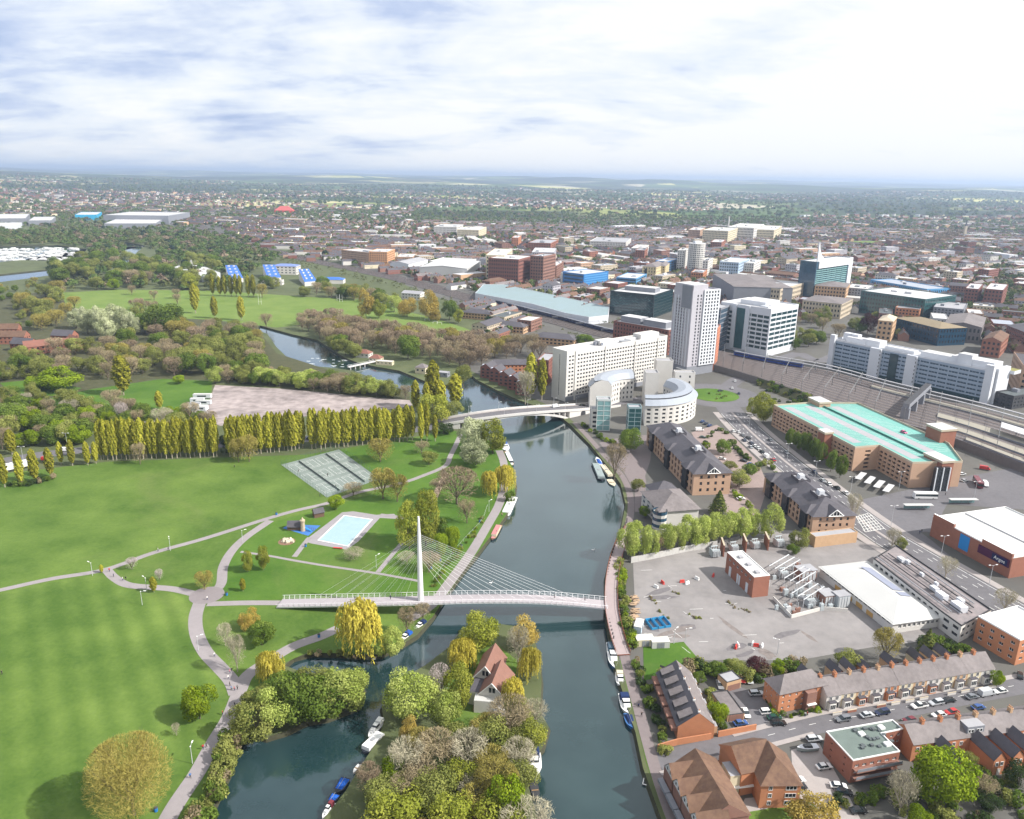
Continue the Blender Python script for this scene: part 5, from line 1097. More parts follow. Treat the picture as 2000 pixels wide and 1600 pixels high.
for t,s,w,d,hh in((.14,.45,17,9,4.2),(.24,.5,15,10,4.8),(.68,.5,30,11,4.0),(.86,.55,30,13,5.2),(.82,.4,10,8,8.0),(.42,.5,24,6,2.2)):boxpart(lo,'roof_house',p[0]+e*t+dp*s,ae,(w,d),hgt+.01,hgt+hh,panel_white,R.choice([roof_pale,roof_white]))
mb=MB()
for t in(.05,.1):c=p[0]+e*t+dp*.6;mb.prism(ccw(rect(c,ae,(7,5))),hgt+.01,hgt+6,panel_white)
mb.build('roof_fin',lo)
boxpart(lo,'roof_terrace',p[0]+e*.80+dp*1.1,ae,(62,10),hgt-3,hgt-.4,panel_white,M('sedum_roof',(0.23,.22,.07),var=.2,scale=.2))
p=quad3((1585,592),(1569,588),(1655,578));hgt=HT(1585,592,513);reserve(p)
e=p[2]-p[1];ue=e.normalized();dn=(p[0]-p[1]);dn=Vector((-ue.y,ue.x))*22;p[0]=p[1]+dn;p[3]=p[2]+dn;ae=math.atan2(ue.y,ue.x);ne=Vector((ue.y,-ue.x))
bt=building('glass_tower','blue glass tower in a white frame with a tall curved white spike',p,hgt,glass_blue,{0:dict(floors=13,bays=5,w=.95,h=.7,base=1,top=1,glass=glass_blue),1:dict(floors=12,bays=6,w=.95,h=.55,base=12,top=8,m0=2,m1=13,d=.5,glass=glass_teal,spandrel=glass_pale),'*':dict(floors=13,bays=6,w=.9,h=.6)},roofm=roof_pale,par=1)
boxpart(bt,'white_frame',p[2]-ue*6+ne*.4,ae,(11,1.4),0,hgt+1,panel_white);boxpart(bt,'white_frame',p[1]+e*.5+ne*.4,ae,(e.length-.2-11,1.38),hgt-8,hgt+.99,panel_white)
boxpart(bt,'side_frame',p[2]+dn*.5+ue*.4,ae,(1.0,22),0,hgt+1,panel_white)
mb=MB();prof=[(0,0),(.0,1.0),(.012,.95),(.04,.62),(.09,.34),(.17,.14),(.26,.04),(.34,0)]
sh=HT(1585,592,474)-hgt;pts=[(p[1]+ue*(x*e.length)+ne*.6,hgt+1+z*sh)for x,z in prof]
for d0,d1 in((0,1.2),):
 f0=[(q.x,q.y,z)for q,z in pts];f1=[(q.x-ne.x*1.2,q.y-ne.y*1.2,z)for q,z in pts];mb.face(f0[::-1],panel_white);mb.face(f1,panel_white)
 for i in range(len(pts)):j=(i+1) % len(pts);mb.face([f0[i],f0[j],f1[j],f1[i]],panel_white)
mb.build('spike',bt)
p=quad3((1303,694),(1196,673),(1320,684));hgt=HT(1196,673,628);reserve(p)
rb=building('apartment_block','dark red brick apartment block left of the tallest tower',p,hgt,brick_dark,dict(floors=6,bays=0,pitch=3.1,w=.42,h=.55,base=1),roofm=roof_pale,par=.8)
e=p[1]-p[0]
for t,w in((.25,.36),(.68,.4)):boxpart(rb,'roof_storey',p[0]+e*t+(p[2]-p[1])*.5,math.atan2(e.y,e.x),(e.length*w,13),hgt+.01,hgt+5.5,panel_grey,roof_pale)
p=quad3((1275,622),(1191,612),(1312,608));hgt=HT(1275,622,578);reserve(p)
e=p[1]-p[0]
dg_=building('glass_office','dark green glass office block behind the red brick flats',p,hgt,M('dark_glass_frame',(0.02,.035,.04),var=.2,rough=.3),dict(floors=7,bays=0,pitch=2.6,w=.9,h=.8,base=1,glass=glass_deep),roofm=roof_pale,par=1.2)
boxpart(dg_,'roof_house',(p[0]+p[2])/2,math.atan2(e.y,e.x),(e.length*.7,16),hgt+.01,hgt+5,panel_grey,roof_pale)
mb=MB()
for k in range(14):
 for f in range(7):
  if R.random()<.75:c=p[0]+e*((k+.5)/14);n_=Vector((e.y,-e.x)).normalized();z=2+f*(hgt-3)/7;u_=e.normalized()*1.6;c=c+n_*.1;mb.tube((c.x-u_.x,c.y-u_.y,z),(c.x+u_.x,c.y+u_.y,z+2.2*R.choice([-1,1])),.12,.12,glass_pale,4,False)
mb.build('facade_braces',dg_)['kind']='stuff'
# bridges
def P3(px,py,z):g=G(px,py,z);return Vector((g.x,g.y,z))
def path3(pts,n=8):
 P=[Vector(p)for p in pts];P=[P[0]*2-P[1]]+P+[P[-1]*2-P[-2]];out=[]
 for i in range(1,len(P)-2):
  a,b,c,d=P[i-1:i+3]
  for k in range(n):t=k/n;out.append(0.5*((2*b)+(c-a)*t+(2*a-5*b+4*c-d)*t*t+(3*b-a-3*c+d)*t**3))
 out.append(P[-2]);return out
def side(L,i):
 d=L[min(i+1,len(L)-1)]-L[max(i-1,0)];d=Vector((d.x,d.y,0)).normalized();return Vector((-d.y,d.x,0))
def deck_mesh(mb,L,w,th,m,mtop=None):
 for i in range(len(L)-1):
  a,b=L[i],L[i+1];sa,sb=side(L,i)*w/2,side(L,i+1)*w/2;dz=Vector((0,0,-th))
  mb.face([a-sa,b-sb,b+sb,a+sa],mtop or m);mb.face([a+sa+dz,b+sb+dz,b-sb+dz,a-sa+dz],m)
  mb.face([a-sa+dz,b-sb+dz,b-sb,a-sa],m);mb.face([a+sa,b+sb,b+sb+dz,a+sa+dz],m)
 for i,s in((0,1),(len(L)-1,-1)):
  a=L[i];q=side(L,i)*w/2;dz=Vector((0,0,-th));f=[a-q,a+q,a+q+dz,a-q+dz];mb.face(f if s>0 else f[::-1],m)
brwhite=M('bridge_white',(0.74,0.74,0.76),var=.04,scale=.3,rough=.5)
deckm=M('bridge_deck',(0.36,0.33,0.345),var=.08,scale=.4)
FB=path3([P3(546,1178,.7),P3(640,1176,2.6),P3(740,1174,4.2),P3(822,1172,4.9),P3(920,1169,5.2),P3(1020,1169,5.0),P3(1100,1173,4.2),P3(1186,1181,2.9)],8)
fbr=thing('footbridge','white cable-stayed footbridge with a single tall mast across the river','bridge',tuple(FB[0]))
mb=MB();deck_mesh(mb,FB,5.6,.45,brwhite,deckm);mb.build('deck',fbr)
mb=MB();deck_mesh(mb,[p-Vector((0,0,.45))for p in FB],1.6,.9,brwhite);mb.build('box_girder',fbr)
tot=[0]
for a,b in zip(FB,FB[1:]):tot.append(tot[-1]+(b-a).length)
def along(L,T,s):
 for i in range(len(L)-1):
  if T[i+1]>=s:k=(s-T[i])/max(1e-6,T[i+1]-T[i]);return L[i].lerp(L[i+1],k),side(L,i)
 return L[-1],side(L,len(L)-1)
pmb=MB();pmb.tube((0,0,-.3),(.46,0,1.4),.09,.07,brwhite,4);po=pmb.build('railing_post',link=False);pme=po.data;bpy.data.objects.remove(po)
for sgn_ in(1,-1):
 s=.6
 while s<tot[-1]:
  p,q=along(FB,tot,s);p=p+q*sgn_*2.75;mesh_obj('railing_post',pme,fbr,p-fbr.location,math.atan2((q*sgn_).y,(q*sgn_).x));s+=2.0
 mb=MB()
 for i in range(len(FB)-1):
  for dz,o_,r in((1.35,3.17,.07),(.7,2.97,.03),(.35,2.87,.03)):
   a,b=FB[i]+side(FB,i)*sgn_*o_,FB[i+1]+side(FB,i+1)*sgn_*o_;mb.tube((a.x,a.y,a.z+dz),(b.x,b.y,b.z+dz),r,r,brwhite,4,False)
 mb.build('handrail',fbr)
mb_=P3(822,1172,4.9);mh=HT(822,1180,997);base=Vector((mb_.x,mb_.y,0));top=Vector((mb_.x-.3,mb_.y+.3,mh))
mb=MB();pr=[(0,1.0),(.12,1.05),(.55,.85),(.85,.55),(1,.34)]
for(t0,r0),(t1,r1)in zip(pr,pr[1:]):a,b=base.lerp(top,t0),base.lerp(top,t1);mb.tube(a,b,r0,r1,brwhite,10,t1==1)
mb.build('mast',fbr)
mast_s=min(range(len(FB)),key=lambda i:(FB[i]-mb_).length);ms=tot[mast_s]
for k in range(14):
 p,q=along(FB,tot,ms+11+k*3.75);t=.58+.24*k/13;a=base.lerp(top,t);mb=MB();mb.tube(a,p+Vector((0,0,.2)),.034,.034,brwhite,4,False);mb.build('stay_cable',fbr)
for k in range(14):
 p,q=along(FB,tot,ms-6-k*2.6);p=p+q*(2.6 if k % 2 else -2.6)*1.0;t=.58+.24*k/13;a=base.lerp(top,t);mb=MB();mb.tube(a,p+Vector((0,0,.2)),.026,.026,brwhite,4,False);mb.build('stay_cable',fbr)
for s in(10,22,34):p,q=along(FB,tot,s);mb=MB();mb.tube((p.x,p.y,-.2),(p.x,p.y,p.z-.5),.3,.3,brwhite,8);mb.build('pier',fbr)
BW=path3([P3(1232,1030,.4),P3(1214,1060,1.2),P3(1202,1095,2.0),P3(1195,1135,2.7),P3(1194,1180,2.9),P3(1199,1215,2.4),P3(1208,1250,1.5),P3(1218,1278,.6)],6)
bwk=thing('boardwalk','raised boardwalk with rust-red edges along the right bank at the bridge end','walkway',tuple(BW[0]))
rust=M('rust_edge',(0.27,0.10,0.065),var=.2,scale=1)
mb=MB();deck_mesh(mb,BW,4.6,.35,rust,M('boardwalk_deck',(0.33,.27,.27),var=.1,scale=.5));mb.build('deck',bwk)
for sgn_ in(1,-1):
 mb=MB()
 for i in range(len(BW)-1):
  a,b=BW[i]+side(BW,i)*sgn_*2.35,BW[i+1]+side(BW,i+1)*sgn_*2.35
  mb.tube((a.x,a.y,a.z+1.05),(b.x,b.y,b.z+1.05),.07,.07,rust,4,False)
  mb.tube(a,(a.x,a.y,a.z+1.05),.05,.05,rust,4,False)
  mb.face([(a.x,a.y,a.z+.02),(b.x,b.y,b.z+.02),(b.x,b.y,b.z+.5),(a.x,a.y,a.z+.5)],rust)
 mb.build('railing',bwk)
L=smooth_line(PL((1224,1022),(1203,1068),(1191,1105),(1186,1140),(1184,1180),(1188,1215),(1198,1255)),6)
for i in range(0,len(L)):mb=MB();mb.tube((L[i].x,L[i].y,-2),(L[i].x,L[i].y,2.6),.2,.2,trim_dark,6);mb.build('timber_pile',bwk)
conc=M('bridge_concrete',(0.62,0.60,0.58),var=.08,scale=.2,rough=.8)
RB=path3([P3(850,829,.3),P3(880,822,3.2),P3(935,813,6.2),P3(1000,805,7.4),P3(1060,800,6.6),P3(1115,797,4.2),P3(1165,793,1.2),P3(1200,789,.2)],7)
rtot=[0]
for a,b in zip(RB,RB[1:]):rtot.append(rtot[-1]+(b-a).length)
rbr=thing('road_bridge','pale concrete road bridge arching over the river behind the white trees','bridge',tuple(RB[0]))
mb=MB();deck_mesh(mb,RB,13.5,.5,conc,asphalt);mb.build('deck',rbr)
def nearest_s(px,py,z):g=P3(px,py,z);i=min(range(len(RB)),key=lambda i:(RB[i]-g).length);return rtot[i]
s0,s1=nearest_s(905,818,4.5),nearest_s(1098,798,5.0)
mb=MB();NS=18
def soff(t):return -1.0+(6.1+1.0)*(1-(2*t-1)**2)
for k in range(NS):
 t0,t1=k/NS,(k+1)/NS;(a,qa),(b,qb)=along(RB,rtot,s0+(s1-s0)*t0),along(RB,rtot,s0+(s1-s0)*t1);za,zb=soff(t0),soff(t1)
 for sg in(1,-1):
  pa,pb=a+qa*sg*6.2,b+qb*sg*6.2;ta,tb=min(a.z-.5,za+1.3),min(b.z-.5,zb+1.3);f=[(pa.x,pa.y,za),(pb.x,pb.y,zb),(pb.x,pb.y,tb),(pa.x,pa.y,ta)];mb.face(f,conc)
 l0,l1=a-qa*6.2,b-qb*6.2;r0,r1=a+qa*6.2,b+qb*6.2
 mb.face([(l0.x,l0.y,za),(r0.x,r0.y,za),(r1.x,r1.y,zb),(l1.x,l1.y,zb)],conc);ta,tb=min(a.z-.5,za+1.3),min(b.z-.5,zb+1.3)
 mb.face([(l0.x,l0.y,ta),(l1.x,l1.y,tb),(r1.x,r1.y,tb),(r0.x,r0.y,ta)],conc)
mb.build('arch',rbr)
for t in(.04,.10,.16,.22,.78,.84,.90,.96):
 p,q=along(RB,rtot,s0+(s1-s0)*t);mb=MB()
 mb.box((p.x,p.y),math.atan2(q.y,q.x),(12.2,.5),soff(t),p.z-.5,conc);mb.build('spandrel_wall',rbr)
for s_a,s_b,nm in((s0-22,s0-.5,'abutment'),(s1+.5,s1+24,'abutment')):
 mb=MB();NS2=6
 for k in range(NS2):
  (a,qa),(b,qb)=along(RB,rtot,s_a+(s_b-s_a)*k/NS2),along(RB,rtot,s_a+(s_b-s_a)*(k+1)/NS2)
  for sg in(1,-1):pa,pb=a+qa*sg*6.4,b+qb*sg*6.4;mb.face([(pa.x,pa.y,-1),(pb.x,pb.y,-1),(pb.x,pb.y,b.z-.5),(pa.x,pa.y,a.z-.5)],conc)
 for s in(s_a,s_b):a,qa=along(RB,rtot,s);l,r=a-qa*6.4,a+qa*6.4;mb.face([(l.x,l.y,-1),(r.x,r.y,-1),(r.x,r.y,a.z-.5),(l.x,l.y,a.z-.5)],conc)
 mb.build(nm,rbr)
p,q=along(RB,rtot,s1+12);mb=MB();c=p-q*6.42 if(p-q*6.42).y<p.y else p+q*6.42
d_=Vector((q.y,-q.x,0));nn=(c-p).normalized()*.06
pts=[c+nn+d_*x+Vector((0,0,z-p.z))for x,z in[(-2.2,0.05),(2.2,.05)]+[(2.2*math.cos(k*math.pi/8),1.2+2.0*math.sin(k*math.pi/8))for k in range(9)]]
mb.face(pts,trim_dark);mb.build('towpath_arch_dark_panel',rbr)  # flat arch-shaped face, dark colour painted in for a shaded opening
for sg in(1,-1):
 mb=MB()
 for i in range(len(RB)-1):
  a,b=RB[i]+side(RB,i)*sg*6.5,RB[i+1]+side(RB,i+1)*sg*6.5;w=side(RB,i)*.22
  mb.face([a-w,b-w,b-w+Vector((0,0,1.1)),a-w+Vector((0,0,1.1))],conc);mb.face([b+w,a+w,a+w+Vector((0,0,1.1)),b+w+Vector((0,0,1.1))],conc);mb.face([a-w+Vector((0,0,1.1)),b-w+Vector((0,0,1.1)),b+w+Vector((0,0,1.1)),a+w+Vector((0,0,1.1))],conc)
 mb.build('parapet',rbr)
 mb=MB()
 for i in range(len(RB)-1):
  a,b=RB[i]+side(RB,i)*sg*5.2,RB[i+1]+side(RB,i+1)*sg*5.2;w=side(RB,i)*1.0;h=Vector((0,0,.14))
  mb.face([a-w+h,b-w+h,b+w+h,a+w+h],paving)
 mb.build('footway',rbr)
WB=[P3(680,717,1.2),P3(735,705,1.2)]
wb_=thing('weir_footbridge','low white footbridge across the weir pool','bridge',tuple(WB[0]));mb=MB();deck_mesh(mb,WB,2.6,.4,conc);mb.build('deck',wb_)
for sg in(1,-1):mb=MB();q=side(WB,0)*sg*1.3;mb.tube(WB[0]+q+Vector((0,0,1)),WB[1]+q+Vector((0,0,1)),.08,.08,brwhite,4);mb.build('handrail',wb_)
for k in range(6):p=WB[0].lerp(WB[1],(k+.5)/6);mb=MB();mb.box((p.x,p.y),0.2,(.7,2.4),-2,.8,conc);mb.build('pier',wb_)
mb=MB();foam=M('foam',(0.62,.66,.66),var=.4,scale=.8,rough=.6)
for k in range(26):
 c=Vector(P2(R.uniform(600,690),R.uniform(700,718),WATER_Z)); 
 if in_water(c):mb.prism([(c.x+math.cos(t*1.05)*R.uniform(.6,2.4),c.y+math.sin(t*1.05)*R.uniform(.4,1.0))for t in range(6)],WATER_Z+.01,WATER_Z+.04,foam)
o=mb.build('foam_streaks');o['kind']='stuff'
# boats
hullw=M('boat_white',(0.76,0.76,0.75),var=.05,scale=1,rough=.35,spec=.5);hullb=M('boat_blue',(0.03,0.12,0.32),var=.1,scale=1,rough=.35,spec=.5);hulld=M('boat_dark',(0.025,.03,.04),var=.15,scale=1,rough=.4)
canvas_b=M('blue_canvas',(0.01,.09,.42),var=.12,scale=1,rough=.8);canvas_d=M('navy_canvas',(0.012,.03,.10),var=.12,scale=1,rough=.8);creamd=M('boat_cream',(0.55,.50,.38),var=.06,scale=1);maroon=M('maroon',(0.16,.03,.04),var=.1,scale=1,rough=.5);teak=M('teak',(0.30,.19,.10),var=.15,scale=2);steelg=M('barge_steel',(0.26,.31,.31),var=.15,scale=.6,rough=.6)
def hull(mb,Lh,W,H,m,md,bowf=.35,stern=.85,sheer=.25):
 ns=10;rings=[]
 for i in range(ns+1):
  t=i/ns;x=-Lh/2+Lh*t;k=1.0 if t<1-bowf else max(0.02,1-((t-(1-bowf))/bowf)**1.8);k *= stern+(1-stern)*min(1,t/.3);z=H*(1+sheer*t*t)
  rings.append([(x,-W/2*k,z),(x,-W/2*k*.72,-.25),(x,W/2*k*.72,-.25),(x,W/2*k,z)])
 for a,b in zip(rings,rings[1:]):
  for j in range(3):mb.face([a[j],b[j],b[j+1],a[j+1]][::-1],m)
  mb.face([a[3],b[3],b[0],a[0]][::-1],md)
 mb.face(rings[0],m)
def place(root_name,label,cat,stern,bow,parts,group=None):
 a,b=P3(*stern,WATER_Z),P3(*bow,WATER_Z);c=(a+b)/2;d=b-a;L=d.length
 root=thing(root_name,label,cat,(c.x,c.y,WATER_Z),group,math.atan2(d.y,d.x))
 for nm,fn in parts(L): 
  mb=MB();fn(mb);o=mb.build(nm);o.parent=root
 return root
def cabin(x0,x1,w0,w1,z0,z1,m,mt=None,taper=.85):
 def f(mb):
  b=[(x0,-w0/2),(x1,-w1/2),(x1,w1/2),(x0,w0/2)];cx=(x0+x1)/2;t=[(cx+(x-cx)*taper,y*taper)for x,y in b]
  for i in range(4):j=(i+1) % 4;mb.face([(*b[i],z0),(*b[j],z0),(*t[j],z1),(*t[i],z1)],m)
  mb.face([(*q,z1)for q in t],mt or m)
 return f
def wins(x0,x1,w,z0,z1,n,m=None):
 def f(mb):
  for sg in(-1,1):
   for k in range(n):
    a=x0+(x1-x0)*(k+.15)/n;b=x0+(x1-x0)*(k+.85)/n;q=[(a,sg*w/2,z0),(b,sg*w/2,z0),(b,sg*w/2*.97,z1),(a,sg*w/2*.97,z1)];mb.face(q if sg<0 else q[::-1],m or glass_dark)
 return f
def cruiser(hm=None,canopy=None,wf=.30):
 hm=hm or hullw;canopy=canopy or canvas_d
 def p(L):
  W=L*wf;H=1.0
  return[('hull',lambda mb:hull(mb,L,W,H,hm,hullw)),('cabin',cabin(-L*.12,L*.26,W*.8,W*.55,H+.05,H+.75,hullw)),('windscreen',cabin(-L*.10,L*.10,W*.74,W*.66,H+.76,H+1.3,glass_dark,hullw,.8)),('canopy',cabin(-L*.42,-L*.13,W*.82,W*.82,H+.1,H+1.35,canopy,None,.82)),('deck_hatch',lambda mb:mb.box((L*.32,0),0,(L*.06,W*.18),H+.12,H+.3,glass_dark)),('bow_rail',lambda mb:[mb.tube((L*.18,s*W*.42,H+.6),(L*.47,s*W*.05,H+.85),.03,.03,steel,4)for s in(-1,1)])]
 return p
def narrowboat(hm,topm,w=2.2,wm_=None):
 def p(L):
  H=.7
  return[('hull',lambda mb:hull(mb,L,w,H,hm,teak,.16,.95,.12)),('cabin',cabin(-L*.36,L*.32,w*.86,w*.86,H,H+1.15,hm if wm_ is None else wm_,topm,.95)),('windows',wins(-L*.33,L*.28,w*.845,H+.45,H+.85,max(3,int(L/2.2)))),('foredeck',lambda mb:mb.box((L*.40,0),0,(L*.10,w*.5),H+.05,H+.4,topm)),('chimney',lambda mb:mb.tube((L*.1,w*.2,H+1.1),(L*.1,w*.2,H+1.7),.09,.08,trim_dark,6))]
 return p
def covered(hm,cm,w=2.4):
 def p(L):return[('hull',lambda mb:hull(mb,L,w,.9,hm,hm,.4)),('tarpaulin',cabin(-L*.44,L*.26,w*.9,w*.7,.92,1.5,cm,None,.55)),('boom',lambda mb:mb.tube((-L*.4,0,1.62),(L*.3,0,1.55),.06,.05,steel,5))]
 return p
def flatbarge(hm,top,w=3.6):
 def p(L):return[('hull',lambda mb:hull(mb,L,w,.8,hm,hm,.08,.98,.02)),('deckhouse',cabin(-L*.42,L*.40,w*.84,w*.84,.81,1.9,top,None,.97)),('windows',wins(-L*.38,L*.36,w*.835,1.15,1.6,max(3,int(L/2.5)))),('hatch',lambda mb:mb.box((0,0),0,(1.4,1.0),1.91,2.15,steel))]
 return p
def dinghy(hm,inner):
 def p(L):W=L*.36;return[('hull',lambda mb:hull(mb,L,W,.6,hm,inner,.45)),('thwart',lambda mb:mb.box((0,0),0,(.3,W*.8),.68,.76,teak)),('outboard',lambda mb:mb.box((-L*.5,0),0,(.35,.3),.3,1.2,trim_dark))]
 return p
g_='boats moored along the right-hand bank'
place('cruiser','blue-hulled river boat with a glazed cabin roof, moored nearest the boardwalk','boat',(1193,1260),(1202,1312),cruiser(hullb,glass_blue,.26),g_)
place('cruiser','smallest white cruiser on the right bank, behind the blue-hulled boat','boat',(1209,1318),(1213,1346),cruiser(hullw,creamd,.42),g_)
place('cruiser','large white cruiser with dark canopy on the right bank','boat',(1217,1360),(1228,1400),cruiser(hullw,canvas_d,.40),g_)
place('covered_boat','boat under a navy-blue cover, touching the bow of a white cruiser','boat',(1226,1398),(1237,1428),covered(hullb,canvas_d,3.2),g_)
place('cruiser','big white cruiser moored at the foot of the wooded island','boat',(1041,1466),(1044,1524),cruiser(hullw,canvas_d,.38))
place('dinghy','black open boat below the big cruiser at the island','boat',(1041,1530),(1049,1566),dinghy(hulld,trim_dark))
place('wide_boat','wide white trip boat beside the golden willows','boat',(1003,974),(986,1011),flatbarge(hullw,hullw,4.2))
place('narrowboat','dark narrowboat with pink roof moored on the towpath','boat',(976,1028),(961,1057),narrowboat(hulld,M('pink_roof',(.45,.2,.2)),2.8,creamd))
place('cruiser','boat with blue canopy by the yellow-green tree, upper of two','boat',(984,868),(989,884),cruiser(hullw,canvas_b,.34));place('narrowboat','dark boat with white roof by the yellow-green tree, lower of two','boat',(988,884),(1001,912),narrowboat(hulld,hullw,2.8))
place('barge','flat grey-green barge moored outside a white one','boat',(1162,908),(1176,941),flatbarge(hulld,steelg,4.4));place('barge','white barge moored against the bank near the brown offices','boat',(1175,912),(1194,936),flatbarge(hulld,creamd,3.4))
place('covered_boat','small boat under bright blue cover at the head of the barges','boat',(1173,910),(1165,896),covered(hullw,canvas_b,2.8));place('dinghy','small green-grey dinghy behind the barges','boat',(1190,938),(1200,952),dinghy(steelg,creamd))
place('cruiser','white cruiser near the largest willow, left of a pair','boat',(804,1240),(778,1262),cruiser(hullw,canvas_b,.34));place('cruiser','white cruiser near the largest willow, right of a pair','boat',(832,1219),(808,1237),cruiser(hullw,canvas_d,.34))
place('cruiser','white cruiser on the left of the island above the flat white barge','boat',(748,1410),(720,1446),cruiser(hullw,hullw,.30));place('barge','long flat white barge on the left of the island','boat',(747,1438),(710,1474),flatbarge(hulld,hullw,3.2))
place('dinghy','little white dinghy under the pinkish leafless tree','boat',(703,1496),(690,1513),dinghy(hullw,hullw))
gb='blue-covered boats at the lower left of the island'
place('covered_boat','long boat under a bright blue cover with white spots','boat',(676,1524),(656,1556),covered(hulld,canvas_b,2.8),gb);place('covered_boat','short boat under a bright blue cover between two longer boats','boat',(657,1556),(643,1575),covered(hulld,canvas_b,2.4),gb);place('cruiser','white boat with maroon canopy at the bottom of the photo','boat',(652,1574),(630,1604),cruiser(hullw,maroon,.30),gb)
pt_=thing('pontoon','small floating pontoon with white frame at the right bank','pontoon',tuple(P3(1264,1524,WATER_Z)))
c=P3(1264,1524,WATER_Z);boxpart(pt_,'deck',c,1.25,(4.6,1.9),WATER_Z,WATER_Z+.35,trim_dark)
mb=MB();[mb.box(c+Vector((math.cos(1.25)*x-math.sin(1.25)*y,math.sin(1.25)*x+math.cos(1.25)*y,0)),1.25,s,WATER_Z+.36,WATER_Z+.5,hullw)for x,y,s in((0,.85,(4.6,.2)),(0,-.85,(4.6,.2)),(2.2,0,(.2,1.5)),(-2.2,0,(.2,1.5)))];mb.build('edge_frame',pt_)['kind']='stuff'
# park furniture
court=M('tennis_court',(0.19,0.225,0.205),var=.12,scale=.2,var2=.12,scale2=.05)
tc_=[Vector(P2(*q))for q in((549,908),(662,878),(742,936),(638,972))]
o=sheet('tennis_surface',tc_,.06,court); 
inner=[Vector(P2(*q))for q in((574,910),(655,887),(712,930),(628,955))]
def bil(q,u,v):return q[0].lerp(q[1],u).lerp(q[3].lerp(q[2],u),v)
def court_lines(u0,u1,v0,v1):
 mb=MB();w=.06
 def ln(a,b):d=(b-a).normalized();n=Vector((-d.y,d.x))*w;mb.face([((a-n).x,(a-n).y,.085),((b-n).x,(b-n).y,.085),((b+n).x,(b+n).y,.085),((a+n).x,(a+n).y,.085)],white)
 P_=lambda u,v:bil(tc_,u0+(u1-u0)*u,v0+(v1-v0)*v)
 for a,b in(((0,0),(1,0)),((0,1),(1,1)),((0,0),(0,1)),((1,0),(1,1)),((0,.13),(1,.13)),((0,.87),(1,.87)),((.25,.13),(.25,.87)),((.75,.13),(.75,.87)),((.25,.5),(.75,.5))):ln(P_(*a),P_(*b))
 mb.build('court_lines')['kind']='structure'
for i in range(2):
 for j in range(3):court_lines(.06+.47*i,.47+.47*i,.07+.31*j,.29+.31*j)
fence=thing('tennis_fence','green wire fence round the tennis courts','fence',tuple(tc_[0])+(0,));fg=M('fence_green',(0.06,.13,.09),var=.1,scale=1)
for i in range(4):
 a,b=tc_[i],tc_[(i+1) % 4];n=int((b-a).length/3)
 for k in range(n):p=a.lerp(b,k/n);mb=MB();mb.tube((p.x,p.y,0),(p.x,p.y,3),.05,.05,fg,4);mb.build('fence_post',fence)
 mb=MB()
 for z in(.1,.6,1.1,1.6,2.1,2.6,3.0):mb.tube((a.x,a.y,z),(b.x,b.y,z),.022,.022,fg,3,False)
 mb.build('fence_wire',fence)['kind']='stuff'
nets=[MB()for _ in range(2)]
for j,mb in enumerate(nets):
 a,b=bil(tc_,.265+.47*j,.04),bil(tc_,.265+.47*j,.96);mb.prism([((a+Vector((x,0))).x,(a+Vector((x,0))).y)for x in(0,)]+[(b.x,b.y),(b.x+.12,b.y),(a.x+.12,a.y)],.08,1.0,M('net_grey',(.13,.15,.14)));tag(mb.build('tennis_net'),'dark net across the %s half of the tennis courts' % ('left','right')[j],'net')
pad=M('pool_paving',(0.28,0.262,0.275),var=.1,scale=.4);poolw=M('pool_blue',(0.27,0.405,0.445),var=.05,scale=.3,rough=.15,spec=.4,hue=(.33,.45,.48))
sheet('pool_surround',PL((594,1057),(608,1062),(677,1074),(700,1058),(742,1012),(778,1014),(770,1004),(735,1006),(690,999),(668,1001)),.07,pad)
pl=[Vector(P2(*q))for q in((620,1056),(672,1007),(728,1015),(680,1068))];pl=ccw(pl);c=sum(pl,Vector((0,0)))/4
pool=thing('paddling_pool','pale blue rectangular paddling pool with white rim','pool',(c.x,c.y,0));mb=MB();parapet(mb,pl,.075,.12,.7,trim_white);mb.build('rim',pool);mb=MB();mb.face([(p.x,p.y,.12)for p in[Vector(v)for v in grow([tuple(x)for x in pl],-.6)]],poolw);mb.build('pool_water',pool)
boxpart(thing('pool_bench','red and white bench at the near end of the paddling pool','bench',tuple(P3(660,1072,0))),'seat',P3(660,1072,0),-.1,(4,.7),.4,.5,M('red_paint',(.5,.04,.03))); 
sheet('play_surface',PL((552,1032),(566,1024),(626,1027),(602,1047)),.08,M('blue_rubber',(0.05,.16,.42),var=.12,scale=.5))
fort=thing('play_fort','brown wooden play fort with a pale tower on a blue surface','playground',tuple(P3(583,1034,0)))
wood=M('play_wood',(0.14,.085,.06),var=.2,scale=1);c=P3(578,1033,0)
q=ccw(rect(c,.1,(6.5,4)));mb=MB();mb.prism(q,.3,2.2,wood);mb.build('cabin',fort);mb=MB();pitched(mb,q,2.2,1.8,'gable',slate,.4,wood);mb.build('roof',fort)
c=P3(592,1037,0);mb=MB();mb.rev(c,[(1.1,.1),(.95,2.2),(.9,4.4),(1.15,4.5),(1.15,5.2),(.75,5.3),(0,6.6)],M('tower_stone',(.42,.34,.24),var=.2,scale=1.5),10);mb.build('tower',fort)
mb=MB();a=P3(598,1036,0);mb.tube((a.x-3,a.y+.5,2.4),(a.x+2.5,a.y-1.2,.3),.35,.35,M('slide_blue',(.03,.25,.6)),6);mb.build('slide',fort)
for k in range(4):p=P3(604+k*4,1035+k,0);mb=MB();mb.tube((p.x,p.y,0),(p.x,p.y,1.6),.1,.1,wood,5);mb.build('climbing_post',fort)
shed=P3(622,1008,0);q=ccw(rect(shed,.5,(4.5,3.5)));building('play_hut','small dark wooden hut beside the path near the paddling pool',q,2.6,wood,None,roof='gable',roofm=slate,rh=1.4,cat='hut')
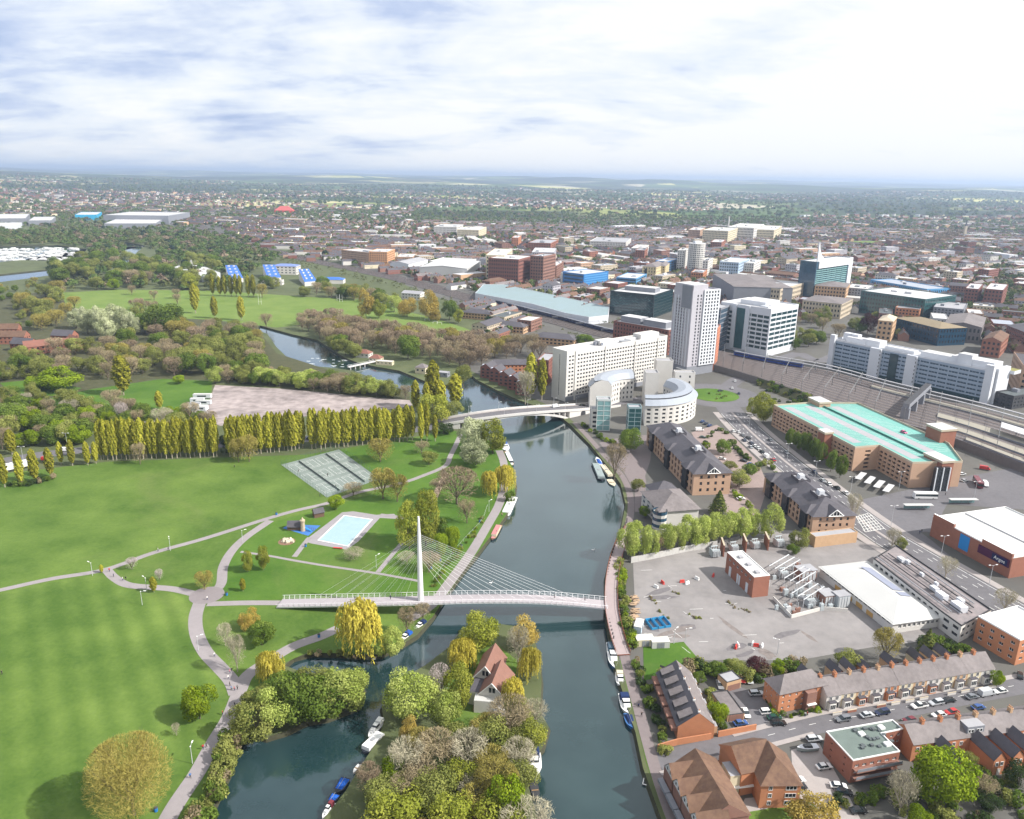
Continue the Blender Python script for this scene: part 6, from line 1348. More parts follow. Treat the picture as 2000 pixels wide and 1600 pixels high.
sheet('sand_circle',[tuple(P3(560,1058,0).xy+Vector((math.cos(a)*3.6,math.sin(a)*3.6)))for a in[k*.42 for k in range(15)]],.075,M('bark_ring',(.2,.12,.08),var=.2,scale=1))
rockm=M('boulder',(0.50,.44,.34),var=.15,scale=1.2,bump=.6)
for px,py,s,w in((553,1059,.9,'left'),(558,1056,1.2,'upper middle'),(562,1060,1.0,'lower middle'),(567,1056,1.3,'right'),(571,1059,.8,'far right')):
 bm=bmesh.new();bmesh.ops.create_icosphere(bm,subdivisions=2,radius=s)
 for v in bm.verts:v.co=v.co*(1+.22*math.sin(v.co.x*4+px)+.18*math.sin(v.co.y*5+py));v.co.z *= .7
 me=bpy.data.meshes.new('boulder');bm.to_mesh(me);bm.free();me.materials.append(rockm);g=P3(px,py,0);tag(mesh_obj('boulder',me,None,(g.x,g.y,s*.35)),'pale climbing boulder, %s of five in the bark ring' % w,'rock','boulders in the bark ring')
binm=M('bin_blue',(.02,.16,.42),var=.1,scale=1)
for i,(px,py,lb)in enumerate(((443,1163,'beside the path plaza'),(540,1006,'at the path fork by the play fort'),(597,1068,'near the corner of the paddling pool'),(842,1111,'by the towpath fence near the mast'),(860,1096,'on the towpath fence among the cables'),(901,1069,'on the towpath fence below the garden'),(937,1020,'on the towpath fence near the dark narrowboat'),(305,1585,'at the bottom of the riverside path'),(623,1245,'beside the riverside path under the willow'))):
 g=P3(px,py,0);r=thing('park_bin','blue bin '+lb,'bin',tuple(g));mb=MB();mb.rev(g,[(.0,.02),(.42,.02),(.48,1.1),(.5,1.15)],binm,8);mb.build('bin_body',r);mb=MB();mb.rev(g,[(.5,1.16),(.35,1.4),(0,1.45)],trim_dark,8);mb.build('lid',r)
tf=thing('garden_fence','pale railing between towpath and riverside garden','fence',tuple(P3(850,1130,0)));L=smooth_line(PL((846,1135),(875,1095),(905,1058),(940,1020),(952,990)),6);fm=M('rail_grey',(.42,.45,.42),var=.1,scale=1)
for i,p in enumerate(L):
 mb=MB();mb.tube((p.x,p.y,0),(p.x,p.y,1.2),.05,.05,fm,4);mb.build('fence_post',tf)
 if i:q=L[i-1];mb=MB();mb.tube((p.x,p.y,1.15),(q.x,q.y,1.15),.04,.04,fm,4);mb.build('rail',tf)
sheet('sandy_path',PL((852,950),(868,920),(875,925),(862,955),(850,985),(838,985)),.075,M('sand',(.45,.34,.25),var=.1,scale=.4))
for px,py,pt,lb in((508,595,574,'at the left end of the playing field'),(661,588,575,'at the far side of the playing field, left of a pair'),(666,590,575,'at the far side of the playing field, right of a pair'),(664,612,604,'short one in the middle of the playing field')):
 g=P3(px,py,0);h=HT(px,py,pt);r=thing('goal_post','white rugby post '+lb,'goal post',tuple(g)); 
 for s in(-1.6,1.6):mb=MB();mb.tube((g.x+s,g.y,0),(g.x+s,g.y,h),.13,.09,trim_white,5);mb.build('upright',r)
 mb=MB();mb.tube((g.x-1.6,g.y,3),(g.x+1.6,g.y,3),.09,.09,trim_white,5);mb.build('crossbar',r)
mb=MB()
for i,(px,py)in enumerate(((826,623),(834,627),(850,632),(858,634))):
 g=P3(px,py,0);r=thing('training_goal','white training goal stored on the grass by the dark-roofed offices','goal',tuple(g),'training goals stored on the grass')
 for a,b in(((-2.4,0,0),(-2.4,0,2.2)),((2.4,0,0),(2.4,0,2.2)),((-2.4,0,2.2),(2.4,0,2.2)),((-2.4,1.4,0),(-2.4,0,2.2)),((2.4,1.4,0),(2.4,0,2.2))):
  mb=MB();mb.tube(g+Vector(a),g+Vector(b),.09,.09,trim_white,4);mb.build('goal_bar',r)
# substation yard
galv=M('galvanised',(.56,.58,.60),var=.08,scale=.5,rough=.5,metal=.2);tgrey=M('transformer_grey',(.38,.42,.44),var=.08,scale=.5)
wl=thing('yard_wall','pale concrete wall behind the yard, in front of the leafy row','wall',tuple(P3(1232,1098,0)));pts=[P3(1232,1100,0),P3(1275,1092,0),P3(1338,1078,0),P3(1400,1068,0)]
for a,b in zip(pts,pts[1:]):
 n=max(1,int((b-a).length/3.2))
 for k in range(n):p,q=a.lerp(b,k/n),a.lerp(b,(k+1)/n);mb=MB();d=(q-p);mb.box((p+q)/2,math.atan2(d.y,d.x),(d.length*.985,.18),0,2.8,M('wall_panel',(.50,.49,.47),var=.1,scale=.4));mb.build('wall_panel',wl)
def transformer(px,py,s,ang,label):
 g=P3(px,py,0);r=thing('transformer',label,'transformer',tuple(g));u=Vector((math.cos(ang),math.sin(ang),0));v=Vector((-u.y,u.x,0))
 boxpart(r,'tank',g,ang,(3.2*s,2.2*s),.3,3.0*s,tgrey)
 for sg in(-1,1):
  for k in range(5):boxpart(r,'radiator_fin',g+v*sg*1.55*s+u*(k-2)*.62*s,ang,(.22*s,.8*s),.6,2.7*s,galv)
 for k in range(3):mb=MB();p=g+u*(k-1)*1.0*s;mb.tube((p.x,p.y,3.0*s),(p.x,p.y,4.1*s),.18,.08,M('insulator',(.2,.12,.1)),6);mb.build('insulator',r)
 mb=MB();p=g+v*.7*s;mb.tube((p-u*1.4*s)+Vector((0,0,3.7*s)),(p+u*1.4*s)+Vector((0,0,3.7*s)),.32*s,.32*s,tgrey,8);mb.build('conservator',r)
for px,py,s,lb in((1395,1086,1.1,'grey transformer in the shade left of the brick bays'),(1432,1076,1.0,'grey transformer in the first brick bay behind the control house'),(1474,1070,1.0,'grey transformer in the middle brick bay'),(1520,1066,1.1,'grey transformer in the brick bay nearest the tan hut'),(1528,1128,1.0,'transformer under the pipe gantry behind the control house'),(1580,1182,1.0,'transformer under the nearer pipe gantry')):transformer(px,py,s,.25,lb)
for px,py,lb in((1410,1080,'left'),(1453,1072,'middle'),(1496,1068,'right')):
 g=P3(px,py,0);r=thing('blast_wall','tall brick blast wall of the transformer bays, %s of three' % lb,'wall',tuple(g));boxpart(r,'wall',g,math.pi/2-.1,(7.5,.5),0,5.2,brick_red);boxpart(r,'coping',g,math.pi/2-.1,(7.7,.7),5.201,5.4,stone)
def gantry(px,py,label,ang=.62,n=3):
 g=P3(px,py,0);r=thing('pipe_gantry',label,'gantry',tuple(g));u=Vector((math.cos(ang),math.sin(ang),0));v=Vector((-u.y,u.x,0))
 for k in range(n):
  o=v*(k-1)*-2.6
  for x in(-6,0,6):mb=MB();p=g+o+u*x;mb.tube((p.x,p.y,0),(p.x,p.y,4.2+.12*x),.13,.13,galv,5);mb.build('gantry_leg',r)
  mb=MB();mb.tube(g+o-u*6.2+Vector((0,0,3.5)),g+o+u*6.2+Vector((0,0,5.0)),.18,.18,galv,6);mb.build('busbar',r)
 for x in(-5,-1,3,6):mb=MB();mb.tube(g+u*x+v*-3.2+Vector((0,0,4.1+.12*x)),g+u*x+v*3.2+Vector((0,0,4.1+.12*x)),.1,.1,galv,5);mb.build('cross_beam',r)
gantry(1530,1118,'white pipe gantry directly behind the brick control house');gantry(1575,1172,'white pipe gantry nearer the white works building');gantry(1560,1142,'white pipe gantry between the other two gantries')
for k in range(30):
 px,py=R.choice([(1515,1140),(1545,1160),(1560,1120),(1595,1150),(1600,1185),(1535,1190)]);g=Vector(P2(px+R.uniform(-22,22),py+R.uniform(-10,10)));h=R.uniform(1.2,2.8);r=thing('switchgear','small grey switchgear unit among the pipe gantries','equipment',(g.x,g.y,0),'switchgear units among the pipe gantries');boxpart(r,'cabinet',g,.25,(R.uniform(.8,2),R.uniform(.7,1.4)),.06,h,R.choice([galv,tgrey,brick_brown]));mb=MB();mb.tube((g.x,g.y,h),(g.x,g.y,h+R.uniform(.8,2.6)),.13,.09,galv,5);mb.build('bushing',r)
for px,py,w,d,h,m,lb in((1571,1130,7,5,4.5,brick_brown,'brown brick transformer house behind the gantries'),(1640,1182,5,4,4.8,tgrey,'tall grey steel cabinet beside the white works building'),(1612,1178,5,5,4.4,brick_brown,'brown brick house behind the grey steel cabinet')):
 g=Vector(P2(px,py));r=thing('equipment_house',lb,'equipment',(g.x,g.y,0));boxpart(r,'wall',g,.25,(w,d),0,h,m);boxpart(r,'roof',g,.25,(w+.3,d+.3),h+.005,h+.25,roof_grey)
 for k in range(4):boxpart(r,'louvre',g+Vector((math.cos(.25)*(k-1.5)*w/4.4-math.sin(.25)*-(d/2+.06),math.sin(.25)*(k-1.5)*w/4.4+math.cos(.25)*-(d/2+.06))),.25,(w/6,.12),.4,h-.4,galv)
lw=thing('low_wall','low white wall round the gantries','wall',tuple(P3(1545,1208,0)))
for a,b in(((1545,1208),(1606,1192)),((1510,1172),(1545,1208)),((1606,1192),(1655,1196))):p,q=P3(*a,0),P3(*b,0);d=q-p;boxpart(lw,'wall_panel',(p+q)/2,math.atan2(d.y,d.x),(d.length,.25),0,1.5,render_white)
for px,py,w,d,h,m,ang,lb in((1247,1230,5.5,2.6,2.7,M('cabin_blue_white',(.55,.66,.75),var=.08),1.25,'pale blue and white site cabin at the corner of the yard'),(1258,1258,6,3.4,2.6,render_cream,.12,'cream container beside the grass patch, left of a pair'),(1288,1262,6,3.0,2.5,roof_white,.1,'white container beside the grass patch, right of a pair')):
 g=Vector(P2(px,py));r=thing('container',lb,'container',(g.x,g.y,0));boxpart(r,'body',g,ang,(w,d),.1,h,m);boxpart(r,'roof',g,ang,(w+.1,d+.1),h+.005,h+.12,M('container_top',(.62,.6,.55),var=.08))
 for k in range(2):boxpart(r,'door',g+Vector((math.cos(ang)*(k-.5)*1.3-math.sin(ang)*-(d/2+.04),math.sin(ang)*(k-.5)*1.3+math.cos(ang)*-(d/2+.04))),ang,(1.1,.08),.25,h-.3,panel_grey)
skb=M('skip_blue',(.03,.24,.46),var=.15,scale=.6)
for k,(px,py,lb)in enumerate(((1272,1222,'leftmost'),(1285,1220,'middle'),(1298,1218,'rightmost'))):
 g=Vector(P2(px,py));r=thing('skip','open blue steel skip in the yard, %s of three' % lb,'skip',(g.x,g.y,0),'blue skips in the yard');a=1.85;u=Vector((math.cos(a),math.sin(a)));v=Vector((-u.y,u.x))
 for nm,c,s,z1 in(('side',g+v*1.05,(5.5,.18),1.3),('side',g-v*1.05,(5.5,.18),1.3),('end',g-u*2.7,(.18,2.1),.9),('end',g+u*2.7,(.18,2.1),1.3),('floor',g,(5.3,2.0),.2)):boxpart(r,nm,c,a,s,.1,z1,skb if nm != 'floor'else panel_grey)
redp=M('barrier_red',(.55,.06,.05),var=.1,scale=1)
for px,py,m,lb in((1281,1148,trim_white,'white water barrier standing alone in the yard'),(1294,1140,redp,'red water barrier in the upper yard, left one'),(1332,1138,redp,'red barrier beside white sacks in the upper yard'),(1342,1141,trim_white,'white sack beside a red barrier in the upper yard'),(1361,1132,trim_white,'white barrier nearest the control house'),(1441,1262,trim_white,'white barrier in the lower yard, left one'),(1437,1266,redp,'red barrier in the lower yard, left one'),(1470,1260,trim_white,'white barrier in the lower yard, middle one'),(1488,1264,trim_white,'white barrier in the lower yard, right one'),(1476,1263,redp,'red barrier in the lower yard, between white ones'),(1393,1126,redp,'red barrier in the shadow of the control house')):
 g=Vector(P2(px,py));a=R.uniform(0,3);r=thing('barrier',lb,'barrier',(g.x,g.y,0));boxpart(r,'foot',g,a,(2.0,.8),.07,.35,m);boxpart(r,'body',g,a,(1.9,.45),.36,1.1,m);boxpart(r,'top_rail',g,a,(1.7,.3),1.1,1.25,m)
mb=MB()
for k in range(22):
 g=Vector(P2(R.uniform(1250,1560),R.uniform(1110,1280)));a=R.choice([.5,2.1,.1]);l=R.uniform(1,5);mb.box(g,a,(l,.12),.082,.09,white)
tarm=M('tarmac_patch',(.15,.14,.145),var=.3,scale=.6,rough=.95);wet=M('stain',(.19,.165,.155),var=.35,scale=.5,rough=.9)
for k in range(16):
 px,py=R.uniform(1255,1640),R.uniform(1120,1278)
 if px>1400 and py<1180:continue
 g=Vector(P2(px,py));a=R.choice([.45,.1,2.0]);n_=11;sx,sy=R.uniform(2,9),R.uniform(1,3.2);pts=[(math.cos(t)*sx*R.uniform(.6,1.1),math.sin(t)*sy*R.uniform(.6,1.1))for t in[6.283*i/n_ for i in range(n_)]]
 sheet('yard_patch',[(g.x+x*math.cos(a)-y*math.sin(a),g.y+x*math.sin(a)+y*math.cos(a))for x,y in pts],.064+.0015*k,tarm if k % 3 else wet)
o=mb.build('faded_yard_markings');o['kind']='structure'
for pts in(((1268,1166),(1275,1173),(1284,1182)),((1285,1192),(1296,1203),(1306,1210)),((1418,1172),(1430,1184),(1442,1190)),((1346,1200),(1358,1208),(1376,1210)),((1448,1190),(1458,1194),(1462,1196)),((1310,1155),(1322,1160),(1330,1162))):
 shrub_line(pts,7,['shrubbrown','shrubolive'],(.35,.8),'{} of weeds in the cracks of the concrete yard','{} of weeds in the yard',.4)
mb=MB()
logm=M('log',(.42,.3,.2),var=.25,scale=2)
lg=thing('log_pile','heap of cut pale logs against the left edge of the yard','log pile',tuple(P3(1240,1185,0)))
for k in range(46):g=P3(1238+R.uniform(-3,6),1165+R.random()*50,0);a=R.uniform(-.3,.5);z=R.uniform(.2,1.2);l=R.uniform(.7,1.4);mb=MB();mb.tube((g.x-l*math.cos(a),g.y-l*math.sin(a),z),(g.x+l*math.cos(a),g.y+l*math.sin(a),z),.22,.2,logm,6);mb.build('log',lg)
# houses, right bank
def wall_window(root,a,u,x,z,w,h,bars=1,gm=None,kind='full',d=-.02):
 "a window set in the face that starts at a and runs along u"
 n=Vector((u.y,-u.x));p=a+u*x+n*(.05-d*0);put_window(root,(p.x,p.y,z),u,w,h,kind,trim_white,gm or glass_dark,bars)
def terrace_house(label,a,u,W,D,h,rh,wallm,roofm,group,chim=True,bay=True,rear=True,nm='terraced_house'):
 "a = front left corner seen from the street; u along the street; the house lies on the far side"
 n=Vector((u.y,-u.x));q=[a,a+u*W,a+u*W-n*D,a-n*D];c=sum(q,Vector((0,0)))/4;ang=math.atan2(u.y,u.x)
 r=thing(nm,label,'house',(c.x,c.y,0),group)
 mb=MB();mb.prism(q,0,h,wallm);mb.build('wall',r)
 mr=MB();e0,e1=q[0].lerp(q[3],.5),q[1].lerp(q[2],.5)
 for(A,B_,E,F,s)in((q[0]+n*.3,q[1]+n*.3,e1,e0,1),(q[2]-n*.3,q[3]-n*.3,e0,e1,1)):
  mr.face([(A.x,A.y,h-.12),(B_.x,B_.y,h-.12),(E.x,E.y,h+rh),(F.x,F.y,h+rh)],roofm)
 for(A,B_,E)in((q[3],q[0],e0),(q[1],q[2],e1)):mr.face([(A.x,A.y,h),(B_.x,B_.y,h),(E.x,E.y,h+rh-.05)],wallm)
 rf=mr.build('roof',r)
 if chim:chimney(r,e0+u*.2,h+rh-.9,2.0,.8,3,brick_orange if R.random()<.6 else brick_tan,ang+math.pi/2)
 for x in(W*.28,W*.72):wall_window(r,a,u,x,h*.60,1.0,1.5)
 wall_window(r,a,u,W*.80,.1,.95,2.1,0,R.choice([maroon,canvas_d,panel_grey,trim_dark]))
 if bay:
  b0=a+u*W*.34+n*.55;boxpart(r,'bay_window',b0,ang,(2.3,1.1),.0,2.9,R.choice([render_white,brick_orange,render_white]));boxpart(r,'bay_roof',b0,ang,(2.5,1.3),2.901,3.1,slate)
  f=a+u*(W*.34-1.15)+n*1.1;wall_window(r,f,u,1.15,.7,1.9,1.7,2)
 if rear:
  b=q[3].lerp(q[2],.30)-n*3.0;Q=ccw(rect(b,ang,(W*.52,6.0)));mb=MB();mb.prism(Q,0,h*.82,wallm);mb.build('rear_wing',r);mb=MB();pitched(mb,Q,h*.82,1.7,'gable',slate,.2,brick_red);mb.build('rear_roof',r)
 return r
A_,B_=Vector(P2(1611,1387)),Vector(P2(1938,1331));u=(B_-A_).normalized();LT=(B_-A_).length;nh=12;W=LT/nh;hh=HT(1611,1387,1360)
walls=[render_white,render_cream,brick_tan,render_white,brick_orange,render_cream,brick_tan,render_white,render_cream,brick_tan,render_cream,render_white]
names_=['first house of the street terrace, white, joined to the brick flats','second house of the street terrace, cream front','third house of the street terrace, tan brick front','fourth house of the street terrace, white front','fifth house of the street terrace, orange brick','sixth house of the street terrace, cream','seventh house of the street terrace, tan brick','eighth house of the street terrace, white','ninth house of the street terrace, cream','tenth house of the street terrace, tan brick','eleventh house of the street terrace, cream','last house of the street terrace, white, beside the lime-green tree']
for i in range(nh):
 terrace_house(names_[i],A_+u*W*i,u,W*.998,9.0,hh+R.uniform(-.05,.05),3.2,walls[i],slate_grey,'houses of the street terrace',True,True,i % 2==0 or R.random()<.5)
RESERVED.append([tuple(A_),tuple(B_),tuple(B_+Vector((-u.y,u.x))*18),tuple(A_+Vector((-u.y,u.x))*18)])
n_=Vector((u.y,-u.x))
for i in range(nh):
 if i in(2,7):continue
 a=A_+u*(W*i+.4)+n_*2.7;gw=thing('garden_wall','low front garden wall before the street terrace','wall',(a.x,a.y,0),'front garden walls of the street terrace');boxpart(gw,'wall',a+u*W*.35,math.atan2(u.y,u.x),(W*.6,.22),0,.9,R.choice([brick_red,render_white,brick_orange]));boxpart(gw,'coping',a+u*W*.35,math.atan2(u.y,u.x),(W*.62,.3),.901,1.0,stone)
zr=8.6;A_,B_=Vector(P2(1766,1415,zr)),Vector(P2(2040,1379,zr));u2=(A_-B_).normalized();LT=(B_-A_).length;nh=8;W=LT/nh;n2_=Vector((u2.y,-u2.x))
if n2_.y<0:pass
back=-1 if n2_.y>0 else 1
for i in range(nh):
 a0=B_+u2*(W*i)+n2_*4.3;ends=['at the right edge of the photo','next to the right edge','third from the right edge','fourth from the right edge','with a dark dormer','behind the largest lime-green tree','second from the flat-roofed brick flats','joined to the flat-roofed brick flats']
 r=terrace_house('brick house of the right-hand terrace, %s' % ends[i],a0,u2,W*.998,8.6,5.6,3.0,brick_orange,slate_grey,'houses of the right-hand terrace',True,False,False)
 toward=Vector((-n2_.x,-n2_.y)) 
 q3=a0-n2_*8.6
 if i % 2==0 or i in(3,):
  c=q3+u2*W*.5-n2_*4.2;ang=math.atan2(u2.y,u2.x);Q=ccw(rect(c,ang,(W*.62,8.4)));mb=MB();mb.prism(Q,0,5.2,brick_orange);mb.build('rear_wing',r);mb=MB();pitched(mb,Q,5.2,2.2,'gable',slate,.25,brick_orange);mb.build('rear_roof',r)
  e=c-n2_*4.22;uu=-u2;st=e-uu*W*.31
  for x in(.28,.72):wall_window(r,st,uu,W*.62*x,3.0,.9,1.3)
  boxpart(r,'rear_door',e-n2_*.03+uu*.2,ang,(1.0,.1),0,2.1,render_white)
 else:
  st=q3+u2*W
  for x in(.3,.7):wall_window(r,st,-u2,W*x,3.2,1.0,1.3)
 if i==4:
  c=q3+u2*W*.5+n2_*2.2;boxpart(r,'dormer',c,math.atan2(u2.y,u2.x),(W*.95,3.2),5.7,8.2,panel_grey,roof_grey)
  for x in(.15,.32,.62,.8):put_window(r,tuple(q3+u2*W*(1-x)+n2_*.55)+(6.3,),-u2,.8,1.1,'full',trim_white,glass_dark,0)
RESERVED.append([tuple(A_+n2_*6),tuple(B_+n2_*6),tuple(B_-n2_*16),tuple(A_-n2_*16)])
p=quad3((1518,1394),(1489,1364),(1609,1374));hgt=HT(1518,1394,1355);reserve(p)
fl=building('brick_flats','three-storey orange brick flats with hipped grey roof at the end of the street terrace',p,hgt,brick_orange,{0:dict(floors=3,bays=3,w=.22,h=.36,base=.6,single='full'),1:dict(floors=3,bays=7,w=.34,h=.40,base=.6,single='full'),'*':None},roof='hip',roofm=slate_grey,rh=3.4,over=.5)
e=(p[2]-p[1]);ue=e.normalized();ne=Vector((ue.y,-ue.x));boxpart(fl,'stair_bay',p[1]+e*.62+ne*.8,math.atan2(ue.y,ue.x),(3.4,1.8),0,hgt-.6,brick_brown);boxpart(fl,'porch',p[1]+e*.62+ne*2.0,math.atan2(ue.y,ue.x),(3.0,.8),2.4,2.7,trim_white)
p=quad3((1322,1445),(1281,1337),(1389,1434));hgt=HT(1322,1445,1419);reserve(p)
L=p[0]-p[1];E=p[2]-p[1];nU=5
for i in range(nU):
 a,b=p[1]+L*(i/nU),p[1]+L*((i+1)/nU*.999+.0005);q=[a,a+E,b+E,b];lb=['nearest the camera, with the orange brick gable','second from the orange gable','middle one','second from the far end','farthest, beside the grass patch'][i]
 Q=ccw(q);c=sum(Q,Vector((0,0)))/4;r=thing('riverside_house','dark-roofed house of the riverside terrace, %s' % lb,'house',(c.x,c.y,0),'houses of the riverside terrace');rh=4.2
 mb=MB();mb.prism(Q,0,hgt,brick_orange if i in(0,4)else brick_red);ra,rb2=a+E*.55,b+E*.55
 for(x,y,z_)in((a,a+E,ra),(b+E,b,rb2)):mb.face([(x.x,x.y,hgt),(y.x,y.y,hgt),(z_.x,z_.y,hgt+rh)],brick_orange)
 mb.build('wall',r);mr=MB();ov=E.normalized()*.4
 mr.face([(b-ov).to_tuple()+(hgt-.2,),(a-ov).to_tuple()+(hgt-.2,),ra.to_tuple()+(hgt+rh+.03,),rb2.to_tuple()+(hgt+rh+.03,)],slate);mr.face([(a+E+ov).to_tuple()+(hgt-.2,),(b+E+ov).to_tuple()+(hgt-.2,),rb2.to_tuple()+(hgt+rh+.03,),ra.to_tuple()+(hgt+rh+.03,)],slate_grey);mr.build('roof',r)
 mb=MB();m0,m1=a+(b-a)*.22,a+(b-a)*.80
 f0,f1,g0,g1=m0+E*.05,m1+E*.05,m0+E*.42,m1+E*.42
 z0_,z1_=hgt+1.7,hgt+3.3
 mb.face([f1.to_tuple()+(z0_,),f0.to_tuple()+(z0_,),g0.to_tuple()+(z1_,),g1.to_tuple()+(z1_,)],slate_grey)
 for(x,y)in((f0,g0),(g1,f1)):mb.face([x.to_tuple()+(hgt+.2,),y.to_tuple()+(hgt+2.6,),y.to_tuple()+(z1_,),x.to_tuple()+(z0_,)][::1],trim_dark)
 mb.face([f0.to_tuple()+(hgt,),f1.to_tuple()+(hgt,),f1.to_tuple()+(z0_,),f0.to_tuple()+(z0_,)],glass_dark);mb.build('dormer',r)
 boxpart(r,'balcony',(a+b)/2-E.normalized()*.9,math.atan2(L.y,L.x),(L.length/nU*.8,1.6),2.6,3.5,brick_brown)
 boxpart(r,'garden_porch',(a+b)/2+E*1.04,math.atan2(L.y,L.x),(L.length/nU*.45,2.0),0,3.0,brick_tan,roof_grey)
 chimney(r,ra+(b-a)*.1,hgt+rh-.5,.9,.4,1,trim_white)
 st=a;uL=(b-a).normalized()
 for x in(.3,.7):put_window(r,tuple(a+E+E.normalized()*.06+(b-a)*x)+(3.4,),-uL,1.1,1.2,'full',trim_white,glass_dark,1)
gw=thing('brick_wall','long orange brick wall along the side street below the riverside terrace','wall',tuple(P3(1390,1440,0)))
for a,b in(((1284,1466),(1322,1455)),((1322,1455),(1388,1444)),((1402,1440),(1476,1426))):x,y=P3(*a,0),P3(*b,0);d=y-x;boxpart(gw,'wall',(x+y)/2,math.atan2(d.y,d.x),(d.length,.3),0,2.0,brick_orange)
for A,B,D,tp,lb,rm in(((1418,1352),(1404,1334),(1446,1344),1334,'grey-roofed brick garages behind the parked silver car',roof_grey),((1420,1410),(1388,1364),(1449,1400),1398,'flat-roofed store with tan brick end in the terrace yard',slate_grey)):
 p=quad3(A,B,D);reserve(p);r=building('garage',lb,p,HT(A[0],A[1],tp),brick_tan,None,roofm=rm,par=.2,parm=trim_dark,cat='garage');e=p[2]-p[1];ne=Vector((e.y,-e.x)).normalized()
 for t in(.3,.72):boxpart(r,'garage_door',p[1]+e*t+ne*.05,math.atan2(e.y,e.x),(2.3,.1),0,2.1,brick_brown)
h4=HT(1658,1530,1487);p=ccw([Vector(P2(a,b,h4))for a,b in((1613,1430),(1666,1487),(1758,1469),(1722,1434),(1764,1425),(1743,1407))]);reserve(p)
sF=dict(floors=3,bays=6,w=.55,h=.48,base=.5,top=.9,single='full',bars=2)
i_f=min(range(6),key=lambda i:((p[i]+p[(i+1) % 6])/2).y)
ff=building('brick_flats','three-storey red brick flats with green-grey flat roof and rear balconies',p,h4,brick_red,{i_f:sF,(i_f+1) % 6:dict(floors=3,bays=4,w=.3,h=.3,single='full'),(i_f+2) % 6:dict(floors=3,bays=3,w=.4,h=.35,single='full'),'*':dict(floors=3,bays=2,w=.12,h=.22)},roofm=M('green_grey_roof',(.135,.17,.155),var=.15,scale=.3),par=.35,parm=trim_white)
a,b=p[i_f],p[(i_f+1) % 6];e=b-a;ne=Vector((e.y,-e.x)).normalized();an=math.atan2(e.y,e.x)
for f in range(1,3):boxpart(ff,'balcony_slab',a+e*.5+ne*.9,an,(e.length*.96,1.8),f*h4/3-.2,f*h4/3,brick_brown);boxpart(ff,'balcony_rail',a+e*.5+ne*1.75,an,(e.length*.95,.08),f*h4/3+.15,f*h4/3+1.0,panel_grey)
c=sum(p,Vector((0,0)))/6
for k in range(20):q=c+e.normalized()*R.uniform(-7,4)+ne*R.uniform(-4,5);boxpart(ff,'roof_vent',q,an,(.9,.8),h4+.01,h4+R.uniform(.35,.7),roof_dark)
for t,s in((-3,-2),(1,3),(4,-3)):boxpart(ff,'rooflight',c+e.normalized()*t+ne*s,an,(1.5,1.5),h4+.01,h4+.55,trim_white)
bt_=thing('tiled_flats','brown-tiled flats with river gables round a small court','building',tuple(P3(1440,1530,0)))
zR,zE=11.2,7.2
def wing(pa,pb,half,hipA,hipB,wallm,nm='wing'):
 "ridge from sighting pa to pb at height zR, eaves half a width each side"
 a,b=Vector(P2(*pa,zR)),Vector(P2(*pb,zR));d=(b-a).normalized();n=Vector((-d.y,d.x));A0,B0=(a-d*half if hipA else a),(b+d*half if hipB else b)
 q=[A0-n*half,B0-n*half,B0+n*half,A0+n*half];mb=MB();mb.prism(ccw([x*1 for x in[A0+d*.4-n*(half-.4),B0-d*.4-n*(half-.4),B0-d*.4+n*(half-.4),A0+d*.4+n*(half-.4)]]),0,zE-.05,wallm);mb.build('wall',bt_);mr=MB()
 E_=[x.to_tuple()+(zE-.15,)for x in q];ra,rb2=a.to_tuple()+(zR,),b.to_tuple()+(zR,)
 mr.face([E_[0],E_[1],rb2,ra],tile_brown);mr.face([E_[2],E_[3],ra,rb2],tile_brown)
 for hp,f,(x,y,r_)in((hipA,1,(3,0,ra)),(hipB,1,(1,2,rb2))):mr.face([E_[x],E_[y],r_],tile_brown if hp else wallm)
 mr.face(E_[::-1],trim_dark)
 mr.build('roof',bt_);return q,d,n,a,b
wing((1428,1457),(1497,1443),5.6,False,False,brick_orange)
q,d,n,a,b=wing((1500,1446),(1516,1478),5.4,False,True,brick_orange)
fa=min(((q[i],q[(i+1) % 4])for i in range(4)),key=lambda s:(s[0]+s[1]).y)
x0,x1=(fa if fa[0].x<fa[1].x else fa[::-1]);uf=(x1-x0).normalized();nf=Vector((uf.y,-uf.x));x0=x0-nf*.40
for f in range(3):
 wall_window(bt_,x0,uf,(x1-x0).length*.26,1.0+f*2.25,1.0,1.3);wall_window(bt_,x0,uf,(x1-x0).length*.74,1.0+f*2.25,2.8,1.3,2)
boxpart(bt_,'court_wing',Vector(P2(1453,1536)),.18,(11,5),0,6.2,render_cream,roof_grey)
boxpart(bt_,'balcony',Vector(P2(1450,1552)),.18,(12,1.4),2.7,2.95,trim_white)
for k in range(7):p_=Vector(P2(1432+k*7.5,1549-k*1.2));wall_window(bt_,p_-Vector((.6,.2)),Vector((math.cos(.18),math.sin(.18))),.6,3.3,1.2,1.7,1)
q,d,n,a,b=wing((1358,1461),(1424,1572),6.2,False,False,brick_brown)
LL=(b-a).length;s_=1 if n.x<0 else -1
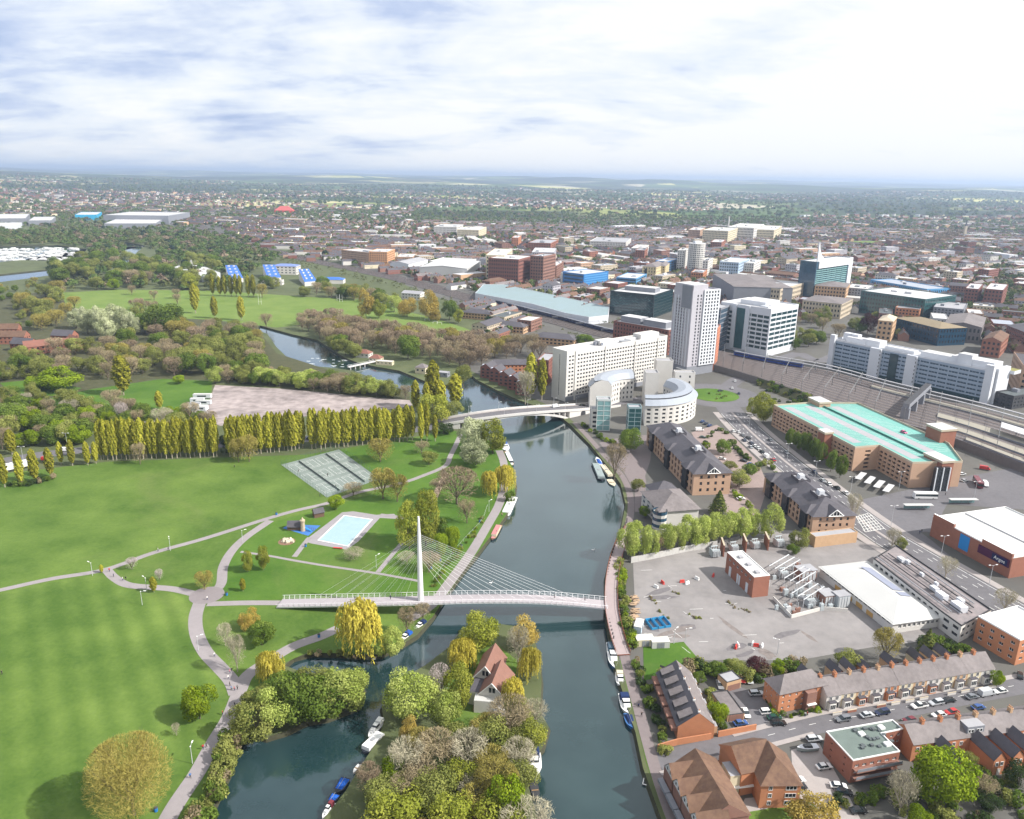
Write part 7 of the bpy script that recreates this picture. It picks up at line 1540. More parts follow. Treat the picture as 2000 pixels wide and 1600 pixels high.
for k,t in enumerate((.02,.30,.58,.86)):
 c=a+d*LL*t+d*2.4;g0=c+n*s_*8.2;gl,gr=g0-d*3.0,g0+d*3.0;ap=g0;mr=MB();zg=zR-1.0
 mr.face([gl.to_tuple()+(zE-.4,),c.to_tuple()+(zg,),ap.to_tuple()+(zg,)][::1],tile_brown);mr.face([gl.to_tuple()+(zE-.4,),(c-d*3.0+n*s_*.3).to_tuple()+(zE-.4,),c.to_tuple()+(zg,)],tile_brown);mr.face([gr.to_tuple()+(zE-.4,),ap.to_tuple()+(zg,),c.to_tuple()+(zg,)],tile_brown);mr.face([(c+d*3.0+n*s_*.3).to_tuple()+(zE-.4,),gr.to_tuple()+(zE-.4,),c.to_tuple()+(zg,)],tile_brown);mr.build('gable_roof',bt_)
 gi=-n*s_*.25;mb=MB();mb.face([(gl+gi).to_tuple()+(zE-.4,),(gr+gi).to_tuple()+(zE-.4,),(ap+gi).to_tuple()+(zg-.1,)],render_white);mb.prism(ccw([gl+gi,gr+gi,c+d*3.0,c-d*3.0]),0,zE-.42,brick_brown);mb.build('gable_wall',bt_)
 uu=d if Vector((d.y,-d.x)).dot(n*s_)>0 else -d;st=(gl if uu==d else gr)+gi
 for x in(2.2,3.8):put_window(bt_,(st+uu*x+n*s_*.05).to_tuple()+(zE+.1,),uu,.9,1.3,'full',trim_white,glass_dark,0)
 boxpart(bt_,'river_balcony',g0+n*s_*.8,math.atan2(d.y,d.x),(5,1.4),2.7,3.6,panel_grey)
sheet('court_paving',PL((1455,1560),(1490,1556),(1500,1580),(1440,1590)),.085,paving);sheet('flats_lawn',PL((1440,1590),(1560,1560),(1590,1640),(1450,1650)),.08,lawn)
ih=thing('island_house','white-gabled island house with two red-tiled ridges among the trees','house',tuple(P3(955,1345,0)))
zR,zE=9.0,4.6
def gabled(pa,pb,half,roofm,wallm):
 a,b=Vector(P2(*pa,zR)),Vector(P2(*pb,zR));d=(b-a).normalized();n=Vector((-d.y,d.x));q=[a-n*half,b-n*half,b+n*half,a+n*half]
 mb=MB();mb.prism(ccw(q),0,zE,wallm);mb.face([q[3].to_tuple()+(zE,),q[0].to_tuple()+(zE,),a.to_tuple()+(zR-.1,)],wallm);mb.face([q[1].to_tuple()+(zE,),q[2].to_tuple()+(zE,),b.to_tuple()+(zR-.1,)],wallm);mb.build('wall',ih);mr=MB();o=n*.4;e=d*.4;z=zE-.35
 for s in(-1,1):A,B2=a-e+n*s*(half+.4),b+e+n*s*(half+.4);mr.face([A.to_tuple()+(z,),B2.to_tuple()+(z,),(b+e).to_tuple()+(zR+.05,),(a-e).to_tuple()+(zR+.05,)],roofm)
 mr.build('roof',ih)
 for x in(-.45,.45):put_window(ih,(b+d*.05+n*x*1.2).to_tuple()+(zE+1.0,),n if Vector((n.y,-n.x)).dot(d)>0 else -n,.8,1.6,'full',trim_dark,glass_dark,0)
 mb=MB(); 
 for s in(-1,1):mb.tube((b+e+n*s*(half+.3)).to_tuple()+(zE-.25,),(b+e).to_tuple()+(zR,),.14,.14,trim_white,4)
 mb.build('bargeboard',ih);return a,b,d,n,half
gabled((967,1257),(948,1301),3.6,M('red_brown_tile',(.21,.11,.085),var=.15,scale=.6),render_white);A2=gabled((979,1289),(961,1334),4.0,M('red_brown_tile'),render_white)
c=Vector(P2(943,1335,4.5));boxpart(ih,'slate_wing',c,math.atan2(A2[2].y,A2[2].x),(9,6),0,4.5,render_white,slate);c=Vector(P2(949,1360,4.2));boxpart(ih,'flat_extension',c,-.1,(6.4,4.6),0,4.2,render_white,roof_white);c=Vector(P2(927,1354,2.8));boxpart(ih,'flat_extension',c,-.1,(3.8,2.6),0,2.8,render_white,roof_pale)
boxpart(ih,'terrace',Vector(P2(946,1384)),-.1,(6.5,3.0),.05,.4,teak)
for k,(dx,dy)in enumerate(((-.5,2),(1.2,3.5))):boxpart(ih,'rooflight',Vector(P2(975-k*9,1305+k*14,8.2)),1.2,(1.4,.7),7.4,8.0,trim_white)
bh=P3(980,1412,0);r=thing('boathouse','lilac-white ribbed glasshouse with rounded end in the island garden','glasshouse',tuple(bh));ang=math.atan2((P3(985,1425,0)-P3(978,1390,0)).y,(P3(985,1425,0)-P3(978,1390,0)).x);uu=Vector((math.cos(ang),math.sin(ang)));vv=Vector((-uu.y,uu.x));lil=M('lilac_glass',(.60,.62,.72),var=.05,rough=.25,spec=.6)
mb=MB();sec=[(-1.9,0),(-1.9,1.8),(-1.2,2.5),(0,2.8),(1.2,2.5),(1.9,1.8),(1.9,0)]
for k in range(7):
 x0,x1=-3.6+k*1.05,-3.6+(k+1)*1.05
 for(y0,z0_),(y1,z1_)in zip(sec,sec[1:]):f=[bh.xy+uu*x0+vv*y0,bh.xy+uu*x1+vv*y0,bh.xy+uu*x1+vv*y1,bh.xy+uu*x0+vv*y1];mb.face([(f[0].x,f[0].y,z0_),(f[1].x,f[1].y,z0_),(f[2].x,f[2].y,z1_),(f[3].x,f[3].y,z1_)],lil)
mb.build('glass_vault',r);mb=MB();e=bh.xy-uu*3.6;mb.rev(e,[(1.9,0),(1.9,1.8),(1.2,2.5),(0,2.8)],lil,14);mb.build('round_end',r)
for k in range(8): 
 mb=MB();x=-3.6+k*1.05
 for(y0,z0_),(y1,z1_)in zip(sec,sec[1:]):a,b=bh.xy+uu*x+vv*y0,bh.xy+uu*x+vv*y1;mb.tube((a.x,a.y,z0_),(b.x,b.y,z1_),.07,.07,trim_white,4)
 mb.build('rib',r)
for px,py,w,d,h,m,ang,lb in((396,778,12,3.2,3,roof_white,.06,'long white showman trailer at the top of the caravan group'),(386,786,9,2.8,2.8,roof_pale,.1,'grey trailer second from the top of the caravan group'),(398,790,10,2.8,2.8,roof_white,.0,'white trailer in the middle of the caravan group'),(380,796,8,3,3,roof_grey,.15,'grey trailer at the left of the caravan group'),(377,803,6,5,3.2,roof_white,0,'white square-roofed cabin of the caravan group, left of a pair'),(396,802,6,5,3.2,roof_white,0,'white square-roofed cabin of the caravan group, right of a pair'),(372,808,6,2.6,2.6,M('teal_tarp',(.05,.22,.25)),.2,'trailer under a teal cover below the white cabins'),(398,813,4,3,2.5,roof_pale,0,'small pale van at the bottom of the caravan group')):
 g=Vector(P2(px,py));r=thing('caravan',lb,'trailer',(g.x,g.y,0));boxpart(r,'body',g,ang,(w,d),.5,h,panel_white);boxpart(r,'roof',g,ang,(w+.1,d+.1),h+.005,h+.2,m)
 for s in(-1,1):boxpart(r,'wheel',g+Vector((s*w*.3,0)),ang,(.7,d*.9),.05,.6,trim_dark)
 boxpart(r,'window',g+Vector((0,-d/2-.03)),ang,(w*.5,.06),h*.5,h*.8,glass_dark)
for px,py,w,d,h,rm,wm_,lb,ang in((712,697,12,8,4,tile_red,render_white,'red-roofed lock house beside the weir footbridge',-.3),(735,706,10,7,3.5,tile_red,render_cream,'low red-roofed cottage at the end of the weir footbridge',-.3),(752,712,14,5,3,roof_pale,render_cream,'cream flat-roofed lock building',-.2),(825,728,9,8,5,slate_grey,render_cream,'square cream house with grey roof on the lock island',-.35),(866,735,9,6,3.5,roof_grey,panel_grey,'grey shed on the lock island',-.3)):
 g=Vector(P2(px,py));building('lock_house',lb,rect(g,ang,(w,d)),h,wm_,dict(floors=1,bays=0,pitch=3,w=.4,h=.4,base=.8),roof='hip'if rm in(tile_red,slate_grey)else'flat',roofm=rm,rh=2.6,par=.2,cat='house');RESERVED.append(rect(g,ang,(w+4,d+4)))
for i,(px,py)in enumerate(((955,735),(972,742),(990,750),(1008,758),(1024,768))):
 g=Vector(P2(px,py));ang=-.42;r=building('townhouse','stepped brick riverside townhouse with glazed top, %s' % ['farthest from the bridge','second of five','middle of five','fourth of five','nearest the road bridge'][i],rect(g,ang,(8.5,13)),8.5,brick_dark,dict(floors=3,bays=2,w=.5,h=.5,base=.5),roof='gable',roofm=slate,rh=3.0,over=.2,cat='house',group='brick townhouses below the road bridge');boxpart(r,'glazed_top',g+Vector((-2.5,-3.5)),ang,(5,2.5),8.0,10.2,lil)
g=Vector(P2(1010,728));building('brick_block','long orange brick block behind the riverside townhouses',rect(g,.12,(38,11)),8,brick_orange,dict(floors=3,bays=12,w=.4,h=.5),roof='gable',roofm=slate,rh=3,cat='house');g=Vector(P2(1066,745));building('brick_block','plum-coloured brick slab beside the white slab block',rect(g,1.3,(24,9)),19,brick_dark,dict(floors=6,bays=7,w=.3,h=.4),par=.6,roofm=roof_grey)
for px,py,w,d,a,rm,lb in((30,670,22,11,.1,tile_brown,'dark-red-roofed house at the left edge'),(50,685,20,10,-.2,slate,'slate-roofed house in front of the dark-red roof'),(70,690,16,10,.6,tile_red,'orange-gabled house in the middle of the left cluster'),(115,686,18,10,.4,tile_red,'red-roofed house in the right half of the left cluster'),(128,668,20,10,-.1,slate,'grey-roofed house at the back of the left cluster'),(148,680,18,9,-.7,tile_red,'tall orange-red house at the right end of the left cluster'),(20,655,18,9,.2,tile_brown,'brown-roofed house behind the left cluster')):
 g=Vector(P2(px,py));building('suburban_house',lb,rect(g,a,(w,d)),7,brick_red,dict(floors=2,bays=0,pitch=3.4,w=.4,h=.45,base=.5),roof='gable',roofm=rm,rh=4.2,cat='house',group='red-brick houses at the far left');RESERVED.append(rect(g,a,(w+4,d+4)))
for px,py,w,d,a,h,lb in((935,622,34,15,-.38,7,'dark-roofed office beside the playing field, left of three'),(1000,648,30,14,-.38,7,'dark-roofed office beside the playing field, middle of three'),(1085,672,40,15,-.36,7,'dark-roofed office beside the playing field, right of three')):
 g=Vector(P2(px,py));building('dark_roofed_office',lb,rect(g,a,(w,d)),h,brick_tan,dict(floors=2,bays=0,pitch=3.5,w=.6,h=.5,base=.5),roof='hip',roofm=slate,rh=3.6,over=.8);RESERVED.append(rect(g,a,(w+4,d+4)))
# railway
ballast=M('ballast',(.125,.113,.115),var=.15,scale=.3,var2=.15,scale2=.03);ballast_d=M('ballast_dark',(.055,.048,.046),var=.2,scale=.2)
front=[(1393,712),(1430,722),(1480,737),(1540,757),(1582,772),(1640,790),(1720,814),(1855,852),(2000,907),(2160,965)];backe=[(2160,868),(1930,803),(1740,757),(1620,724),(1500,704),(1395,683)]
emb=[Vector(P2(*q,5.0))for q in front]+[Vector(P2(*q,5.0))for q in backe]
mb=MB();mb.prism(ccw(emb),0,5.0,M('retaining_wall',(.155,.14,.135),var=.15,scale=.4),ballast);o=mb.build('railway_embankment');o['kind']='structure';RESERVED.append([tuple(v)for v in emb])
rwl=[(1400,697),(1300,672),(1195,655),(1100,630),(1000,604),(900,578),(810,552),(712,530),(600,507),(500,481),(430,459),(380,440)]
ribbon('railway_bed',PL(*rwl),34,.12,ballast_d);rw_pts=[tuple(p)for p in smooth_line(PL(*rwl),4)]
uo=P3(1452,735,0);mb=MB();d=(P3(1484,739,0)-P3(1428,723,0));mb.box(Vector(P2(1455,731,2.0)).xy+Vector((0,-.4)),math.atan2(d.y,d.x),(24,.6),.05,4.2,trim_dark);up=mb.build('underpass_dark_panel');up['kind']='structure'  # solid dark panel on the wall; the underpass shade is its colour
mb=MB();fk=[P3(*q,5.0)for q in front[2:8]];fo=[P3(a,b,0)for a,b in((1476,752),(1530,776),(1570,790),(1640,806),(1725,830),(1858,880))]
for a,b,c,d in zip(fk,fk[1:],fo[1:],fo):mb.face([d,c,(b.x,b.y,4.9),(a.x,a.y,4.9)],woodfloor)
mb.build('railway_bank')['kind']='structure'
for k in range(46):t=R.random()*4.2;i=int(t);a=fk[i].lerp(fk[i+1],t-i);b=fo[i].lerp(fo[i+1],t-i);s=R.uniform(.1,.95);p=a.lerp(b,s);kk=R.choice(['shrubdark','shrub','shrubolive']);h=R.uniform(1.2,2.6);tree_at(p.x,p.y,kk,h,h*1.7,'%s on the bank between railway and car park' % LOOK[kk],'%ss on the railway bank' % LOOK[kk],z=4.6*(1-s))
railm=M('rail_steel',(.40,.32,.29),var=.15,scale=.5,metal=.3,rough=.5)
def track(name,L,z):
 mb=MB()
 for i in range(len(L)-1):
  a,b=L[i],L[i+1];d=(b-a).normalized();n=Vector((-d.y,d.x))
  mb.face([((a-n*1.3).x,(a-n*1.3).y,z),((b-n*1.3).x,(b-n*1.3).y,z),((b+n*1.3).x,(b+n*1.3).y,z),((a+n*1.3).x,(a+n*1.3).y,z)],ballast_d)
  for s in(-.75,.75):c=n*s;w=n*.2;mb.face([((a+c-w).x,(a+c-w).y,z+.18),((b+c-w).x,(b+c-w).y,z+.18),((b+c+w).x,(b+c+w).y,z+.18),((a+c+w).x,(a+c+w).y,z+.18)],railm)
 o=mb.build(name);o['kind']='structure'
fl_,bl_=smooth_line([Vector(P2(*q,5.0))for q in front],4),smooth_line([Vector(P2(*q,5.0))for q in backe[::-1]],6)
def resamp(L,n):
 T=[0]
 for a,b in zip(L,L[1:]):T.append(T[-1]+(b-a).length)
 out=[]
 for k in range(n):
  s=T[-1]*k/(n-1);i=max(j for j in range(len(T))if T[j]<=s+1e-6);i=min(i,len(L)-2);out.append(L[i].lerp(L[i+1],(s-T[i])/max(1e-6,T[i+1]-T[i])))
 return out
fl_,bl_=resamp(fl_,30),resamp(bl_,30)
platm=M('platform_cream',(.30,.28,.235),var=.08,scale=.3)
for k in range(12):
 t=.05+.9*k/11;track('railway_track',[a.lerp(b,t)for a,b in zip(fl_,bl_)],5.05)
for off in(-12,-7,-2,3,8,13):track('railway_track',offset_line([Vector(p)for p in rw_pts],off),.2)
def strip(name,t0,t1,i0,i1,z0,z1,m,mt=None,kind='structure',label=None,cat=None,parts=None):
 mb=MB();q=[fl_[i].lerp(bl_[i],t0)for i in range(i0,i1)]+[fl_[i].lerp(bl_[i],t1)for i in range(i1-1,i0-1,-1)];mb.prism(ccw(q),z0,z1,m,mt);o=mb.build(name)
 if kind:o['kind']=kind
 return o
for t0,t1,i0,i1 in((.01,.07,21,30),(.16,.26,19,30),(.38,.50,19,30),(.78,.86,14,30)):strip('platform',t0,t1,i0,i1,5.06,6.1,panel_grey,platm)
def canopy(label,t0,t1,i0,i1,z,m):
 c=fl_[(i0+i1)//2].lerp(bl_[(i0+i1)//2],(t0+t1)/2);r=thing('platform_canopy',label,'canopy',(c.x,c.y,5));mb=MB();q=[fl_[i].lerp(bl_[i],t0)for i in range(i0,i1)]+[fl_[i].lerp(bl_[i],t1)for i in range(i1-1,i0-1,-1)];mb.prism(ccw(q),z,z+.5,m,None,True);mb.build('roof',r)
 for i in range(i0,i1):p=fl_[i].lerp(bl_[i],(t0+t1)/2);mb=MB();mb.tube((p.x,p.y,5.1),(p.x,p.y,z),.2,.2,steel,6);mb.build('column',r)
canopy('wide pale platform canopy at the right edge of the station',.42,.56,23,30,10,roof_pale);canopy('long thin grey canopy nearest the long white office',.93,.955,5,30,10,roof_grey);canopy('second thin canopy beside the long white office',.83,.855,8,30,9.5,roof_grey)
gantm=M('gantry_steel',(.17,.175,.18),var=.1)
def ol_gantry(a,b,z,label,grp):
 c=(a+b)/2;r=thing('overhead_gantry',label,'gantry',(c.x,c.y,z),grp)
 for p in(a,b):mb=MB();mb.tube((p.x,p.y,z),(p.x,p.y,z+8),.2,.15,gantm,5);mb.build('mast',r)
 mb=MB();mb.tube((a.x,a.y,z+7.6),(b.x,b.y,z+7.6),.16,.16,gantm,4);mb.build('beam',r);mb=MB();mb.tube((a.x,a.y,z+6.6),(b.x,b.y,z+6.6),.09,.09,gantm,4);mb.build('wire_beam',r)
for i in range(1,30,2):
 for t0,t1 in((.06,.5),(.5,.9)):ol_gantry(fl_[i].lerp(bl_[i],t0),fl_[i].lerp(bl_[i],t1),5.0,'grey overhead-line gantry across the station tracks','overhead-line gantries across the station tracks')
for i in range(2,len(rw_pts)-6,2):
 p=Vector(rw_pts[i]);d=(Vector(rw_pts[i+1])-p).normalized();n=Vector((-d.y,d.x));ol_gantry(p+n*15,p-n*15,.1,'grey overhead-line gantry over the tracks beyond the tower','overhead-line gantries beyond the tower')
def train(label,L,z,m,nc,stripe=None):
 L=resamp(L,nc+1);c=L[nc//2];r=thing('train',label,'train',(c.x,c.y,z))
 for a,b in zip(L,L[1:]):
  d=b-a;an=math.atan2(d.y,d.x);boxpart(r,'carriage',(a+b)/2,an,(d.length*.97,2.9),z+.6,z+3.6,m,panel_grey);boxpart(r,'carriage_roof',(a+b)/2,an,(d.length*.965,2.3),z+3.605,z+4.0,panel_grey);boxpart(r,'window_band',(a+b)/2,an,(d.length*.9,2.96),z+2.0,z+2.9,glass_dark)
navy=M('navy_train',(.015,.025,.09),var=.1,scale=.3,rough=.4)
rw=[Vector(p)for p in rw_pts];train('long navy train on the tracks left of the dark glass office',offset_line(rw[7:19],-7),.3,navy,8);train('dark blue train at the far platform behind the glass office',[a.lerp(b,.90)for a,b in zip(fl_[2:9],bl_[2:9])],5.0,M('blue_train',(.02,.05,.25),rough=.4),4)
train('dark train at the near platform at the right edge',[a.lerp(b,.10)for a,b in zip(fl_[25:30],bl_[25:30])],5.1,M('dark_train',(.03,.03,.04)),3)
fbx=[fl_[17].lerp(bl_[17],.12),fl_[18].lerp(bl_[18],.96)];r=thing('station_footbridge','dark covered footbridge slanting over the station tracks','bridge',(fbx[0].x,fbx[0].y,5));d=fbx[1]-fbx[0];boxpart(r,'span',(fbx[0]+fbx[1])/2,math.atan2(d.y,d.x),(d.length,4),12,15,panel_grey,trim_dark)
for t in(.02,.35,.68,.98):boxpart(r,'tower',fbx[0].lerp(fbx[1],t),math.atan2(d.y,d.x),(3.5,5),5,12,panel_grey)
# town centre: buildings one can tell apart
def spec_grid(floors,pitch=3.2,w=.5,h=.5,**k):return dict(floors=floors,bays=0,pitch=pitch,w=w,h=h,base=k.pop('base',1),**k)
def town(label,A,B,D,top,wall,sp,roof='flat',rm=None,plant=1,name='office_block',depth=None,rh=3.0,**k):
 p=quad3(A,B,D);h=HT(A[0],A[1],top)
 if depth:
  e=p[2]-p[1];n=Vector((-e.y,e.x)).normalized()*depth;p[0],p[3]=p[1]+n,p[2]+n
 reserve(p,4);return building(name,label,p,h,wall,sp,roof=roof,roofm=rm or roof_pale,plant=plant if roof=='flat'else 0,rh=rh,**k),p,h
lbl=M('light_blue_panel',(.10,.30,.55),var=.08,scale=.3,rough=.4)
r,p,h=town('bright blue glass office with white end, beside the pale green shed',(1139,566),(1084,562),(1187,559),537,blue_clad,{0:dict(floors=4,bays=1,w=.96,h=.5,base=.5,glass=glass_blue,m0=3),1:dict(floors=6,bays=1,w=.97,h=.5,base=1,glass=lbl),'*':None},rm=roof_white,plant=2)
e=p[0]-p[1];boxpart(r,'white_base',p[1]+e*.5+Vector((-.3,-.6)),math.atan2(e.y,e.x),(e.length*.95,.8),0,h*.32,render_white);boxpart(r,'white_end',p[0],math.atan2(e.y,e.x),(3,3),0,h,render_white)
town('low light-blue office right of the bright blue one',(1242,562),(1186,567),(1262,552),545,lbl,dict(floors=3,bays=1,w=.96,h=.5,glass=glass_blue))
cy=M('classical_cream',(.60,.50,.30),var=.06,scale=.2)
r,p,h=town('cream classical office with tall arched window and slate roof',(1280,548),(1241,550),(1300,541),522,cy,{0:spec_grid(4,4,.35,.6),1:spec_grid(4,4,.35,.6),'*':None},'hip',slate_grey,rh=5);boxpart(r,'arched_window',p[1].lerp(p[0],.75)+Vector((0,-.5)),0,(4,1),3,h-3,glass_dark)
town('yellower cream office behind the classical one',(1298,545),(1282,545),(1306,538),520,cy,spec_grid(5,4,.3,.6),'hip',slate_grey,rh=3)
town('deep blue glass block behind the cream classical office',(1302,535),(1282,532),(1325,528),512,blue_clad,dict(floors=5,bays=2,w=.97,h=.9,glass=glass_blue))
g=Vector(P2(1357,533));h=HT(1357,536,477);r=thing('round_tower','white rounded residential tower with dark balcony rows','building',(g.x,g.y,0));mw,mg=MB(),MB();q=[g+Vector((math.cos(t)*14,math.sin(t)*14))for t in[2*math.pi*k/14 for k in range(14)]]
for i in range(14):facade(r,mw,mg,q[i],q[(i+1) % 14],0,h,render_white,dict(floors=14,bays=2,w=.62,h=.55,base=1,top=.6,m0=.3,m1=.3,d=.6))
mw.face([(v.x,v.y,h)for v in q],roof_pale);mw.build('wall',r);mg.build('windows',r)['kind']='stuff';boxpart(r,'roof_house',g,.3,(12,8),h+.01,h+3.5,panel_white);RESERVED.append([tuple(v)for v in q])
T=[ # label, A, B, D, top, wall, floors, roof, roofmat
 ('pinkish apartment block at the railway, left of the grey sheds',(720,520),(668,514),(738,514),494,stone_pink,6,'flat',roof_pale),('orange and cream apartment block nearest the grey sheds',(757,521),(722,520),(772,514),493,M('orange_panel',(.55,.30,.16)),6,'flat',roof_pale),('smaller pink flats behind the grey shed',(806,513),(774,512),(814,506),503,stone_pink,3,'flat',roof_pale),
 ('grey-sided shed beside the railway',(798,532),(762,530),(836,522),516,panel_white,0,'gable',roof_grey),('large white-roofed shed with green trees in front',(912,548),(838,536),(938,532),525,roof_white,0,'gable',roof_white),('low white shed behind the large white-roofed shed',(905,526),(838,523),(930,518),514,render_white,0,'flat',roof_white),
 ('white apartment block at the left of the brown flats',(985,552),(955,545),(1000,535),500,render_cream,7,'flat',roof_white),('plum-brown apartment block with white frames',(1012,560),(966,552),(1040,550),508,brick_dark,7,'flat',roof_pale),('tall brown apartment tower with white strip, right of the plum block',(1060,559),(1038,556),(1084,552),502,brick_brown,9,'flat',roof_grey),('brown flats behind the blue office',(1086,550),(1070,549),(1100,540),520,brick_brown,6,'flat',roof_pale),('grid-fronted pale office behind the brown flats',(1082,520),(1040,516),(1086,510),494,panel_lilac,6,'flat',roof_pale),
 ('white and red office left of the deep blue block',(1255,508),(1233,506),(1266,500),486,render_white,6,'flat',roof_white),('red brick block with white corners near the round tower',(1258,512),(1240,511),(1264,506),490,brick_red,5,'flat',roof_grey),('slim white block left of the round tower',(1334,532),(1322,530),(1342,526),490,render_white,9,'flat',roof_white),('orange brick block at the foot of the round tower',(1372,552),(1346,552),(1380,545),534,brick_orange,3,'flat',roof_grey),('dark-framed white flats right of the round tower',(1380,545),(1370,544),(1390,538),510,render_white,7,'flat',roof_grey),
 ('blue and white office in the middle of the town',(1440,545),(1408,540),(1460,535),514,M('pale_blue_panel',(.36,.46,.58)),5,'flat',roof_white),('white office right of the blue and white one',(1470,541),(1446,538),(1484,533),515,render_white,5,'flat',roof_white),('large dark-roofed shopping building',(1430,600),(1390,570),(1500,578),560,panel_grey,0,'hip',slate_grey),('pale stone curved-front shopping building',(1520,604),(1470,590),(1570,588),566,stone,4,'flat',roof_pale),
 ('tan gabled office in front of the glass tower',(1648,598),(1586,594),(1656,588),562,brick_tan,5,'hip',slate_grey),('ornate stone hall below the tan gabled office',(1640,624),(1572,612),(1662,612),594,stone,3,'hip',slate_grey),('dark curved office right of the glass tower',(1690,594),(1654,586),(1702,585),566,panel_grey,5,'flat',roof_white),
 ('teal glass office with brick end, near the town square',(1800,630),(1676,610),(1808,612),586,glass_teal,5,'flat',roof_pale),('long light-blue roofed hall behind the teal office',(1808,582),(1698,562),(1820,574),566,lbl,2,'flat',metal_roof),('orange brick office with pale roof in front of the teal office',(1792,632),(1746,626),(1806,618),606,brick_orange,4,'flat',roof_pale),
 ('golden-roofed dark blue office behind the long white office',(1830,676),(1742,652),(1846,664),642,M('dark_blue_glass_wall',(.015,.05,.09),rough=.2),3,'hip',M('gold_roof',(.25,.2,.13))),('sandstone stair tower left of the golden-roofed office',(1738,668),(1712,662),(1746,658),628,brick_tan,4,'hip',stone),
 ('grey concrete office with square windows at the right',(1876,640),(1822,628),(1884,626),606,panel_grey,6,'flat',roof_grey),('slate-blue roofed shopping arcade at the right',(1912,672),(1846,652),(1920,650),640,slate_grey,2,'gable',slate_grey),('red brick clock-towered hall at the right',(1950,700),(1918,690),(1965,684),668,brick_red,3,'gable',tile_brown),('red brick office with dormers at the right, left of a pair',(1905,600),(1884,592),(1914,588),566,brick_dark,5,'flat',roof_pale),('red brick office with dormers at the right, right of a pair',(1952,606),(1922,596),(1962,592),568,brick_dark,5,'flat',roof_pale),('curved ornate pink stone block at the right edge',(1985,775),(1968,745),(2030,760),715,stone_pink,5,'flat',slate),('black and white striped building at the right edge',(1975,800),(1952,788),(2040,790),776,trim_dark,3,'flat',roof_dark),('long brick block at the right edge behind the striped one',(2010,690),(1960,668),(2040,676),655,brick_dark,4,'gable',slate),
 ('white hospital block with stepped floors, left one',(1420,478),(1375,474),(1440,470),452,render_cream,6,'flat',roof_white),('white hospital block in the middle',(1470,472),(1424,468),(1490,462),446,render_white,5,'flat',roof_white),('cream hospital block at the right',(1510,470),(1478,466),(1525,460),450,render_cream,4,'flat',roof_white),('brown-windowed hospital tower beside the white blocks',(1366,470),(1345,468),(1376,464),450,stone_pink,5,'flat',roof_pale),('red and white brick block behind the round tower',(1408,490),(1388,488),(1416,484),474,brick_red,4,'flat',roof_pale),
 ('white office in the left of the town with flat roof',(892,461),(850,459),(905,455),444,render_white,4,'flat',roof_white),('white office beside the first flat-roofed one',(935,466),(895,464),(950,459),450,render_cream,4,'flat',roof_white),('orange coloured brick tower in the left of the town',(1012,485),(1000,484),(1018,480),465,brick_orange,6,'flat',roof_pale),('red-brown block in the middle of the town',(1075,492),(1032,490),(1090,484),476,brick_red,4,'flat',roof_grey),('white multi-level car park in the town',(1222,489),(1155,484),(1232,480),474,render_white,4,'flat',roof_grey),
 ('white warehouse at the far left, largest of the estate',(330,438),(228,433),(372,430),422,panel_grey,0,'flat',roof_white),('white warehouse beside the largest one',(305,446),(215,442),(320,436),437,panel_grey,0,'flat',roof_pale),('bright blue warehouse on the far left',(190,430),(152,428),(200,424),420,M('cyan_cladding',(.02,.32,.55)),0,'flat',roof_white),('low white sheds at the far left edge',(52,440),(-10,438),(60,430),427,panel_grey,0,'flat',roof_white),('white square shed right of the far left edge',(102,441),(60,439),(110,433),431,panel_grey,0,'flat',roof_white),('low white shed at the far left',(38,450),(-10,449),(44,444),441,panel_white,0,'flat',roof_white)]
for lb,A,B,D,tp,wl_,fl_n,rf,rm in T:
 sp=spec_grid(fl_n,3.4,.5,.5,glass=glass_dark)if fl_n else None
 town(lb,A,B,D,tp,wl_,sp,rf,rm,2 if fl_n else 0,'town_building'if fl_n else'warehouse',rh=3.2)
g=P3(1421,458,0);r=thing('chimney_stack','tall white chimney rising from the hospital','chimney',tuple(g));mb=MB();mb.tube(g,(g.x,g.y,HT(1421,458,423)),2.6,2.0,render_white,10);mb.build('shaft',r);boxpart(r,'base',g,.2,(14,12),0,14,render_white)
g=P3(1883,462,0);r=thing('church_tower','slim stone church tower beside the brown avenue','church',tuple(g));hh=HT(1883,462,428);boxpart(r,'tower',g,.1,(7,7),0,hh*.6,stone);mb=MB();mb.rev(g,[(3.4,hh*.6),(0,hh)],slate,8);mb.build('spire',r);boxpart(r,'nave',g+Vector((12,4,0)),.1,(22,10),0,9,stone,slate)
ps=M('pale_green_roof',(.25,.32,.31),var=.1,scale=.05,rough=.6,hue=(.21,.29,.34));q=ccw([Vector(P2(a,b,8))for a,b in((928,573),(944,556),(985,556),(1060,572),(1190,600),(1188,616),(1150,620),(1105,612),(1040,594))]);reserve(q);building('long_shed','long pale green-roofed shed beside the railway',q,8,panel_white,None,roofm=ps,par=.4,cat='warehouse')
bluer=M('blue_roof',(.035,.14,.52),var=.08,scale=.2,rough=.45)
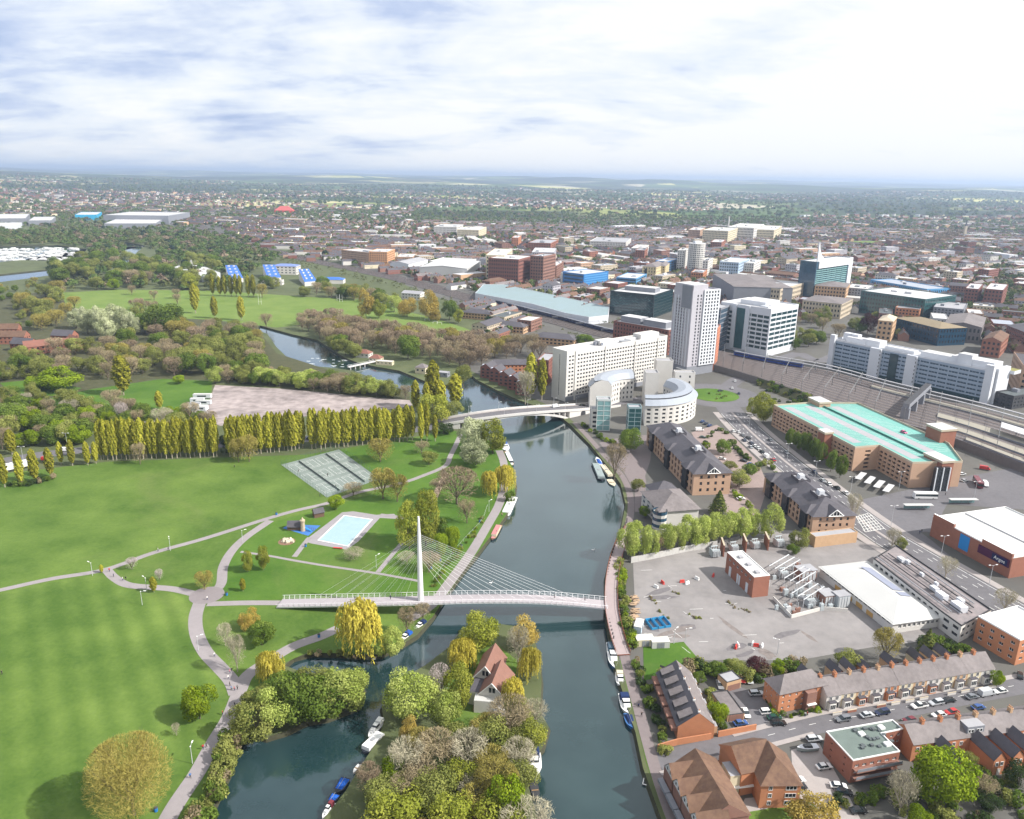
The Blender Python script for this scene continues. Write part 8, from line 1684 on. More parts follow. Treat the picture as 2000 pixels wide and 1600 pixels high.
def leisure(label,quadpx,zt,zb):
 t0,t1,b1,b0=[Vector(P2(*q,z))for q,z in zip(quadpx,(zt,zt,zb,zb))];c=(t0+t1+b0+b1)/4;r=thing('leisure_building',label,'building',(c.x,c.y,0));mb=MB()
 mb.face([b0.to_tuple()+(zb,),b1.to_tuple()+(zb,),t1.to_tuple()+(zt,),t0.to_tuple()+(zt,)],bluer);mb.build('roof',r);mw=MB()
 for a,b,za,zb_ in((b0,b1,zb,zb),(b1,t1,zb,zt),(t1,t0,zt,zt),(t0,b0,zt,zb)):mw.face([a.to_tuple()+(0,),b.to_tuple()+(0,),b.to_tuple()+(zb_-.1,),a.to_tuple()+(za-.1,)],render_white)
 mw.build('wall',r)
 for i in range(2):
  for j in range(4):
   u_,v_=.25+.45*i,.12+.22*j;p_=t0.lerp(t1,u_).lerp(b0.lerp(b1,u_),v_);z=zt+(zb-zt)*v_;d=(t1-t0);boxpart(r,'dormer',p_,math.atan2(d.y,d.x),(d.length*.16,3),z-1,z+1.6,render_white)
 RESERVED.append([tuple(v)for v in grow([tuple(x)for x in ccw([t0,t1,b1,b0])],3)])
leisure('sloping blue roof with white dormers, left one of the leisure centre',((440,518),(462,518),(475,543),(449,545)),16,6);leisure('sloping blue roof with white dormers, middle one of the leisure centre',((513,517),(536,517),(549,542),(523,544)),16,6);leisure('sloping blue roof with white dormers, right one of the leisure centre',((583,526),(603,525),(619,549),(595,551)),16,6)
g=Vector(P2(560,535));building('leisure_hall','white hall with lilac-blue roof between the sloping blue roofs',rect(g,-.05,(38,22)),13,render_white,spec_grid(3,6,.5,.4),'hip',M('lilac_blue_roof',(.16,.22,.50),var=.06));g=Vector(P2(648,553));building('leisure_hall','low blue-roofed hall at the right of the leisure centre',rect(g,.02,(36,16)),6,render_white,None,'hip',bluer);g=Vector(P2(532,556));building('leisure_hall','low white hall in front of the blue roofs',rect(g,0,(30,10)),6,render_white,spec_grid(1,5,.4,.4),'flat',roof_white)
q=ccw([Vector(P2(a,b,8))for a,b in((330,524),(365,516),(392,518),(430,533),(405,541),(370,536))]);building('exhibition_hall','white low hall left of the leisure centre',q,8,panel_white,None,'flat',roof_white,par=.3,cat='building')
for px in(374,381):g=P3(px,516,8);r=thing('tent_peak','white peaked tent roof beside the exhibition hall, %s of two' % ('left'if px<378 else'right'),'tent',tuple(g));mb=MB();mb.rev(g,[(5,0),(5,9),(.3,15),(0,15.2)],roof_white,4);mb.build('canopy',r)
g=Vector(P2(808,584));building('office_block','small white building with grey roof at the railway side of the playing field',rect(g,-.35,(26,16)),8,render_white,spec_grid(2,4,.5,.4),'gable',roof_grey,cat='building',rh=2.4);RESERVED.append(rect(g,-.35,(30,20)))
g=Vector(P2(556,416));building('red_roofed_hall','red-roofed hall far off in the town, left of the pale estate',rect(g,.1,(70,40)),10,M('red_paint'),None,'hip',M('bright_red_roof',(.45,.10,.09)),cat='building',rh=16)
sheet('pale_estate',PL((640,398),(700,391),(790,389),(800,398),(760,408),(680,410)),.1,M('pale_soil',(.55,.45,.36),var=.2,scale=.02));sheet('sports_ground',PL((1632,478),(1640,471),(1715,471),(1730,478),(1700,482)),.1,pale);sheet('sports_ground',PL((1838,496),(1850,488),(1905,488),(1900,497)),.1,pale);sheet('sports_ground',PL((0,472),(60,468),(140,468),(60,476)),.1,pale)
ribbon('town_road',PL((1990,600),(1965,560),(1952,530),(1975,500),(2030,470)),14,.09,asphalt);ribbon('town_road',PL((1560,690),(1600,705),(1640,690),(1700,660)),12,.09,asphalt)
ribbon('town_road',PL((1000,545),(985,530),(960,520),(940,505)),12,.09,asphalt)
for k in range(150):
 for _ in range(9):
  g=Vector(P2(R.uniform(-5,158),R.uniform(484,509)))
  if inside(g,POOLS[1]):break
 else:continue
 a=.1+R.uniform(-.2,.2);L_=R.uniform(9,15);o=MB();hull(o,L_,3.4,1.2,hullw,hullw,.3,.9);cabin(-L_*.3,L_*.2,2.8,2.4,1.25,2.6,hullw)(o); 
 if k==0:ob=o.build('moored_boat');me0=ob.data;ob.location=(g.x,g.y,WATER_Z);ob.rotation_euler=(0,0,a)
 else:ob=mesh_obj('moored_boat',me0,None,(g.x,g.y,WATER_Z),a,(L_/12,)*3)
 tag(ob,'white boat in the crowded marina on the far lake','boat','white boats in the far marina')
# streets of houses, near to far
GRID={}
def occupied(p,r):
 cx_,cy_=int(p[0]//40),int(p[1]//40)
 for i in(-1,0,1):
  for j in(-1,0,1):
   for(x,y,rr)in GRID.get((cx_+i,cy_+j),()):
    if(x-p[0])**2+(y-p[1])**2<(r+rr)**2:return True
 return False
def occupy(p,r):GRID.setdefault((int(p[0]//40),int(p[1]//40)),[]).append((p[0],p[1],r))
RAILW=[Vector(p)for p in rw_pts]
def free(p):
 if in_water(p):return False
 if any(inside(p,q)for q in RESERVED):return False
 return all((p[0]-q.x)**2+(p[1]-q.y)**2>30**2 for q in RAILW)
RDX=[[Vector(P2(*q))for q in l]for l in(((1990,600),(1965,560),(1952,530),(1975,500),(2030,470)),((1560,690),(1600,705),(1640,690),(1700,660)))]
def near_road(p):return any((p[0]-q.x)**2+(p[1]-q.y)**2<18**2 for l in RDX for q in smooth_line(l,8))
def ang_at(x,y):return .25+.55*math.sin(x*.0016+1)+.45*math.sin(y*.0021+.5)+(math.pi/2 if math.sin(x*.006+y*.0043)>.45 else 0)
TOWN=PL((880,700),(960,640),(900,585),(720,538),(560,505),(470,470),(440,440),(300,440),(250,392),(2250,385),(2500,900),(1960,690),(1880,660),(1700,668),(1560,660),(1560,620),(1390,600),(1200,590));GREENS=[PL((1632,478),(1640,471),(1715,471),(1730,478),(1700,482)),PL((1838,496),(1850,488),(1905,488),(1900,497)),PL((1520,690),(1540,630),(1600,612),(1700,612),(1740,650),(1650,680))]
HROOF=[slate,slate,slate,tile_brown,slate_grey,slate,tile_brown,slate];HWALL=[brick_dark,brick_brown,render_white,brick_dark,stone_pink,brick_red,render_cream,brick_brown]
COLN={'slate_roof':'dark-roofed','grey_slate_roof':'grey-roofed','brown_tile_roof':'brown-roofed','red_tile_roof':'red-roofed'}
WALN={'brick_red':'red brick','brick_dark':'dark brick','white_render':'white','brick_orange':'orange brick','pink_stone':'pink','brick_tan':'tan brick','pale_stone':'stone','lilac_panel':'grey','cream_render':'cream','brick_brown':'brown brick'}
stuffV=[];
def zone_name(px,py):
 if py>560:z='in the streets at the right edge'if px>1640 else'in the streets behind the glass offices'
 elif py>505:z='in the town centre left of the round tower'if px<1330 else'in the town centre right of the round tower'
 else:z='in the brick streets beyond the apartment blocks'if px<1100 else'in the streets towards the hospital'if px<1540 else'in the streets beyond the glass tower'
 return z
NB=[0];far_mb=MB()
def small_house(mb,c,a,L_,W_,h,rh,wm_,rm,ch=True):
 q=[Vector(v)for v in rect(c,a,(L_,W_))];mb.prism([tuple(v)for v in q],0,h,wm_);e0,e1=q[0].lerp(q[3],.5),q[1].lerp(q[2],.5)
 mb.face([q[0].to_tuple()+(h-.1,),q[1].to_tuple()+(h-.1,),e1.to_tuple()+(h+rh,),e0.to_tuple()+(h+rh,)],rm);mb.face([q[2].to_tuple()+(h-.1,),q[3].to_tuple()+(h-.1,),e0.to_tuple()+(h+rh,),e1.to_tuple()+(h+rh,)],rm);mb.face([q[3].to_tuple()+(h,),q[0].to_tuple()+(h,),e0.to_tuple()+(h+rh,)],wm_);mb.face([q[1].to_tuple()+(h,),q[2].to_tuple()+(h,),e1.to_tuple()+(h+rh,)],wm_)
 if ch:
  n=max(1,int(L_/12))
  for k in range(n):c_=e0.lerp(e1,(k+.5)/n);mb.box(c_,a,(1.6,.9),h+rh-.4,h+rh+1.4,brick_brown)
def place_individuals(n_max):
 tries=0;n=0
 while n<n_max and tries<26000:
  tries+=1
  py=R.uniform(472,690);px=R.uniform(640,2060);g=Vector(P2(px,py))
  if not inside(g,TOWN)or any(inside(g,q)for q in GREENS)or near_road(g):continue
  big=R.random()<(.56 if px>940 and 480<py<660 else .08);a=ang_at(g.x,g.y)
  if big:L_,W_,h=R.uniform(18,44),R.uniform(13,24),R.choice([8,10,11,13,16])
  else:L_,W_,h=R.uniform(16,48),R.uniform(8,10),R.uniform(5.5,7.5)
  r=L_*.5;u=Vector((math.cos(a),math.sin(a)));pts=[g+u*L_*t for t in(-.42,-.2,0,.2,.42)]
  if any(occupied(q,W_*.55)or not free(q)for q in pts):continue
  for q in pts:occupy(q,W_*.55)
  n+=1
  rm=R.choice(HROOF);wm_=R.choice(HWALL+([stone,panel_lilac,render_cream]if big else[]))
  if big:
   flat=R.random()<.62;rm2=R.choice([roof_pale,roof_grey,roof_white,roof_dark,metal_roof])if flat else rm
   lb='%s town %s %s' % (WALN[wm_.name],'flat-roofed block'if flat else'block with pitched roof',zone_name(px,py));gr=lb+' group'
   building('town_building',lb,rect(g,a,(L_,W_)),h,wm_,spec_grid(max(2,int(h/3.3)),3.4,.45,.45),'flat'if flat else R.choice(['hip','gable']),rm2,plant=R.choice([0,1,2])if flat else 0,par=.6,group=gr,rh=3.2)
  else:
   lb='%s %s house row %s' % (COLN[rm.name],WALN[wm_.name],zone_name(px,py));r_=thing('house_row',lb,'houses',(g.x,g.y,0),lb+' group')
   mb=MB();small_house(mb,g,a,L_,W_,h,W_*.36,wm_,wm_,False);mb.build('wall',r_)
   mb=MB();q=[Vector(v)for v in rect(g,a,(L_+.5,W_+.8))];e0,e1=q[0].lerp(q[3],.5),q[1].lerp(q[2],.5);rh=W_*.36+.1
   mb.face([q[0].to_tuple()+(h-.15,),q[1].to_tuple()+(h-.15,),e1.to_tuple()+(h+rh,),e0.to_tuple()+(h+rh,)],rm);mb.face([q[2].to_tuple()+(h-.15,),q[3].to_tuple()+(h-.15,),e0.to_tuple()+(h+rh,),e1.to_tuple()+(h+rh,)],rm);mb.build('roof',r_)
   for k in range(max(1,int(L_/12))):c_=e0.lerp(e1,(k+.5)/max(1,int(L_/12)));boxpart(r_,'chimney',c_,a,(1.6,.9),h+rh-.5,h+rh+1.4,brick_brown)
   if R.random()<.8:
    mg=MB()
    for s in(-1,1):
     nrm=Vector((-u.y,u.x))*s*(W_/2+.04)
     for k in range(int(L_/3.2)):
      for z in(1.2,3.9):c=g+u*(-L_/2+1.6+k*3.2)+nrm;mg.face([((c-u*.55).x,(c-u*.55).y,z),((c+u*.55).x,(c+u*.55).y,z),((c+u*.55).x,(c+u*.55).y,z+1.4),((c-u*.55).x,(c-u*.55).y,z+1.4)][::(-s if s<0 else -1)if s>0 else 1],glass_dark)
    mg.build('windows',r_)['kind']='stuff'
 return n
nI=place_individuals(430)
def place_mass(n,d0,d1,pxr,dens_l):
 k=tries=0
 while k<n and tries<n*14:
  tries+=1
  y=d0+(d1-d0)*R.random()**.8;px=R.uniform(*pxr);x=(px-1000)/FPX*y*1.03;g=Vector((x,y))
  if y<2600:
   if not inside(g,TOWN)or not free(g)or any(inside(g,q)for q in GREENS)or near_road(g):continue
  cl=math.sin(x*.0021+.7)*math.sin(y*.0017)+.5*math.sin(x*.0007-y*.0011+2)
  if cl<dens_l:continue
  a=ang_at(x,y);L_=R.choice([16,24,36,52])if y<3200 else R.choice([12,18,30]);W_=R.uniform(8,10);u=Vector((math.cos(a),math.sin(a)))
  pts=[g+u*L_*t for t in(-.4,0,.4)]
  if any(occupied(q,W_*.53)for q in pts):continue
  for q in pts:occupy(q,W_*.53)
  z0=max(0,far_h(x,y)+4)if y>2950 else 0;n0=len(far_mb.v)
  if R.random()<(.06 if y<3000 else .05):far_mb.box(g,a,(L_*1.4,W_*2.2),0,R.uniform(6,12),R.choice([render_white,panel_white,stone_pink,brick_tan]),R.choice([roof_white,roof_pale]))
  else:small_house(far_mb,g,a,L_,W_,R.uniform(5.2,6.8),W_*.36,R.choice(HWALL+[render_white]),R.choice(HROOF),y<2600)
  if z0:
   for i in range(n0,len(far_mb.v)):v=far_mb.v[i];far_mb.v[i]=(v[0],v[1],v[2]+z0-.5)
  k+=1
place_mass(2700,620,2600,(380,2120),-1.1);place_mass(2300,2500,5200,(-60,2080),-.35);place_mass(900,5000,9000,(-60,2080),.1)
o=far_mb.build('distant_rooftops');o['kind']='stuff'
def mass_trees(name,n,mat,dist,pxr,quads,size,rad_,seed,cond=None,hgt=(7,13)):
 r=np.random.RandomState(seed);rr=random.Random(seed);P_=[]
 tries=0
 while len(P_)<n and tries<n*12:
  tries+=1;y=dist[0]+(dist[1]-dist[0])*rr.random()**.75;px=rr.uniform(*pxr);x=(px-1000)/FPX*y*1.03
  if y<3000 and(in_water((x,y))or occupied((x,y),-2.4)or(y<2700 and not free((x,y)))or any(inside((x,y),q)for q in GREENS)):continue
  if cond and not cond(x,y,px):continue
  P_.append((x,y,max(0.0,far_h(x,y))if y>2950 else 0.0,rr.uniform(*hgt)))
 if not P_:return
 P_=np.array(P_);m=len(P_);k=np.repeat(np.arange(m),quads);N_=m*quads
 d=unit(r.normal(size=(N_,3)));d[:,2]=np.abs(d[:,2])*.9-.15;h=P_[k,3];s=rad_*(h/10)
 lob=r.rand(N_)*.35+.68;wide=(.8+.5*r.rand(m))[k]
 c=np.stack([P_[k,0]+d[:,0]*s*wide*lob,P_[k,1]+d[:,1]*s*wide*lob,P_[k,2]+h*.48+d[:,2]*h*.5*lob],1)
 tint=np.clip(.6*r.rand(m)[k]+.4*r.rand(N_),0,1)
 me=leafmesh(name,c,d+r.normal(size=(N_,3))*.5,size*(h/10)*(.7+.6*r.rand(N_)),tint,mat,1.2);o=bpy.data.objects.new(name,me);C.objects.link(o);o['kind']='stuff'
inT=lambda x,y,px:(y>2600 or inside((x,y),TOWN))
LOWV=[PL((-160,548),(112,524),(150,545),(110,570),(-160,605)),PL((-160,500),(175,486),(190,528),(-160,540)),PL((205,525),(240,498),(285,480),(310,500),(275,545),(205,550)),PL((-160,640),(24,594),(30,660),(-160,720))]
def left_green(x,y,px):
 if any(inside((x,y),q)for q in LOWV):return False
 return not inside((x,y),TOWN)and not any(inside((x,y),q)for q in FIELDS)
FIELDS=[PL((120,572),(230,566),(420,568),(600,580),(720,586),(800,610),(860,625),(905,640),(945,655),(860,662),(760,648),(640,628),(540,640),(420,625),(250,618),(130,600))]
MG=leafmat('mass_green',(.055,.095,.03),(.13,.18,.05),.25);MO=leafmat('mass_olive',(.085,.105,.04),(.19,.20,.085),.2);MBn=leafmat('mass_brown',(.14,.11,.08),(.27,.215,.15),.1);MD=leafmat('mass_dark',(.025,.05,.032),(.06,.09,.05),.2)
for nm,mt,n1,n2,n3,sd_ in(('town_trees',MG,2300,5200,3600,1),('town_trees',MO,1800,4200,2600,2),('town_trees',MBn,600,1200,500,3),('town_trees',MD,260,800,900,4)):
 mass_trees(nm,n1,mt,(640,1500),(640,2100),48,2.4,4.2,sd_,inT,(5,11));mass_trees(nm,n2,mt,(1400,3400),(-80,2080),24,3.6,4.6,sd_+10,lambda x,y,px:inT(x,y,px)or left_green(x,y,px));mass_trees('far_woodland',n3,mt,(3200,9000),(-80,2080),14,7.5,6.5,sd_+20,None,(9,16))
for nm,mt,n1,sd_ in(('left_bank_woods',MG,520,31),('left_bank_woods',MO,420,32),('left_bank_woods',MBn,120,33),('left_bank_woods',MD,60,34)):
 mass_trees(nm,n1,mt,(880,1900),(-120,700),70,2.4,5.0,sd_,lambda x,y,px:left_green(x,y,px)and(px<430+(y-880)*.25) ,(8,15))
mass_trees('avenue_trees',150,MBn,(1500,2600),(1700,1900),60,2.6,5,41,lambda x,y,px:abs((x-P2(1770,505)[0])*(P2(1872,455)[1]-P2(1770,505)[1])-(y-P2(1770,505)[1])*(P2(1872,455)[0]-P2(1770,505)[0]))/math.hypot(P2(1872,455)[0]-P2(1770,505)[0],P2(1872,455)[1]-P2(1770,505)[1])<22 and P2(1770,505)[1]<y<P2(1872,455)[1],(12,16))
mass_trees('railway_bushes',420,MO,(560,1500),(520,1200),34,1.6,4.2,44,lambda x,y,px:min((x-q.x)**2+(y-q.y)**2 for q in RAILW)<62**2 and min((x-q.x)**2+(y-q.y)**2 for q in RAILW)>24**2,(3,6))
print('individual town blocks',nI)
# vehicles
rubber=M('rubber',(.02,.02,.022),var=.1,scale=2);carglass=M('car_glass',(.02,.03,.035),var=.2,scale=1,rough=.08,spec=.9)
PAINT={k:M('paint_'+k,c,var=.02,scale=1,rough=.25,spec=.6)for k,c in(('white',(.78,.78,.78)),('silver',(.45,.47,.50)),('grey',(.16,.17,.19)),('black',(.018,.018,.02)),('blue',(.03,.08,.25)),('navy',(.015,.025,.07)),('red',(.45,.03,.03)),('green',(.02,.07,.05)),('maroon',(.15,.02,.03)),('pink',(.7,.1,.25)))}
CARM={}
def car_meshes(kind,paint):
 key=(kind,paint)
 if key in CARM:return CARM[key]
 L_,W_,H_={'car':(4.3,1.78,1.45),'estate':(4.6,1.82,1.6),'van':(5.3,2.0,2.3),'pickup':(5.2,1.9,1.7),'bus':(11.5,2.55,3.3)}[kind];pm=PAINT[paint]
 b,g=MB(),MB();zs=.32;zb=H_*.58 if kind in('car','estate','pickup')else H_*.5
 prof={'car':[(-.5,.34),(-.5,.54),(-.47,.60),(.30,.62),(.46,.52),(.5,.42),(.5,.34)],'estate':[(-.5,.3),(-.5,.58),(.27,.60),(.46,.50),(.5,.40),(.5,.3)],'van':[(-.5,.22),(-.5,.5),(.40,.5),(.5,.40),(.5,.22)],'pickup':[(-.5,.3),(-.5,.58),(.30,.58),(.48,.52),(.5,.4),(.5,.3)],'bus':[(-.5,.12),(-.5,.5),(.5,.5),(.5,.12)]}[kind]
 def extr(mb,pr,w0,w1,m):
  n=len(pr);zmin,zmax=min(z for _,z in pr),max(z for _,z in pr);wz=lambda z:(w0+(w1-w0)*((z-zmin)/max(1e-6,zmax-zmin)))/2
  l=[(x*L_,-wz(z),z*H_)for x,z in pr];r=[(x*L_,wz(z),z*H_)for x,z in pr];mb.face(l[::-1],m);mb.face(r,m)
  for i in range(n):j=(i+1) % n;mb.face([l[i],l[j],r[j],r[i]],m)
 extr(b,prof,W_*.96,W_,pm)
 cab={'car':[(-.40,.60),(-.28,.98),(.06,1.0),(.25,.62)],'estate':[(-.48,.60),(-.43,.97),(.06,1.0),(.25,.61)],'van':[(-.5,.5),(-.49,1.0),(.22,1.0),(.40,.5)],'pickup':[(-.08,.58),(-.06,.98),(.12,1.0),(.28,.60)],'bus':[(-.5,.5),(-.495,1.0),(.49,1.0),(.5,.5)]}[kind]
 if kind=='van':
  extr(b,cab,W_,W_*.92,pm);extr(g,[(.22,.56),(.20,.88),(.255,.90),(.37,.56)],W_*1.004,W_*.94,carglass)
 elif kind=='bus':
  extr(b,cab,W_,W_*.97,pm);extr(g,[(-.48,.50),(-.48,.82),(.503,.82),(.505,.46)],W_*1.006,W_*.99,carglass)
 else:
  extr(g,cab,W_*.95,W_*.74,carglass);top=[(x,z)for x,z in cab if z>.9]
  x0,x1=top[0][0]*L_,top[1][0]*L_;b.prism([(x0,-W_*.365),(x1,-W_*.365),(x1,W_*.365),(x0,W_*.365)],H_*.975,H_*1.005,pm)
  for x in(-.10,)if kind != 'pickup'else():b.prism([(x*L_-.06,-W_*.47),(x*L_+.06,-W_*.47),(x*L_+.06,W_*.47),(x*L_-.06,W_*.47)],zb,H_*.80,pm)
 if kind=='pickup':g.prism([(-.48*L_,-W_*.4),(-.10*L_,-W_*.4),(-.10*L_,W_*.4),(-.48*L_,W_*.4)],H_*.581,H_*.60,trim_dark)
 def fin(mb,nm):o=mb.build(nm,link=False);me=o.data;bpy.data.objects.remove(o);return me
 w=MB();w.tube((0,-.11,0),(0,.11,0),.33,.33,rubber,10);w.tube((0,-.12,0),(0,.12,0),.17,.17,steel,8)
 lt=MB();lt.prism([(-.03,-.16),(.03,-.16),(.03,.16),(-.03,.16)],-.07,.07,M('lamp_lens',(.8,.8,.75),rough=.2))
 CARM[key]=(fin(b,'body'),fin(g,'glass'),fin(w,'wheel'),fin(lt,'headlight'),L_,W_,H_);return CARM[key]
def vehicle(kind,paint,p,ang,label,group=None,parts=True,z=.09,cat=None):
 bm_,gm_,wm_,lm_,L_,W_,H_=car_meshes(kind,paint);r=thing({'car':'parked_car','estate':'parked_car','van':'van','pickup':'pickup_truck','bus':'bus'}[kind],label,cat or{'car':'car','estate':'car','van':'van','pickup':'pickup','bus':'bus'}[kind],(p[0],p[1],z),group,ang)
 mesh_obj('body',bm_,r);mesh_obj('glass',gm_,r)
 if parts:
  for x in(-.32,.31):
   for s in(-1,1):mesh_obj('wheel',wm_,r,(x*L_,s*W_*.45,.33),0,(1.2 if kind=='bus'else 1,)*3)
  for s in(-1,1):mesh_obj('headlight',lm_,r,(L_*.497,s*W_*.34,H_*.42))
 return r
def hd(a,b):x,y=Vector(P2(*a)),Vector(P2(*b));d=y-x;return math.atan2(d.y,d.x)
def road_ang(px,py):
 g=Vector(P2(px,py));i=min(range(len(rl)-1),key=lambda i:(rl[i]-g).length);d=rl[i+1]-rl[i];return math.atan2(d.y,d.x)
s_ang=hd((1600,1412),(1900,1355))
for px,py,k,c,lb in((1432,844,'car','white','white car first in the queue by the office car park'),(1442,846,'car','white','white car second in the queue by the office car park'),(1450,852,'car','grey','grey car in the queue behind two white cars'),(1461,857,'estate','black','black estate in the queue, behind the grey car'),(1453,862,'car','navy','navy car in the outer lane of the queue'),(1467,868,'estate','navy','navy estate in the middle of the queue'),(1474,873,'car','white','white car in the middle of the queue'),(1466,875,'car','silver','silver car in the outer lane of the queue'),(1480,877,'car','white','white car near the end of the queue'),(1488,884,'car','black','black car near the end of the queue'),(1496,894,'van','white','white van at the end of the queue'),(1504,861,'car','grey','dark grey car on the far lanes of the main road'),(1510,900,'car','red','red car on the main road'),(1536,886,'car','silver','silver car on the far lanes, passing the car park trees'),(1591,925,'car','navy','navy car passing the end of the car park'),(1606,940,'car','silver','silver car before the junction, first of four'),(1618,947,'car','white','white car before the junction, second of four'),(1634,955,'estate','black','black estate before the junction, third of four'),(1651,965,'car','white','white car before the junction, last of four')):
 vehicle(k,c,P2(px,py),road_ang(px,py)+(math.pi if px in(1536,1591)else 0),lb,'cars on the main road')
for px,py,k,c,lb in((1646,1408,'estate','grey','grey-blue estate parked first in the street, beside the flat-roofed brick flats'),(1693,1400,'car','silver','silver hatchback parked on the street, left of a dark blue car'),(1722,1395,'estate','navy','dark blue car parked on the street in the middle'),(1795,1382,'pickup','white','white pickup truck parked before the street terrace'),(1828,1376,'estate','silver','silver estate parked beside the white pickup'),(1853,1371,'car','black','black car parked right of the silver estate'),(1898,1364,'car','grey','dark grey car parked before the end of the terrace'),(1926,1358,'van','silver','silver van parked near the end of the terrace'),(1953,1353,'car','white','white car parked at the right end of the street'),(1833,1400,'car','white','white car on the near side of the street'),(1858,1394,'car','red','red car on the near side of the street'),(1776,1410,'car','maroon','maroon car on the near side, half behind the terrace roof'),(1910,1385,'car','blue','blue car on the near side of the street behind chimneys')):
 vehicle(k,c,P2(px,py),s_ang+(math.pi if R.random()<.5 else 0),lb,'cars parked in the street')
for px,py,k,c,a,lb in((1462,1330,'estate','silver',hd((1452,1310),(1466,1340)),'silver estate parked beside the garages'),(1450,1329,'car','red',hd((1448,1315),(1452,1340)),'red car parked against the garages'),(1477,1358,'estate','silver',.1,'silver car at the corner of the brick flats'),(1499,1394,'estate','white',.12,'white car with sunroof before the brick flats'),(1512,1405,'car','green',.1,'dark green car beside the white one with a sunroof'),(1520,1416,'estate','black',.1,'black car at the street corner'),(1406,1341,'car','white',hd((1400,1325),(1408,1350)),'white car in the garden beside the garages'),(1456,1396,'car','white',hd((1448,1380),(1458,1400)),'white car beside the flat-roofed store'),(1446,1416,'car','blue',.2,'light blue car behind the orange brick wall'),(1590,1447,'estate','silver',.15,'silver car at the top of the lower car park'),(1609,1501,'car','white',.2,'white car against the flat-roofed brick flats'),(1555,1528,'estate','white',.2,'white car beside the tiled flats'),(1560,1541,'car','black',.2,'black car beside the white one at the tiled flats'),(1637,1539,'car','white',-.1,'white car with dark windscreen in the lower car park'),(1648,1551,'car','black',-.1,'black car touching the white one in the lower car park'),(1676,1587,'car','black',.1,'black car at the bottom of the lower car park'),(1992,1322,'car','black',1.0,'black car at the end of the street terrace by the right edge'),(1372,825,'car','blue',.9,'first blue car under the curved office'),(1379,829,'car','navy',.9,'navy car under the curved office'),(1386,833,'car','blue',.9,'second blue car under the curved office'),(1366,842,'van','white',.1,'white van in the office car park'),(1372,856,'car','green',-.2,'dark car in the office car park'),(1410,898,'car','white',-.4,'white car between the brown-roofed offices'),(1452,902,'car','black',-.5,'dark car by the office hedge'),(1466,909,'car','blue',-.5,'blue car by the office hedge'),(1447,976,'car','white',.2,'white car in the court of the second office'),(1407,765,'car','black',.3,'black car on the roundabout'),(1443,770,'car','navy',1.2,'dark blue car leaving the roundabout'),(1430,760,'car','white',1.3,'white car by the underpass'),(1436,746,'car','white',1.2,'white car going under the railway'),(1879,928,'car','white',.4,'white car parked at the car park corner, upper one'),(1883,941,'car','silver',.4,'silver car parked at the car park corner, lower one'),(1868,897,'car','navy',.4,'blue car at the rear corner of the car park'),(1923,918,'van','red',-.5,'red van beside the station wall')):
 vehicle(k,c,P2(px,py),a,lb)
vehicle('bus','white',P2(1806,974),.02,'white coach in front of the car park');vehicle('bus','maroon',P2(1909,948),hd((1900,930),(1922,962)),'dark maroon bus at the right of the car park');vehicle('van','white',P2(1924,949),hd((1900,930),(1922,962)),'white van beside the maroon bus')
c,q=along(RB,rtot,rtot[-1]*.62);d=Vector((q.y,-q.x));vehicle('van','white',c+q*3,math.atan2(d.y,d.x),'white van crossing the road bridge',None,True,c.z+.02);c,q=along(RB,rtot,rtot[-1]*.80);vehicle('car','black',c+q*3,math.atan2(d.y,d.x),'black car crossing the road bridge',None,True,c.z+.02)
c=Vector(P2(1765,846,HT(1663,922,877)));vehicle('car','pink',c,az,'single pink-red car on the turquoise car park deck',None,True,HT(1663,922,877)+.06)
g=P2(30,918);r=thing('lorry','white articulated lorry on the road behind the short poplars','lorry',(g[0],g[1],0));a=hd((0,925),(60,912));boxpart(r,'trailer',g,a,(13,2.6),1.1,4.1,hullw);boxpart(r,'cab',Vector(g)+Vector((math.cos(a)*8.3,math.sin(a)*8.3)),a,(2.6,2.5),.6,3.4,hullw);boxpart(r,'chassis',g,a,(14,2.0),.4,1.09,trim_dark)
for px,py,c,lb in((128,882,'white','white van on the road left of the poplar screen'),(92,900,'red','red lorry cab behind the short poplars'),(605,858,'blue','blue car seen through the gap of the poplar screen'),(438,866,'silver','silver car in the large gap of the poplar screen')):vehicle('van'if'van'in lb or'lorry'in lb else'car',c,P2(px,py),.08,lb)
g=P3(1576,1466,0);r=thing('trailer_boat','grey motorboat on a trailer in the lower car park','boat',(g.x,g.y,.55),None,.15+math.pi);mb=MB();hull(mb,6.2,2.2,.8,steelg,panel_white,.45);o=mb.build('hull');o.parent=r;mb=MB();cabin(-1.2,1.2,1.6,1.2,.85,1.4,glass_dark)(mb);o=mb.build('windscreen');o.parent=r;mb=MB();mb.box((-.5,0),0,(5,1.2),-.5,-.2,trim_dark);o=mb.build('trailer');o.parent=r
for px,py,lb in((1792,996,'left'),(1880,985,'right')):
 g=P3(px,py,0);r=thing('bus_shelter','white-roofed bus shelter on the plaza, %s one' % lb,'bus shelter',tuple(g));boxpart(r,'roof',g,.05,(14,2.4),2.6,2.8,roof_white)
 for k in range(5):p_=g+Vector((-6+3*k,.9,0));mb=MB();mb.tube(p_,p_+Vector((0,0,2.6)),.09,.09,steel,5);mb.build('post',r)
 boxpart(r,'back_pane',g+Vector((0,1.0,0)),.05,(13,.08),.4,2.3,glass_pale)
for k in range(4):g=P3(1680+k*18,938+k*8,0);r=thing('cycle_shelter','curved grey cycle shelter beside the car park, %s of four' % ['first','second','third','last'][k],'shelter',tuple(g),'cycle shelters beside the car park');boxpart(r,'roof',g,.9,(12,3),2.4,2.55,roof_pale);[boxpart(r,'post',g+Vector((math.cos(.9)*s,math.sin(.9)*s,0)),.9,(.15,.15),0,2.4,steel)for s in(-5,0,5)]
